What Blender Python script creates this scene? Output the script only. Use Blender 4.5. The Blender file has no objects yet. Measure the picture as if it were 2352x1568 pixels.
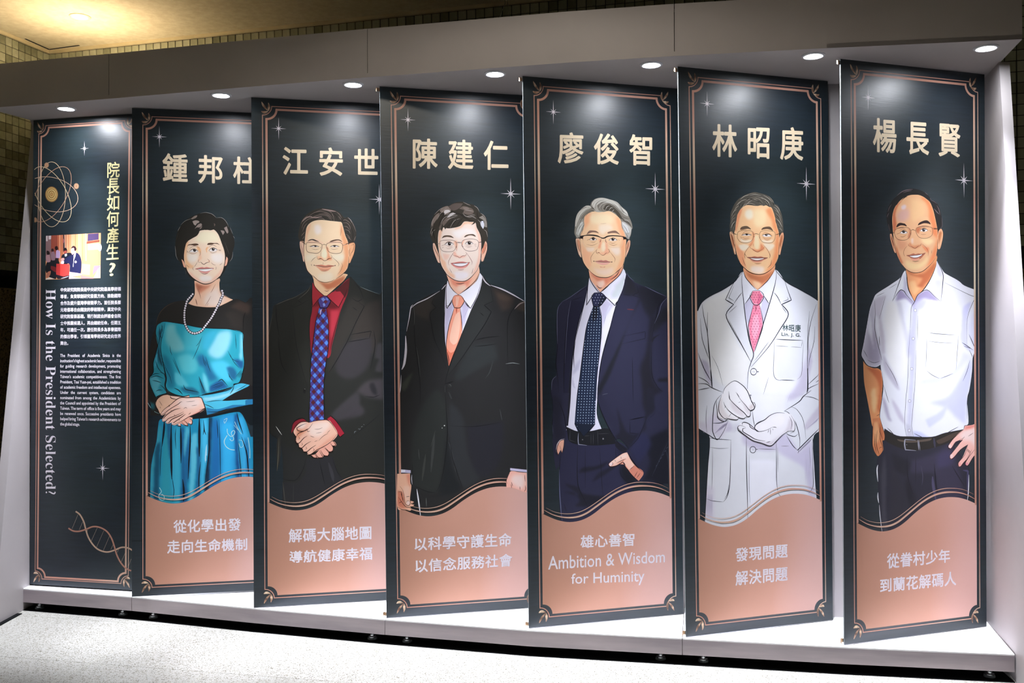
import math
# light levels (camera, world and hall lamps are set up first, right below)
WORLD = 0.035
HALLC = (1.0, 0.90, 0.76)
HALL = ((-0.1, 2.9, 36.0),)
SIDE = 3.5
DL_SPOTS = ((620.0, 40, 1.0, .03), (84.0, 74, 1.0, .03))
LED_S = 360.0
CLAMP = 190.0
CGLOW = 0.8
INKK = 0.98
import bpy, math, random
import numpy as np
from mathutils import Vector, Matrix
random.seed(4)
SC = bpy.context.scene
COL = SC.collection
# ---------------------------------------------------------------- camera, world, lights, exposure
FPX, EYE = 2150.0, 1.4525
PITCH, ROLL = math.radians(-0.211), math.radians(-0.231)
PZ = 0.12                       # top of the display platform
H = 2.6                         # platform to soffit
SOF = PZ + H
cam_d = bpy.data.cameras.new('camera')
cam_d.sensor_width = 36.0
cam_d.lens = FPX / 2352 * 36
cam_d.clip_end = 100
cam = bpy.data.objects.new('camera', cam_d)
COL.objects.link(cam)
cp, sp, cr, sr = math.cos(PITCH), math.sin(PITCH), math.cos(ROLL), math.sin(ROLL)
# camera frame: x right, y down, z forward; world frame there: X right, -Z down, Y forward
RX = Matrix(((1, 0, 0), (0, cp, -sp), (0, sp, cp)))
RZ = Matrix(((cr, -sr, 0), (sr, cr, 0), (0, 0, 1)))
RC = RZ @ RX                     # world (X, down, fwd) -> camera (right, down, fwd)
def w2(v): return Vector((v[0], v[2], -v[1]))      # (X, down, fwd) -> blender (X, Y, Z)
right, down, fwd = [w2(RC.row[i]) for i in range(3)]
cam.matrix_world = Matrix.Translation((0, 0, EYE)) @ Matrix((right, -down, -fwd)).transposed().to_4x4()
SC.camera = cam
def ray(px, py): return (right * ((px - 1176) / FPX) + down * ((py - 784) / FPX) + fwd)
def on_z(px, py, z):
    d = ray(px, py); t = (z - EYE) / d.z
    return Vector((d.x * t, d.y * t, z))
def on_plane(px, py, p0, n):
    d = ray(px, py); o = Vector((0, 0, EYE)); t = (p0 - o).dot(n) / d.dot(n)
    return o + d * t

SC.view_settings.view_transform = 'Standard'
SC.view_settings.look = 'None'
SC.view_settings.gamma = 1.0
SC.view_settings.use_curve_mapping = False
SC.view_settings.exposure = 0.0
world = bpy.data.worlds.new('world'); SC.world = world; world.use_nodes = True
world.node_tree.nodes['Background'].inputs[0].default_value = (0.9, 0.95, 1.0, 1)
world.node_tree.nodes['Background'].inputs[1].default_value = WORLD

def light(name, kind, loc, power, color, **kw):
    l = bpy.data.lights.new(name, kind); l.energy = power; l.color = color
    for k, v in kw.items(): setattr(l, k, v)
    o = bpy.data.objects.new(name, l); COL.objects.link(o); o.location = loc
    return o
CEIL = 3.352
# three recessed lamps of the hall ceiling in front of the booth (behind and beside the camera)
for hx, hy, hp in HALL:
    light('hall_lamp_light', 'SPOT', (hx, hy, CEIL - 0.04), hp, HALLC, shadow_soft_size=.08, spot_size=math.radians(165), spot_blend=.25)
sl_ = light('side_downlight', 'SPOT', (2.78, 3.92, CEIL - 0.03), SIDE, (1.0, .95, .66), spot_size=math.radians(64), spot_blend=.6, shadow_soft_size=.04)

# ---------------------------------------------------------------- helpers
def hexlin(h):
    out = []
    for i in (0, 2, 4):
        c = int(h[i:i + 2], 16) / 255
        out.append(c / 12.92 if c <= .04045 else ((c + .055) / 1.055) ** 2.4)
    return out
def new_mat(name):
    m = bpy.data.materials.new(name); m.use_nodes = True
    nt = m.node_tree; b = nt.nodes['Principled BSDF']
    return m, nt, b
def bump(nt, b, scale, strength, dist=0.002, detail=3):
    tc = nt.nodes.new('ShaderNodeTexCoord'); n = nt.nodes.new('ShaderNodeTexNoise'); n.inputs['Scale'].default_value = scale; n.inputs['Detail'].default_value = detail
    nt.links.new(tc.outputs['Object'], n.inputs['Vector'])
    bp = nt.nodes.new('ShaderNodeBump'); bp.inputs['Strength'].default_value = strength; bp.inputs['Distance'].default_value = dist
    nt.links.new(n.outputs['Fac'], bp.inputs['Height']); nt.links.new(bp.outputs[0], b.inputs['Normal'])
    return n, tc
def mat(name, c1, c2=None, rough=0.5, scale=6, metal=0, bmp=0.1, bs=60, spec=0.5, stretch=(1, 1, 1)):
    m, nt, b = new_mat(name)
    c1 = hexlin(c1); c2 = hexlin(c2) if c2 else c1
    tc = nt.nodes.new('ShaderNodeTexCoord'); mp = nt.nodes.new('ShaderNodeMapping'); mp.inputs['Scale'].default_value = stretch
    n = nt.nodes.new('ShaderNodeTexNoise'); n.inputs['Scale'].default_value = scale; n.inputs['Detail'].default_value = 4
    r = nt.nodes.new('ShaderNodeValToRGB'); r.color_ramp.elements[0].color = (*c1, 1); r.color_ramp.elements[1].color = (*c2, 1)
    r.color_ramp.elements[0].position = .35; r.color_ramp.elements[1].position = .65
    L = nt.links.new
    L(tc.outputs['Object'], mp.inputs[0]); L(mp.outputs[0], n.inputs['Vector']); L(n.outputs['Fac'], r.inputs[0]); L(r.outputs[0], b.inputs['Base Color'])
    b.inputs['Roughness'].default_value = rough; b.inputs['Metallic'].default_value = metal; b.inputs['Specular IOR Level'].default_value = spec
    if bmp: bump(nt, b, bs, bmp)
    return m
def link(name, verts, faces, m, parent=None, smooth=False, mats=None, fm=None):
    me = bpy.data.meshes.new(name); me.from_pydata([tuple(v) for v in verts], [], faces)
    for k in (mats or [m]): me.materials.append(k)
    if fm: me.polygons.foreach_set('material_index', fm)
    if smooth: me.polygons.foreach_set('use_smooth', [True] * len(faces))
    me.update()
    o = bpy.data.objects.new(name, me); COL.objects.link(o)
    if parent: o.parent = parent
    return o
def empty(name, loc=(0, 0, 0), rz=0, parent=None, label=None, cat=None, group=None):
    o = bpy.data.objects.new(name, None); o.empty_display_size = .1; COL.objects.link(o)
    o.location = loc; o.rotation_euler = (0, 0, rz)
    if parent: o.parent = parent
    tag(o, label, cat, group)
    return o
def tag(o, label=None, cat=None, group=None, kind=None):
    for k, v in (('label', label), ('category', cat), ('group', group), ('kind', kind)):
        if v: o[k] = v
    return o
class MB:
    def __init__(s): s.v = []; s.f = []
    def hexa(s, b4, t4):
        i = len(s.v); s.v += [tuple(p) for p in b4] + [tuple(p) for p in t4]
        s.f += [(i + 3, i + 2, i + 1, i), (i + 4, i + 5, i + 6, i + 7)] + [(i + k, i + (k + 1) % 4, i + 4 + (k + 1) % 4, i + 4 + k) for k in range(4)]
        return s
    def box(s, x0, x1, y0, y1, z0, z1):
        return s.hexa([(x0, y0, z0), (x1, y0, z0), (x1, y1, z0), (x0, y1, z0)], [(x0, y0, z1), (x1, y0, z1), (x1, y1, z1), (x0, y1, z1)])
    def prism(s, poly, z0, z1):
        n = len(poly); i = len(s.v); s.v += [(p[0], p[1], z0) for p in poly] + [(p[0], p[1], z1) for p in poly]
        s.f += [tuple(range(i + n - 1, i - 1, -1)), tuple(range(i + n, i + 2 * n))] + [(i + k, i + (k + 1) % n, i + n + (k + 1) % n, i + n + k) for k in range(n)]
        return s
    def lathe(s, prof, c=(0, 0, 0), n=24):
        i = len(s.v)
        for r, z in prof: s.v += [(c[0] + r * math.cos(2 * math.pi * k / n), c[1] + r * math.sin(2 * math.pi * k / n), c[2] + z) for k in range(n)]
        for a in range(len(prof) - 1): s.f += [(i + a * n + k, i + a * n + (k + 1) % n, i + (a + 1) * n + (k + 1) % n, i + (a + 1) * n + k) for k in range(n)]
        if prof[0][0] > 1e-5: s.f.append(tuple(i + k for k in range(n - 1, -1, -1)))
        if prof[-1][0] > 1e-5: s.f.append(tuple(i + (len(prof) - 1) * n + k for k in range(n)))
        return s
    def tube(s, pts, r, n=8):
        i = len(s.v); pts = [Vector(p) for p in pts]
        for k, p in enumerate(pts):
            t = (pts[min(k + 1, len(pts) - 1)] - pts[max(k - 1, 0)]).normalized()
            a = t.cross(Vector((0, 0, 1)) if abs(t.z) < .9 else Vector((1, 0, 0))).normalized(); b = t.cross(a)
            s.v += [tuple(p + (a * math.cos(2 * math.pi * j / n) + b * math.sin(2 * math.pi * j / n)) * r) for j in range(n)]
        for k in range(len(pts) - 1): s.f += [(i + k * n + j, i + k * n + (j + 1) % n, i + (k + 1) * n + (j + 1) % n, i + (k + 1) * n + j) for j in range(n)]
        s.f += [tuple(i + j for j in range(n)), tuple(i + (len(pts) - 1) * n + n - 1 - j for j in range(n))]
        return s
    def build(s, name, m, parent=None, smooth=False): return link(name, s.v, s.f, m, parent, smooth)

# ---------------------------------------------------------------- drawing of the printed art as thin inked shapes
def nums(t): v = [float(a) for a in t.split()]; return list(zip(v[0::2], v[1::2]))
def catmull(P, closed, sub=4):
    n = len(P); out = []
    rng = range(n) if closed else range(n - 1)
    for i in rng:
        p0 = P[(i - 1) % n] if closed or i > 0 else P[0]; p1 = P[i]; p2 = P[(i + 1) % n]
        p3 = P[(i + 2) % n] if closed or i + 2 < n else P[-1]
        for k in range(sub):
            t = k / sub; t2 = t * t; t3 = t2 * t
            out.append(tuple(.5 * (2 * p1[a] + (p2[a] - p0[a]) * t + (2 * p0[a] - 5 * p1[a] + 4 * p2[a] - p3[a]) * t2 + (3 * p1[a] - p0[a] - 3 * p2[a] + p3[a]) * t3) for a in (0, 1)))
    if not closed: out.append(P[-1])
    return out
def turn(a, b, c):
    d = math.atan2(c[1] - b[1], c[0] - b[0]) - math.atan2(b[1] - a[1], b[0] - a[0])
    return abs((math.degrees(d) + 180) % 360 - 180)
def cornered(P, lim):
    """open smooth curve that keeps its sharp corners"""
    cut = [0] + [k for k in range(1, len(P) - 1) if turn(P[k - 1], P[k], P[k + 1]) > lim] + [len(P) - 1]; out = []
    for a, b in zip(cut, cut[1:]): out += catmull(P[a:b + 1], False)[(1 if a else 0):]
    return out
def inside(p, poly):
    c = False; j = len(poly) - 1
    for i in range(len(poly)):
        if (poly[i][1] > p[1]) != (poly[j][1] > p[1]) and p[0] < (poly[j][0] - poly[i][0]) * (p[1] - poly[i][1]) / (poly[j][1] - poly[i][1]) + poly[i][0]: c = not c
        j = i
    return c
def clip_convex(subj, clip):
    out = subj; n = len(clip)
    for i in range(n):
        a, b = clip[i], clip[(i + 1) % n]; inp = out; out = []
        side = lambda p: (b[0] - a[0]) * (p[1] - a[1]) - (b[1] - a[1]) * (p[0] - a[0])
        for k in range(len(inp)):
            p, q = inp[k - 1], inp[k]; sp_, sq = side(p), side(q)
            if (sp_ >= 0) != (sq >= 0):
                t = sp_ / (sp_ - sq); out.append((p[0] + (q[0] - p[0]) * t, p[1] + (q[1] - p[1]) * t))
            if sq >= 0: out.append(q)
    return out
def inside_np(X, Y, poly):
    c = np.zeros(X.shape, bool); j = len(poly) - 1
    for i in range(len(poly)):
        (xi, yi), (xj, yj) = poly[i], poly[j]
        if yi != yj: c ^= ((yi > Y) != (yj > Y)) & (X < (xj - xi) * (Y - yi) / (yj - yi) + xi)
        j = i
    return c
def box_blur(m, r):
    k = max(1, int(round(r)))
    if r < .4: return m
    for ax in (0, 1):
        p = np.pad(m, [(k, k) if a == ax else (0, 0) for a in (0, 1)], mode='edge'); cs = np.cumsum(p, axis=ax)
        z = np.zeros_like(np.take(cs, [0], axis=ax)); cs = np.concatenate([z, cs], axis=ax); n = m.shape[ax]
        m = (np.take(cs, range(2 * k + 1, 2 * k + 1 + n), axis=ax) - np.take(cs, range(0, n), axis=ax)) / (2 * k + 1)
    return m
class Drawing:
    """collects shapes in photograph-independent banner coordinates (x metres from the left edge, y metres from the top)"""
    EPS = 0.00002
    SOFT = {'face', 'neck', 'hands', 'arms', 'dress', 'jacket', 'coat', 'shirt', 'trousers'}
    def __init__(s, banner): s.B = banner; s.shapes = []; s.ph = 0; s.name = 'x'; s.grid = {}; s.ox = s.oy = 0; s.sc = 1; s.wide = None; s.bases = []; s.pend = []
    def view(s, ox, oy, sc): s.ox, s.oy, s.sc = ox, oy, sc
    def g(s, n): s.name = n; s.ph = 0
    def after(s, n): s.name = n; s.ph = 1
    def main(s): s.ph = 0
    def curve(s, t, n): return s.resample(catmull(nums(t), False, 8), n)
    def resample(s, P, n):
        d = [0]
        for a, b in zip(P, P[1:]): d.append(d[-1] + math.hypot(b[0] - a[0], b[1] - a[1]))
        out = []; j = 0
        for k in range(n):
            t = d[-1] * k / (n - 1)
            while j < len(d) - 2 and d[j + 1] < t: j += 1
            f = (t - d[j]) / max(1e-9, d[j + 1] - d[j]); out.append((P[j][0] + (P[j + 1][0] - P[j][0]) * f, P[j][1] + (P[j + 1][1] - P[j][1]) * f))
        return out
    def add(s, color, pts, faces):
        if s.pend: s.soften()
        if s.wide: pts = [(x + s.wide[1] if x > s.wide[0] else x, y) for x, y in pts]
        s.shapes.append((s.ph, s.name, color, [s.B.loc(s.ox + x / s.sc, s.oy + y / s.sc) for x, y in pts], faces))
    def p(s, color, t):
        """smooth patch; on a base of similar colour it is airbrushed: blended into that base on a fine vertex-coloured grid"""
        P = nums(t); m = len(P); cs = [k for k in range(m) if turn(P[k - 1], P[k], P[(k + 1) % m]) > 82]
        if cs: P = P[cs[0]:] + P[:cs[0]]; P = cornered(P + [P[0]], 82)[:-1]
        else: P = catmull(P, True)
        n = len(P); Q = [(s.ox + x / s.sc, s.oy + y / s.sc) for x, y in P]
        A = sum(Q[k - 1][0] * Q[k][1] - Q[k][0] * Q[k - 1][1] for k in range(n)) / 2
        per = sum(math.hypot(Q[k][0] - Q[k - 1][0], Q[k][1] - Q[k - 1][1]) for k in range(n))
        if s.name in s.SOFT:
            probe = Q[::2]; need = (.45 if s.name in ('face', 'neck', 'arms') else .7) * len(probe)
            for base in reversed(s.bases):
                if sum(inside(q, base[0]) for q in probe) >= need:
                    if base[2] == s.name and abs(2 * A / per) > 1.4 and sum((int(color[i:i + 2], 16) - int(base[1][i:i + 2], 16)) ** 2 for i in (0, 2, 4)) ** .5 / 255 < .62:
                        s.pend.append((base, Q, color, abs(2 * A / per))); return
                    break
        s.add(color, P, [tuple(range(n))]); s.bases.append((Q, color, s.name, s.sc, []))
    def soften(s):
        pend, s.pend = s.pend, []
        while pend:
            base = pend[0][0]; mine = [q for q in pend if q[0] is base]; pend = [q for q in pend if q[0] is not base]
            c = 1.0 if base[3] > 6.5 else 1.5
            xs = [x for q in mine for x, y in q[1]]; ys = [y for q in mine for x, y in q[1]]; bx = [x for x, y in base[0]]; by = [y for x, y in base[0]]
            x0, x1, y0, y1 = max(min(xs) - 8, min(bx)), min(max(xs) + 8, max(bx)), max(min(ys) - 8, min(by)), min(max(ys) + 8, max(by))
            nx, ny = int((x1 - x0) / c) + 2, int((y1 - y0) / c) + 2
            X, Y = np.meshgrid(x0 + c * np.arange(nx), y0 + c * np.arange(ny)); ok = inside_np(X, Y, base[0])
            C = np.empty((ny, nx, 3)); C[:] = [v ** .4545 for v in hexlin(base[1])]
            new = np.zeros(C.shape[:2]); k_old = len(base[4]); base[4].extend(mine)
            for k_, (_, Q, col, th) in enumerate(base[4]):
                m = inside_np(X, Y, Q).astype(float); r = min(.30 * th, 4.5) / c
                for it in range(3): m = box_blur(m, r / 1.6)
                if k_ >= k_old: new = np.maximum(new, m)
                C = C * (1 - m[..., None]) + np.array([v ** .4545 for v in hexlin(col)]) * m[..., None]
            C = np.clip(C, 0, 1) ** 2.2
            if k_old: ok &= new > .004
            cell = ok[:-1, :-1] & ok[1:, :-1] & ok[:-1, 1:] & ok[1:, 1:]
            idx = np.arange(nx * ny).reshape(ny, nx); F = np.stack([idx[:-1, :-1], idx[:-1, 1:], idx[1:, 1:], idx[1:, :-1]], -1)[cell]
            if not len(F): continue
            used, F = np.unique(F, return_inverse=True); F = F.reshape(-1, 4)
            lx, ly = s.B.loc_np(X.ravel()[used], Y.ravel()[used])
            s.shapes.append((s.ph, base[2], [tuple(v) for v in C.reshape(-1, 3)[used].tolist()], list(zip(lx.tolist(), ly.tolist())), [tuple(f) for f in F.tolist()]))
    def h(s, color, t): P = catmull(nums(t), True); s.add(color, P, [tuple(range(len(P)))])
    def q(s, color, t):
        P = nums(t) if isinstance(t, str) else t
        if len(P) > 2: s.add(color, P, [tuple(range(len(P)))])
    def ribbon(s, color, P, ws):
        L = []; n = len(P)
        for k in range(n):
            a, b = P[max(k - 1, 0)], P[min(k + 1, n - 1)]; dx, dy = b[0] - a[0], b[1] - a[1]; l = math.hypot(dx, dy) or 1
            L += [(P[k][0] - dy / l * ws[k], P[k][1] + dx / l * ws[k]), (P[k][0] + dy / l * ws[k], P[k][1] - dx / l * ws[k])]
        s.add(color, L, [(2 * k, 2 * k + 1, 2 * k + 3, 2 * k + 2) for k in range(n - 1)])
    def s(s, color, w, t):
        P = cornered(nums(t), 66); n = len(P)
        s.ribbon(color, P, [w / 2 * (.22 + .78 * min(1, 3.2 * min(k, n - 1 - k) / n)) for k in range(n)])
    def line(s, color, w, P): s.ribbon(color, P, [w / 2] * len(P))
    def e(s, color, x, y, rx, ry, n=18):
        s.add(color, [(x + rx * math.cos(2 * math.pi * k / n), y + ry * math.sin(2 * math.pi * k / n)) for k in range(n)], [tuple(range(n))])
    def ring(s, color, w, cx, cy, r): s.line(color, w, [(cx + r * math.cos(k * math.pi / 10), cy + r * 1.1 * math.sin(k * math.pi / 10)) for k in range(21)])
    def eye(s, x1, y1, x2, y2, xi, yi, r, h):
        mx = (x1 + x2) / 2; sx = x2 - x1
        P = [(x1, y1), (x1 + .25 * sx, min(y1, y2) - h * .55), (mx, min(y1, y2) - h * .8), (x1 + .78 * sx, min(y1, y2) - h * .5), (x2, y2), (x1 + .75 * sx, max(y1, y2) + h * .22), (mx, max(y1, y2) + h * .3), (x1 + .25 * sx, max(y1, y2) + h * .2)]
        C = catmull(P, True); s.add('f4ece6', C, [tuple(range(len(C)))])
        ry = min(r, h * .62); s.e('3a2c26', xi, yi, r * .95, ry); s.e('120c0a', xi, yi, r * .5, ry * .55, 10); s.e('ffffff', xi + r * .3, yi - r * .35, r * .24, r * .24, 8)
        up = catmull(P[:5], False); s.ribbon('2a1a16', up, [2 + 4 * math.sin(math.pi * k / (len(up) - 1)) for k in range(len(up))])
        lo = catmull(P[4:] + [P[0]], False); s.ribbon('8a5a48', lo, [1.6] * len(lo))
    def check(s, tie, c0, c1, c2):
        T = nums(tie); xs = [p[0] for p in T]; ys = [p[1] for p in T]
        for i in range(-16, 17):
            for j in range(-16, 17):
                for cc, off in ((c1, 0), (c2, -57)):
                    x = 790 + off - 58 * i + 57 * j - .055 * (66 * i + 64 * j); y = 575 + 66 * i + 64 * j
                    if min(xs) - 30 < x < max(xs) + 30 and min(ys) - 30 < y < max(ys) + 30:
                        s.q(cc, clip_convex(T, [(x - 27, y), (x, y - 31), (x + 27, y), (x, y + 31)]))
    def dots(s, poly, color, dx, dy, r, sh):
        P = nums(poly); xs = [p[0] for p in P]; ys = [p[1] for p in P]; j = 0; y = min(ys) + dy * .6
        while y < max(ys):
            x = min(xs) - 200 + (dx / 2 if j % 2 else 0) * (1 if abs(sh) > .09 else 0) + (y - min(ys)) * sh
            while x < max(xs) + 200:
                if inside((x, y), P) and inside((x + r, y), P) and inside((x - r, y), P): s.e(color, x, y, r, r, 6)
                x += dx
            y += dy; j += 1
    def layer(s, pts, faces):
        cells = set(); fs = faces if len(faces) < 400 else [range(len(pts))]
        for f in fs:
            xs = [pts[k][0] for k in f]; ys = [pts[k][1] for k in f]
            for i in range(int(min(xs) / .01), int(max(xs) / .01) + 1):
                for j in range(int(min(ys) / .01), int(max(ys) / .01) + 1): cells.add((i, j))
        l = 1 + max([s.grid.get(c, 0) for c in cells] + [0])
        for c in cells: s.grid[c] = l
        return l
    def flush(s, ph, parent, xlim):
        if s.pend: s.soften()
        groups = {}
        for (p, name, color, pts, faces) in s.shapes:
            if p != ph: continue
            pts = [(min(max(x, xlim[0]), xlim[1]), y) for x, y in pts]
            if max(x for x, y in pts) - min(x for x, y in pts) < 1e-6: continue
            g = groups.setdefault(name, ([], [], []))
            z = s.layer(pts, faces) * s.EPS; i = len(g[0])
            g[0].extend([(x, -z, H - y) for x, y in pts]); g[1].extend([tuple(i + k for k in f) for f in faces]); g[2].extend([color] * len(pts) if isinstance(color, str) else color)
        for name, (v, f, c) in groups.items(): ink(name, v, f, c, parent)
cache_lin = {}
def ink(name, v, f, c, parent):
    o = link(name, v, f, M_INK, parent)
    a = o.data.attributes.new('ink', 'FLOAT_COLOR', 'POINT'); buf = []
    for h in c:
        if isinstance(h, tuple): buf.extend([min(.92, x * INKK) for x in h] + [1.0]); continue
        if h not in cache_lin: cache_lin[h] = tuple(min(.92, x * INKK) for x in hexlin(h)) + (1.0,)
        buf.extend(cache_lin[h])
    a.data.foreach_set('color', buf)
    return o

# ---------------------------------------------------------------- lettering
_gl = {}
def glyphs(t, thin=0):
    """mesh of a string at size 1: (verts, faces, width)"""
    if t not in _gl:
        c = bpy.data.curves.new('t', 'FONT'); c.body = t; c.resolution_u = 3
        if t[0] > chr(0x1D3FF): c.offset = -.007
        o = bpy.data.objects.new('t', c); COL.objects.link(o)
        e = o.evaluated_get(bpy.context.evaluated_depsgraph_get()); me = e.to_mesh()
        v = [(p.co.x, p.co.y) for p in me.vertices]; f = [tuple(q.vertices) for q in me.polygons]
        e.to_mesh_clear(); bpy.data.objects.remove(o); bpy.data.curves.remove(c)
        _gl[t] = (v, f, max([p[0] for p in v] + [0]))
    return _gl[t]
def lettering(B, t, quad, z, bold=0.0, pitch=None, em=None):
    """string mapped onto a quad of banner points TL, TR, BR, BL; bold strokes are made by overprinting shifted copies"""
    V = []; F = []
    items = [(ch, i * pitch) for i, ch in enumerate(t)] if pitch else [(t, 0)]
    for ch, x0 in items:
        if ch == ' ': continue
        v, f, w = glyphs(ch)
        sh = [(0, 0)] + ([(bold * math.cos(a * math.pi / 4), bold * math.sin(a * math.pi / 4)) for a in range(8)] if bold else [])
        for k, (a, b) in enumerate(sh):
            i = len(V); V += [(x + x0 + a, y + b, k) for x, y in v]; F += [tuple(i + n for n in q) for q in f]
    if em: X0, X1, Y0, Y1 = em
    else:
        X0 = min(p[0] for p in V); X1 = max(p[0] for p in V); Y0 = min(p[1] for p in V); Y1 = max(p[1] for p in V)
    TL, TR, BR, BL = [B.loc(*p) for p in quad]; out = []
    for x, y, k in V:
        a = (x - X0) / (X1 - X0); b = (Y1 - y) / (Y1 - Y0)
        px = (TL[0] * (1 - a) + TR[0] * a) * (1 - b) + (BL[0] * (1 - a) + BR[0] * a) * b
        py = (TL[1] * (1 - a) + TR[1] * a) * (1 - b) + (BL[1] * (1 - a) + BR[1] * a) * b
        out.append((px, -z - k * .000004, H - py))
    return out, F
def join(parts):
    V = []; F = []
    for v, f in parts:
        i = len(V); V += v; F += [tuple(i + n for n in q) for q in f]
    return V, F
# ---- banner 2: woman in turquoise and black dress --------------------------------
def art_woman(D):
    D.view(300, 640, 5.2267)
    D.g('dress')
    D.p('2a2825', '560 270 640 262 690 300 770 330 870 345 1040 342 1130 300 1230 250 1290 245 1380 285 1470 330 1470 1640 240 1640 235 1500 190 1420 160 1300 162 1120 200 960 235 800 270 660 312 560 320 470 360 390 430 320 500 285')
    D.s('5a4a3e', 5, '300 560 345 420 430 330 540 280')
    D.p('4a3c34', '1190 340 1300 270 1400 290 1440 330 1420 420 1330 400 1250 360')
    D.p('35302b', '1120 420 1250 380 1350 430 1340 600 1220 580 1190 500')
    D.s('1a1816', 10, '1380 400 1355 480 1350 640')
    D.g('neck')
    D.p('f8c9a8', '765 30 768 120 762 200 735 250 690 298 760 325 860 341 960 342 1040 338 1130 300 1230 250 1160 215 1095 175 1072 120 1066 60 1070 0 1000 -40 800 -40')
    D.p('fbe0cf', '900 200 1000 120 1050 80 1062 150 1090 200 1150 240 1100 290 1040 325 940 325 880 300')
    D.p('dc8f70', '770 40 840 75 920 80 980 55 930 110 870 150 830 180 800 130')
    D.p('b06a50', '775 50 850 85 900 88 850 110 820 150 795 110')
    D.s('3a2a24', 8, '765 20 768 120 765 190 745 230')
    D.s('3a2a24', 7, '1066 20 1070 110 1088 180 1150 215 1230 250')
    D.s('8a5a48', 9, '780 240 790 280 800 315'); D.s('8a5a48', 6, '800 110 825 170 842 240')
    D.s('b07a60', 5, '1020 60 985 130 960 170'); D.s('a87058', 5, '965 205 930 270 895 325'); D.s('a87058', 4, '935 290 915 325')
    D.s('2a201c', 7, '690 298 770 328 880 343 960 345 1040 340')
    D.g('dress')
    D.p('2fa9bd', '365 525 430 515 540 530 640 545 780 575 900 590 1000 600 1100 597 1200 607 1340 645 1350 760 1352 900 1362 1000 1352 1090 1310 1230 1240 1270 1220 1300 1000 1355 880 1390 820 1425 700 1420 560 1395 450 1350 425 1290 430 1200 410 1100 385 980 362 860 368 740 400 620')
    D.p('1f7f98', '375 900 420 920 480 1000 520 1120 540 1220 530 1310 470 1320 435 1290 432 1190 405 1090')
    D.p('74c6cc', '440 560 540 545 550 640 650 800 640 860 520 880 450 800 420 720')
    D.p('49bccb', '650 600 800 600 860 640 850 860 660 870 640 740')
    D.p('96dcec', '1060 640 1200 620 1210 700 1180 820 1120 920 1050 960 960 930 930 860 980 760')
    D.p('3fb9d6', '920 640 1050 610 990 740 920 850 860 840 870 700')
    D.p('246f98', '790 960 840 900 900 940 960 1040 1010 1130 1050 1200 960 1230 920 1180 880 1060 820 1040')
    D.p('58c4cf', '560 930 700 900 800 1000 780 1120 640 1130 580 1030')
    D.p('4fc9e6', '960 1000 1100 980 1200 1050 1220 1180 1200 1240 1110 1220 1040 1160 980 1080')
    D.p('256a92', '1150 1060 1220 1060 1270 1130 1260 1210 1200 1190')
    D.p('245f94', '1240 960 1350 990 1345 1080 1300 1060')
    D.p('245f94', '950 1290 1060 1220 1110 1230 1160 1290 1230 1290 1000 1350 950 1350')
    D.p('8adff0', '1310 660 1345 655 1350 800 1340 960 1325 985 1308 940 1315 800')
    D.p('226c88', '640 1300 760 1310 820 1370 800 1400 640 1360 600 1310')
    D.p('1f6a86', '820 1190 860 1240 900 1320 920 1380 860 1380 840 1300')
    D.p('6dcfe0', '870 1120 910 1180 940 1300 930 1370 900 1340 870 1240')
    D.p('57c0cf', '530 1120 600 1150 700 1290 640 1290 560 1270 530 1200')
    for t in ('470 800 480 870 500 920', '515 940 570 1080 605 1170', '505 960 550 1060 590 1140', '385 980 430 1090 470 1170 495 1260',
              '860 690 820 770 785 810', '850 720 800 850 745 970', '865 910 880 1000 905 1050', '900 930 930 1040 960 1120', '885 970 915 1040',
              '1255 660 1265 760 1270 845', '1165 860 1220 960 1300 1000', '1190 900 1240 1000 1300 1065', '1170 1130 1200 1190 1230 1235',
              '1180 1140 1190 1180 1240 1225', '960 1295 1050 1260 1115 1240', '975 1310 1060 1280 1120 1250', '1000 1320 1075 1290 1125 1262'):
        D.s('17343e', 6, t)
    D.s('17282e', 10, '1050 1235 1085 1208 1110 1220 1165 1285'); D.s('17282e', 11, '820 1170 850 1260 890 1355')
    D.s('17282e', 10, '635 1270 660 1325 740 1345 825 1362'); D.s('17282e', 12, '520 1310 580 1340 625 1390')
    for k in range(4): D.s('17282e', 6, '%d %d %d %d' % (1262 + 16 * k, 1180 + 4 * k, 1330 + 6 * k, 1090 + 8 * k))
    D.s('161f22', 10, '365 525 430 515 640 545 780 575 900 590 1090 598 1200 607 1345 645')
    D.s('161f22', 11, '415 525 395 640 365 760 362 870 385 990 410 1100 430 1200 420 1290 460 1350 560 1395 700 1420')
    D.s('161f22', 11, '1345 645 1352 860 1365 1000 1355 1090 1310 1240 1240 1265 1220 1300 1000 1360 880 1385 820 1425')
    D.p('2d94a6', '315 570 365 530 410 530 395 640 365 740 358 860 375 960 400 1090 415 1200 405 1280 430 1370 340 1400 310 1425 270 1370 235 1280 225 1190 270 1130 272 1030 300 900 325 800 305 680')
    D.p('5cb6c6', '230 1190 300 1170 360 1240 330 1330 390 1380 320 1415 265 1330')
    D.p('1d5c70', '330 640 380 600 360 760 370 900 400 1060 340 1010 310 900 345 790')
    D.p('4aa9c4', '300 950 325 880 320 990 290 1080')
    for t in ('345 570 350 660 375 720', '375 550 380 640', '385 560 350 700 340 820', '300 980 330 1070 390 1140', '330 800 340 930 385 1060', '225 1195 310 1165 400 1200',
              '260 1220 320 1230 370 1250', '230 1180 290 1140 350 1140', '300 1350 340 1335 385 1338', '355 1275 400 1310 420 1350', '350 1120 400 1140 415 1190'):
        D.s('142a33', 8, t)
    D.s('10181b', 10, '312 570 303 660 330 770 300 900 270 1010 272 1120 225 1190 240 1290 300 1420 380 1388 450 1385')
    D.g('necklace')
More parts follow.
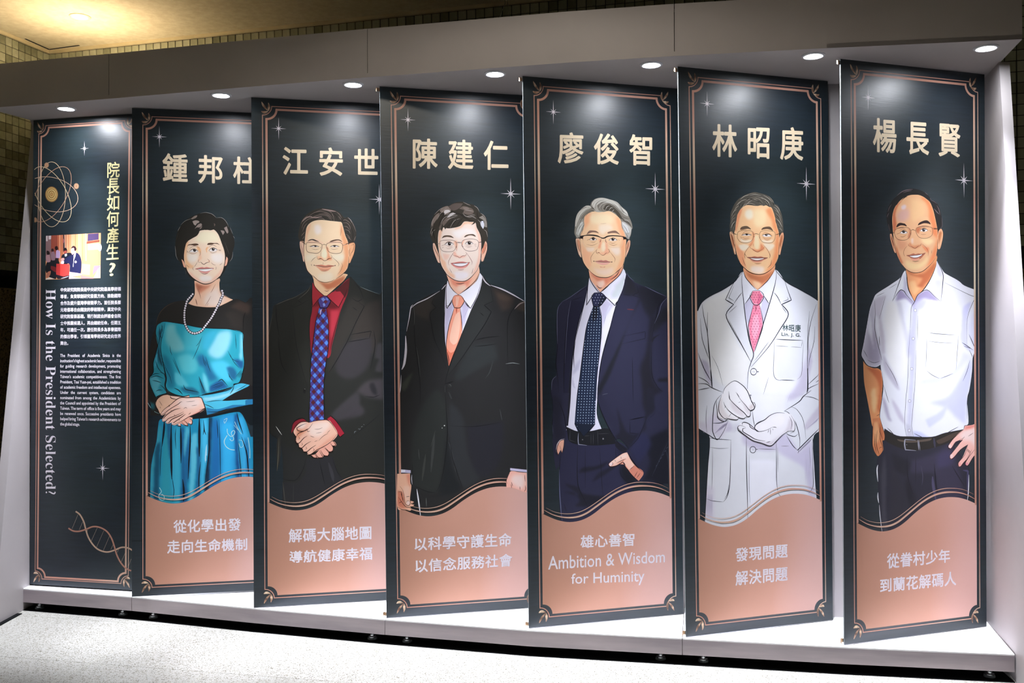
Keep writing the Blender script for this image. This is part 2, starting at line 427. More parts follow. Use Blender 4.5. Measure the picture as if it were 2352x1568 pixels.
    pts = D.curve('1098 145 1110 190 1085 240 1068 290 1045 330 1020 380 990 435 960 485 905 555 850 625 800 650 755 655 705 632 670 580 650 520 645 440 650 370 665 310 680 260 710 225 745 185', 60)
    D.line('1c1a1c', 32, pts)
    n = 44; tot = D.resample(pts, n)
    for x, y in tot:
        D.e('e9dfe4', x, y, 12.5, 12.5, 8); D.e('ffffff', x + 2, y - 3, 5, 5, 6)
    D.view(300, 880, 5.2267)
    D.g('dress')
    D.p('1e8fb4', '350 440 420 430 700 425 760 415 950 400 1250 345 1320 355 1370 430 1405 520 1440 640 1475 760 1480 1700 230 1700 240 1100 262 900 310 700 330 520')
    D.p('3d9fb0', '330 560 350 500 370 560 330 760 290 1000 270 1200 270 1500 240 1500 242 1120 265 900')
    for c, t in (('16546e', '300 760 360 700 350 1000 340 1500 270 1500 285 1000'), ('2c98ab', '400 560 470 600 480 900 500 1500 350 1500 370 1000'),
                 ('1b5f86', '440 470 480 480 480 640 490 900 470 900 440 640'), ('3aaac6', '540 520 590 520 590 800 600 1100 590 1500 510 1500 500 1000 520 700'),
                 ('1d5f8c', '600 560 640 540 650 900 680 1300 700 1500 600 1500 610 1000'), ('55b7d0', '660 540 700 530 700 640 680 820 660 900 640 800'),
                 ('1c6897', '700 600 730 800 720 1000 690 1200 650 1100 650 900'), ('5cc0d8', '730 640 800 600 800 900 770 1160 740 1500 690 1500 720 1000'),
                 ('1b5c88', '790 760 830 800 840 1000 830 1500 760 1500 800 1100'), ('4bc2ea', '850 450 920 420 935 600 930 800 900 1000 880 1180 870 1300 830 1300 850 900'),
                 ('a8dcf0', '905 760 935 700 925 850 900 960 890 900'), ('12293f', '945 430 985 420 970 700 960 900 950 1100 940 1500 880 1500 900 1100 935 850'),
                 ('1f6fae', '985 440 1060 430 1080 700 1080 1200 1070 1500 940 1500 960 1000 975 700'), ('2f9cd8', '1070 430 1250 370 1260 600 1260 1200 1240 1500 1080 1500 1090 800'),
                 ('37b7ee', '1100 500 1230 470 1230 900 1200 1500 1110 1500 1110 800'), ('1a4d88', '1250 380 1290 400 1290 800 1330 1200 1330 1500 1280 1500 1270 1000 1250 600'),
                 ('3fb4e6', '1290 420 1350 400 1400 600 1430 800 1440 1500 1340 1500 1320 1000 1300 700'), ('2470a8', '1370 650 1400 700 1420 900 1430 1400 1400 1400 1390 900')):
        D.p(c, t)
    for w, t in ((24, '405 450 400 560 375 760'), (8, '380 700 360 900 358 1110'), (26, '490 480 485 700 490 1000 495 1150'), (8, '545 540 535 640 545 790'), (8, '490 1100 520 1280 505 1420'),
                 (22, '600 520 605 700 605 960'), (26, '625 1150 640 1300 635 1420'), (18, '715 500 715 700 700 950 690 1150'), (30, '825 410 825 640 825 880'), (10, '875 440 885 560 905 620'), (9, '880 480 880 560 870 620'),
                 (14, '840 940 820 1150 825 1320'), (8, '1060 430 1075 800 1080 1190'), (9, '1035 440 1045 560 1050 660'), (14, '1275 350 1300 460 1350 610'), (16, '1330 640 1390 820 1410 1000 1425 1180'), (10, '1290 700 1320 1000 1330 1200'), (18, '945 400 942 700 940 840 890 1220'), (12, '1410 480 1340 360')):
        D.s('0f1c28', w, t)
    D.p('10181b', '735 430 760 385 900 335 920 380 1000 375 1250 300 1300 260 1460 180 1470 520 1400 470 1350 370 1250 345 950 410 800 425')
    for w, t in ((10, '1160 545 1165 600 1210 640 1250 600 1245 565 1215 580 1210 610 1235 650 1235 680 1210 690 1190 665'), (12, '1160 625 1125 690 1140 750 1190 790 1250 800'),
                 (7, '1120 440 1160 420 1130 480 1120 450'), (8, '1250 460 1280 530 1330 610'), (6, '1240 500 1290 560'), (7, '1300 680 1340 690 1350 750 1320 770 1300 720'), (9, '345 1250 370 1300 340 1340 350 1390 400 1400 400 1350 370 1330'), (9, '1410 650 1430 800 1430 900')):
        D.line('bfe6e2', w * .7, D.curve(t, 26))
    D.p('4ebedc', '815 155 900 140 1020 118 1180 70 1240 25 1330 0 1430 20 1360 75 1240 145 1100 210 1230 205 1470 165 1470 240 1200 300 1050 345 918 380 905 300 870 220')
    D.p('2b7fae', '910 290 1050 310 1250 250 1470 170 1470 240 1200 300 1050 345 918 380')
    D.p('9fe0ee', '870 165 1000 160 1180 110 1330 40 1240 120 1080 180 900 210')
    D.p('1f1d1c', '1095 210 1240 120 1470 10 1470 168 1300 200')
    for w, t in ((10, '815 150 900 138 1020 118 1160 85 1220 50 1240 10'), (9, '815 155 860 200 890 270 915 380'), (7, '910 225 1000 210 1100 205'), (8, '915 340 1050 340 1200 290'), (8, '1245 20 1225 80 1190 130'), (6, '1260 90 1340 50 1400 10'), (7, '880 250 940 270 1000 300')):
        D.s('12222a', w, t)
    D.s('a9d6da', 5, '158 90 185 190 240 290 290 340 345 365'); D.p('2a6a74', '190 190 240 230 285 250 280 320 240 290')
    D.g('hands')
    D.p('f4c4a4', '300 240 315 200 350 160 420 135 480 150 560 175 700 145 705 170 640 200 560 240 480 290 400 350 370 375 345 350 320 300')
    D.p('f5cdb8', '470 150 560 155 640 158 705 143 708 168 600 180 540 190 490 175')
    D.p('f3b29c', '580 470 640 430 700 405 745 415 740 440 745 480 720 495 690 470 690 505 650 505 600 480 605 515 570 505')
    D.p('f8c8b2', '360 375 400 320 480 260 590 175 700 170 840 168 870 215 895 290 850 340 770 375 700 400 640 440 560 490 520 503 490 490 500 470 440 485 420 470 440 440 395 462 378 440 400 400 430 360 380 385')
    D.p('fbdcd0', '600 190 820 185 850 240 760 300 640 300 580 260')
    D.p('ee9f92', '700 390 850 320 892 295 850 340 770 375 700 400 650 430')
    for w, t in ((9, '300 250 320 190 380 145 450 135'), (7, '295 260 330 320 350 365'), (9, '475 150 490 178 560 195'), (9, '480 148 560 155 640 158 705 143 700 170'), (10, '355 378 395 320 480 255 585 175 700 172 835 168 868 215 895 295 820 350 700 402 600 460 500 500'),
                 (7, '360 380 400 365 470 310 570 250 600 225 620 222'), (9, '378 455 420 390 520 320 600 300'), (7, '385 460 425 450 460 420 560 380 640 340'), (9, '420 475 460 470 500 430 600 385 640 360'), (8, '490 500 520 470 620 400 660 370'), (8, '545 495 570 510 605 515 600 490'), (8, '610 465 650 500 690 510 680 480 640 440'), (8, '690 480 730 495 742 470 735 440 700 420'),
                 (4, '665 222 720 218 775 210'), (4, '730 270 800 260'), (5, '820 325 885 300'), (5, '695 375 725 350'), (5, '635 305 660 290 680 300'), (4, '350 280 365 300'), (4, '345 210 380 270')):
        D.s('3a211c', w, t)
    for x, y, a in ((400, 435, 14), (440, 465, 14), (505, 483, 12), (585, 498, 12), (715, 472, 14), (660, 492, 10), (388, 350, 9)):
        D.e('f9d9d2', x, y, a, a * .75, 8)
    for x, y in ((460, 270), (482, 335), (522, 388), (578, 435)): D.s('6a3c30', 4, '%d %d %d %d %d %d %d %d' % (x - 9, y - 6, x + 8, y - 10, x + 10, y + 6, x - 6, y + 9))
    # head
    D.view(372, 472, 8)
    D.g('hair')
    D.p('2a2823', '560 190 640 165 700 140 800 126 900 145 960 185 1000 225 1090 225 1160 275 1220 360 1260 440 1300 530 1330 640 1330 740 1300 850 1290 960 1230 1040 1190 1120 1150 1210 1110 1260 1060 1330 900 1390 640 1390 540 1340 460 1250 430 1160 390 1100 330 1030 290 980 258 880 245 760 252 620 290 470 360 350 450 260')
    D.g('face')
    D.p('f2b393', '358 985 390 1010 425 1080 438 1140 400 1130 380 1080')
    D.p('f4b79a', '1185 935 1214 985 1200 1050 1185 1095 1148 1112 1150 1050 1175 990')
    D.s('3a2622', 7, '1212 970 1208 1040 1185 1100 1150 1112'); D.s('3a2622', 6, '362 1000 385 1090 402 1130 436 1140')
    D.p('fcdcc0', '700 462 800 446 900 452 960 442 1010 490 1065 560 1083 640 1115 740 1145 820 1162 900 1160 1000 1145 1090 1115 1200 1070 1290 980 1370 900 1418 800 1436 700 1412 600 1355 520 1290 462 1200 432 1100 410 1010 400 900 412 800 440 690 480 650 560 600 640 555 680 500')
    D.p('f8c494', '400 900 412 800 440 690 480 650 500 640 470 760 450 860 470 1000 540 1090 590 1100 560 1160 500 1150 460 1190 432 1100 410 1010')
    D.p('fbc9ae', '470 1210 520 1290 600 1355 700 1412 800 1436 900 1418 980 1370 1070 1290 1115 1200 1140 1100 1080 1180 1000 1280 900 1360 800 1385 700 1360 600 1290 540 1230')
    D.p('fdebc9', '700 480 900 470 980 500 1050 600 1060 660 960 660 840 690 740 690 620 650 600 620 660 560')
    D.p('fdeade', '700 1300 800 1280 900 1300 920 1370 800 1400 700 1370')
    D.p('fdebe0', '900 880 1050 870 1130 900 1120 1040 1000 1060 900 990'); D.p('fdeada', '480 890 600 890 660 900 640 1000 560 1040 480 1000')
    D.p('f7bb84', '640 740 690 770 720 830 700 900 690 860 650 800'); D.p('f7bb84', '810 780 860 750 830 810 830 870 812 840')
    D.p('f9c9a6', '690 900 720 880 730 980 700 1000 680 1040 668 1000')
    D.p('f9c3a2', '860 1000 880 1010 870 1050 850 1040')
    D.s('3f2a24', 15, '405 1000 400 900 412 800 440 695 480 655'); D.s('3f2a24', 16, '435 1090 465 1200 530 1295 620 1370 710 1420 800 1442 900 1420 990 1362 1070 1290'); D.s('3f2a24', 12, '1070 1290 1120 1195 1148 1090 1162 990 1162 900 1140 800 1090 650')
    D.s('4a3020', 5, '455 755 500 720 560 705 600 700')
    D.h('5a4030', '455 758 490 715 540 706 600 697 650 700 672 722 600 738 560 730 520 725 480 735')
    D.h('5a4030', '830 716 850 690 900 683 960 688 1020 690 1062 728 1020 705 960 702 920 718 850 722')
    for a in ((500, 848, 668, 836, 600, 820, 30, 46), (860, 832, 1022, 812, 942, 804, 30, 42)): D.eye(*a)
    for t in ('505 800 540 765 600 748 660 760 700 790', '480 860 560 885 640 870', '880 850 930 872 1010 850', '860 770 900 735 960 730 1010 765', '1030 812 1060 815 1092 812', '1040 825 1090 832', '440 830 480 840', '445 860 490 850', '700 830 705 880 690 930', '655 1030 620 1090 590 1130',
              '575 1130 568 1160 585 1190', '990 1120 995 1150 985 1180', '900 1040 940 1080 990 1095', '1105 1050 1080 1080 1055 1090', '440 1080 470 1110 505 1135', '830 975 860 1000 872 1030 860 1045', '680 985 668 1020 680 1050'):
        D.s('7a4a38', 6, t)
    D.s('4a2a22', 10, '685 1045 720 1040 740 1065 775 1078 810 1055 850 1040 870 1040')
    D.h('d98a80', '610 1162 680 1140 740 1128 775 1138 820 1128 880 1142 955 1150 900 1190 830 1225 780 1230 720 1215 660 1180')
    D.h('fff4ee', '650 1162 760 1165 930 1158 890 1188 830 1205 780 1208 710 1195'); D.h('e8a498', '670 1190 720 1208 780 1222 850 1210 900 1180 860 1230 800 1250 740 1235 690 1210')
    D.s('2e1a18', 9, '608 1162 660 1166 760 1163 880 1158 955 1150'); D.s('6a2a26', 8, '700 1225 780 1258 850 1240')
    D.g('hair')
    D.p('2a2823', '800 450 850 445 890 455 940 438 990 470 1040 540 1080 640 1100 700 1090 560 1060 450 960 380 820 390')
    for c, t in (('8f8078', '535 240 600 190 650 180 630 220 560 250'), ('a89a92', '560 290 620 270 680 285 680 310 640 330 620 362 590 350 570 310'), ('9c8c84', '600 430 660 350 720 325 735 360 690 400 640 400'), ('8c7c74', '685 435 720 385 740 378 720 420'),
                 ('9c8c84', '1140 410 1190 380 1220 480 1200 515 1170 470'), ('9c8c84', '1075 455 1130 460 1150 490 1120 540 1095 490'), ('6c5c54', '955 320 980 350 960 385')):
        D.p(c, t)
    for t in ('700 145 800 127 900 147 960 185 998 226', '998 226 1090 222 1150 260 1200 330 1225 400', '290 470 310 430 340 380', '240 740 250 830 262 930 295 1000', '1310 560 1335 600', '1300 850 1290 960 1240 1030', '340 360 430 280 540 240', '1250 400 1300 520'):
        D.s('b9b4ae', 5, t)
    D.s('6c6660', 4, '1150 660 1200 800 1240 900'); D.s('565048', 4, '260 640 300 500'); D.s('6c6660', 5, '420 1180 440 1220 430 1270')

# ---- banner 3: man, glasses, maroon shirt, checked tie ---------------------------
def art_check(D):
    D.view(590, 640, 5.2267)
    D.g('jacket')
    D.p('2a2b27', '650 80 560 170 470 210 350 250 240 300 200 330 180 440 150 580 120 740 70 860 60 1650 150 1850 290 2000 320 2500 1560 2500 1560 210 1480 190 1360 140 1240 95 1150 0 1100 -10 900 200 700 200')
    D.p('36332e', '880 820 1050 400 1140 220 1270 260 1290 330 1120 660 940 1000 860 1150')
    D.p('3a3530', '1290 330 1480 250 1500 600 1400 900 1250 860 1130 700')
    D.p('3a3739', '1100 760 1380 700 1380 900 1300 1100 1130 1200 980 1150 950 1000')
    D.p('2f302b', '440 350 640 200 640 400 620 800 640 1240 560 1200 470 860 430 500')
    D.p('403d3e', '1480 760 1440 800 1420 950 1470 960 1430 1060 1420 1110 1500 1120 1500 1000 1500 800')
    D.p('464143', '1180 1380 1300 1240 1480 1200 1520 1230 1520 1450 1330 1420 1220 1370')
    D.p('2d2c2e', '1350 1270 1400 1240 1440 1340 1440 1400 1380 1360'); D.p('423e41', '930 1600 1180 1380 1220 1400 1230 1500 1290 1568 1250 1640 960 1700')
    for w, t in ((5, '430 350 440 500 470 780 520 1000 570 1180 605 1300'), (5, '240 310 350 260 470 215 600 130'), (6, '490 250 600 160 650 80'), (5, '430 350 540 300 620 250'), (5, '190 420 160 560 130 720 100 840')):
        D.s('5a5850' if w == 6 or t[:3] in ('240', '190') else '15161a', w, t)
    for t in ('485 255 540 290', '1140 230 1210 270 1275 235', '1210 270 1290 330 1200 500 1080 760 990 900', '1150 340 1205 382', '1110 672 1240 650 1370 628 1378 650', '1085 760 1200 740 1350 715', '1370 630 1350 715', '260 700 290 1000 370 1150', '1280 240 1240 130 1180 50', '1400 620 1420 800 1360 1100', '1300 1410 1400 1420 1480 1390', '1190 1400 1200 1500 1220 1568', '810 1560 800 1280 850 1100', '1080 770 940 1010 850 1150', '230 320 235 480 270 700'):
        D.s('141517', 7, t)
    D.s('8d9a98', 4, '1240 95 1320 130 1470 185'); D.s('6f6e68', 5, '90 860 120 700'); D.s('6c6a66', 4, '230 310 400 240')
    D.e('1a1b1a', 572, 1345, 14, 32); D.s('9a968e', 4, '568 1325 575 1320 582 1330')
    D.g('shirt')
    D.p('a02c38', '668 40 700 120 760 180 830 205 900 170 1000 90 1070 20 1115 -10 1100 130 1060 250 1010 370 960 560 900 800 860 950 660 950 632 700 640 500 665 360')
    D.p('5c2426', '1000 90 1115 -10 1100 130 1060 230 1000 190 940 140'); D.p('6e2228', '740 260 870 260 1000 350 880 360 740 330 665 345')
    D.p('861f2b', '860 360 880 560 870 900 700 900 650 800 700 480 740 350'); D.p('c23a48', '890 380 990 380 940 560 890 720 885 560')
    D.q('aa3038', '668 40 662 330 668 338 755 225 800 205 740 150 690 90'); D.q('b83440', '845 205 980 342 1050 215 1000 150 905 160')
    for w, t in ((8, '668 40 660 200 668 338 760 225 810 205'), (8, '840 205 900 270 980 342 1050 210 1090 110'), (7, '1005 370 950 560 900 760 870 920'), (7, '650 400 632 560 635 720 655 830')): D.s('2a1214', w, t)
    D.g('face')
    D.p('f6cba0', '680 10 690 80 740 140 800 195 830 205 870 175 960 100 1040 30 1070 -20 1060 -60 700 -60')
    D.p('cd7a55', '720 10 800 50 880 50 940 10 1060 -40 1040 30 960 95 920 110 850 130 800 90')
    D.s('7a4030', 6, '810 140 840 150 870 138'); D.s('3a211a', 8, '680 5 690 80 740 145 810 203'); D.s('3a211a', 8, '1065 -10 1040 30 960 100 840 205')
    D.g('necktie')
    tie = '800 345 750 345 715 470 700 570 680 700 662 850 652 960 645 1100 640 1250 632 1600 640 1820 710 1905 770 1905 810 1810 800 1568 805 1300 815 1100 840 960 855 820 860 640 850 480 830 350'
    D.q('4a3f86', tie)
    D.q('50458a', '745 240 800 210 840 215 885 265 840 345 765 345 740 270')
    D.check(tie, '1f1f26', '5a8ae0', '5a2430')
    D.q('7a8fd8', '770 240 800 225 825 250 795 275'); D.q('6a2c3a', '800 275 825 255 850 275 825 300'); D.q('8498d8', '790 300 810 290 825 320 800 335'); D.q('7486d0', '830 225 860 245 850 262 825 245')
    D.q('c8b8d8', '765 370 780 365 765 430 755 425'); D.s('141018', 9, '745 240 735 275 760 345 840 348 888 270 840 212 790 208 745 240'); D.s('141018', 9, '760 350 715 470 690 640 665 850 650 970 643 1150 635 1568')
    D.s('141018', 9, '835 350 855 480 860 640 855 850 830 1010 808 1200 800 1400 808 1568')
    D.view(590, 880, 5.2267)
    D.g('jacket')
    D.p('2b2c2b', '60 1000 250 500 330 720 420 800 560 860 620 980 560 1080 480 1180 400 1190 300 1150 230 1060')
    D.p('34332f', '240 700 290 620 280 900 240 1060'); D.s('5f5d50', 9, '265 660 255 900 240 1050'); D.s('e0e0d8', 8, '228 515 265 570 300 620')
    D.p('2c2c2e', '600 900 700 900 900 880 960 1050 1060 1180 900 1300 780 1400 300 1560 310 1180 480 1190 580 1080'); D.s('151618', 7, '750 920 780 1060 820 1230'); D.s('151618', 7, '905 890 960 1050 1020 1140'); D.s('151618', 7, '590 890 560 1020 480 1150 390 1165 300 1140')
    D.s('3b3a3e', 40, '860 950 900 1080 920 1180'); D.s('4d4b44', 10, '310 1180 330 1350 345 1500'); D.s('3a3a38', 10, '440 1200 435 1500')
    for t in ('1170 600 1175 580 1195 575', '1215 548 1230 545', '1230 560 1245 540', '1250 525 1270 515', '1280 490 1290 500'): D.s('7c8284', 6, t)
    D.s('1a1b1c', 6, '1120 660 1300 520 1480 370'); D.s('1a1b1c', 8, '620 250 625 470'); D.s('1a1b1c', 6, '810 0 815 300 820 430')
    D.p('403d3f', '880 390 1000 290 1180 130 1220 130 1210 260 1060 380 940 430')
    D.g('shirt')
    D.p('8c2430', '440 560 415 600 425 500 470 450 540 425 580 440 600 465 520 470 470 510 440 560'); D.p('a82838', '840 430 880 395 930 430 990 500 1050 600 1000 640 970 600 920 500')
    D.s('1c0e10', 9, '420 560 430 490 480 435 550 420 590 445'); D.s('1c0e10', 9, '840 430 885 392 950 450 1050 600')
    D.g('hands')
    D.p('f4c0a6', '440 580 480 510 540 460 600 465 640 470 700 450 850 440 900 480 970 600 920 680 870 710 760 790 700 820 640 855 610 855 600 820 560 820 540 775 510 770 495 720 470 710 470 640')
    D.p('f2b09a', '700 850 760 790 880 705 930 700 955 740 940 755 910 750 918 800 890 825 865 820 860 860 830 875 800 865 790 890 750 890 730 895 690 890 650 860')
    D.p('fbdccc', '650 490 840 455 890 510 840 560 760 640 680 640 620 600'); D.p('eda78c', '800 720 900 640 965 600 900 690 760 790 650 850 700 800'); D.p('fce2d6', '480 530 540 480 600 470 580 510 530 540')
    D.p('e39a78', '480 545 560 560 620 545 560 600 500 660 470 690 475 630')
    for w, t in ((9, '440 570 470 510 530 465 600 460 625 475'), (8, '440 600 470 640 475 640'), (9, '600 480 540 500 480 535 490 565 550 575 620 545 670 480'), (9, '475 640 500 600 560 575 610 545'), (9, '470 690 480 720 510 715 560 660 605 630'), (9, '500 720 505 765 540 775 590 730 650 695'), (9, '545 780 560 820 600 820 650 780 710 740'), (8, '605 830 620 855 650 850 720 800 800 760 890 700 965 605'), (8, '475 640 460 690 490 720'),
                 (8, '640 470 700 450 780 440 845 440 900 490 965 600'), (8, '655 858 680 890 725 895 690 840'), (8, '700 835 740 890 795 888 750 810'), (8, '765 800 800 860 850 872 865 835 810 770'), (8, '820 770 870 820 910 810 915 770 880 715'), (7, '885 720 910 750 950 745 930 710 905 690'), (4, '690 550 740 550 790 530'), (4, '710 600 780 585'), (5, '640 630 690 650'), (4, '690 700 730 685'), (5, '600 545 610 580 640 570'), (4, '840 600 880 560'), (4, '740 690 800 630 860 600')):
        D.s('3a1c18', w, t)
    for x, y in ((500, 655), (535, 728), (585, 775), (675, 795)): D.s('8a4a3c', 5, '%d %d %d %d %d %d' % (x, y - 18, x + 15, y + 5, x - 5, y + 20))
    # head
    D.view(652, 472, 8)
    D.g('hair')
    D.p('3a3630', '300 640 262 560 290 400 320 280 390 190 480 120 580 70 700 48 820 58 960 90 1050 150 1110 220 1180 215 1240 290 1300 400 1330 490 1325 580 1300 660 1200 700 1150 600 1100 400 1050 300 900 280 700 260 600 270 500 310 430 380 400 500 370 660')
    D.g('face')
    D.p('f3c9ae', '368 680 340 650 300 655 290 720 310 820 335 920 345 1000 372 1040 378 900'); D.p('f5b586', '1190 720 1230 690 1290 680 1312 720 1300 820 1270 930 1240 1000 1215 1055 1190 1055 1180 900')
    D.p('fbdab4', '420 400 470 330 560 280 700 262 850 280 1000 295 1060 310 1090 400 1130 550 1180 680 1200 900 1188 1040 1170 1140 1090 1250 980 1330 900 1380 760 1410 640 1380 540 1310 440 1200 400 1080 375 950 372 800 385 640 400 500')
    D.p('f4ac7c', '1040 300 1090 400 1130 550 1180 680 1200 900 1188 1040 1170 1140 1100 1240 960 1340 1010 1240 1060 1100 1100 1000 1110 850 1080 720 1060 600 1040 480 1050 400')
    D.p('f8c39b', '400 500 430 400 500 320 480 420 430 560 430 640 400 700'); D.p('fbd0b0', '430 640 600 620 700 660 760 700 860 640 1060 640 1080 700 430 700')
    D.p('fce8dc', '560 360 640 350 680 400 680 500 600 540 560 460'); D.p('fce4c6', '760 1240 860 1230 900 1300 860 1370 760 1390 640 1350 620 1270')
    D.p('fde9cc', '880 900 1040 890 1100 900 1090 1000 980 1010 900 960'); D.p('fde6c8', '400 900 560 890 600 940 500 1000 420 1020')
    D.p('f2a77c', '790 740 820 800 830 900 870 960 880 1000 790 1000 800 900 780 800'); D.p('f7bf94', '620 930 700 940 740 1000 680 1000 620 980'); D.p('fdeccb', '720 800 770 800 790 900 760 960 700 940 700 860')
    D.h('d98a70', '560 1100 640 1090 700 1085 760 1100 820 1088 900 1100 950 1100 860 1130 760 1125 640 1118'); D.h('eeaa88', '600 1120 750 1130 870 1130 820 1190 760 1205 680 1195 630 1150'); D.s('8a4436', 6, '660 1175 760 1185 830 1172'); D.s('a05a44', 7, '680 1200 750 1207 800 1195')
    D.s('4a2a22', 9, '550 1098 640 1108 750 1128 860 1112 950 1102'); D.e('2a1a18', 556, 1095, 9, 8); D.e('2a1a18', 944, 1100, 9, 8)
    for a in ((480, 755, 650, 755, 580, 742, 24, 26), (850, 755, 1020, 752, 932, 743, 24, 26)): D.eye(*a)
    D.h('4c3f3a', '435 655 480 622 540 615 600 640 650 665 580 655 520 635 470 645'); D.h('5a4234', '838 668 880 640 960 622 1030 628 1075 670 1010 640 940 648 880 665')
    for w, t in ((9, '545 1305 600 1350 660 1390 760 1412 870 1390 930 1355'), (9, '378 1000 400 1100 430 1190 480 1250 560 1320'), (9, '1170 1150 1120 1220 1040 1290 960 1340'), (7, '1190 930 1190 1060 1165 1160'), (8, '370 660 365 800 375 1000'), (7, '290 660 340 645 370 690'), (6, '292 680 300 800 335 920 350 1010 375 1040'), (7, '310 690 330 780 340 860 360 930'), (7, '1240 740 1280 700 1290 750 1270 830 1240 870 1215 930'), (7, '1200 700 1270 672 1305 700 1310 760 1290 880 1240 1000 1215 1055 1190 1055'), (6, '1220 780 1200 860 1215 940'),
                 (8, '610 920 615 970 640 990 680 970 740 1012 790 1000 830 975 870 970 882 930 860 900'), (10, '640 975 690 978'), (9, '790 990 830 972 860 970'), (6, '600 940 540 980 498 1035'), (6, '510 1070 505 1090 520 1110'), (6, '880 940 950 1000 1000 1050 1010 1090 995 1115'), (5, '1060 1050 1075 1110 1040 1200 980 1270'), (6, '530 1275 570 1320 610 1350'), (5, '510 795 580 808 650 795'), (5, '860 790 920 805 1000 790'), (4, '690 820 680 900 690 950'), (4, '720 1040 722 1080'), (5, '450 750 500 740 560 725'), (5, '1050 370 1050 480 1040 560')):
        D.s('5a3022', w, t)
    D.g('glasses')
    D.line('6a4a3c', 8, D.curve('415 690 440 678 600 678 660 690 700 720 695 790 660 850 610 875 540 872 440 850 412 790 412 700 415 690', 40)); D.line('6a4a3c', 8, D.curve('790 700 850 680 960 672 1040 680 1078 720 1075 800 1050 860 980 880 880 872 820 840 785 770 782 720 790 700', 40))
    D.s('6a4a3c', 9, '695 725 740 712 785 725'); D.s('5a3c30', 12, '1080 735 1150 705 1230 680 1290 678'); D.s('5a3c30', 10, '410 715 370 690 310 650'); D.s('ffffff', 4, '1090 725 1140 705'); D.s('6a4a3c', 5, '690 750 665 790'); D.s('6a4a3c', 5, '790 760 820 810')
    D.g('hair')
    for t in ('330 420 360 330 450 250 560 225 640 230', '340 480 380 380 430 320', '480 250 560 200 680 170 800 190 850 260', '440 210 560 130 700 110 820 150 900 240', '560 130 700 80 850 110 910 200 925 290', '620 250 700 230 760 270', '640 150 760 150 840 200 880 280', '1050 290 1120 260 1180 290 1230 340', '1080 320 1160 320 1210 380 1220 440', '1100 380 1160 390 1210 450', '1120 440 1190 460 1220 520', '1140 520 1190 560 1220 620', '1170 220 1230 270 1290 380 1325 480', '320 560 350 520 390 480', '310 340 360 250 440 180', '960 110 1020 160 1060 230', '1000 190 1050 260', '1290 650 1320 560', '340 620 380 560', '1160 560 1240 640'):
        D.s('8f7e76', 9, t)
    for t in ('700 60 850 90 960 110', '470 210 600 220 700 200', '330 300 420 220 520 200'): D.s('a58e88', 22, t)
    for t in ('500 170 620 130 740 130', '1110 230 1080 270 1050 300', '1240 400 1270 520 1260 640', '600 240 700 215 800 240', '860 130 950 180 990 270'): D.s('22221e', 14, t)
    D.s('d8d0cc', 5, '1180 218 1230 270 1245 310')
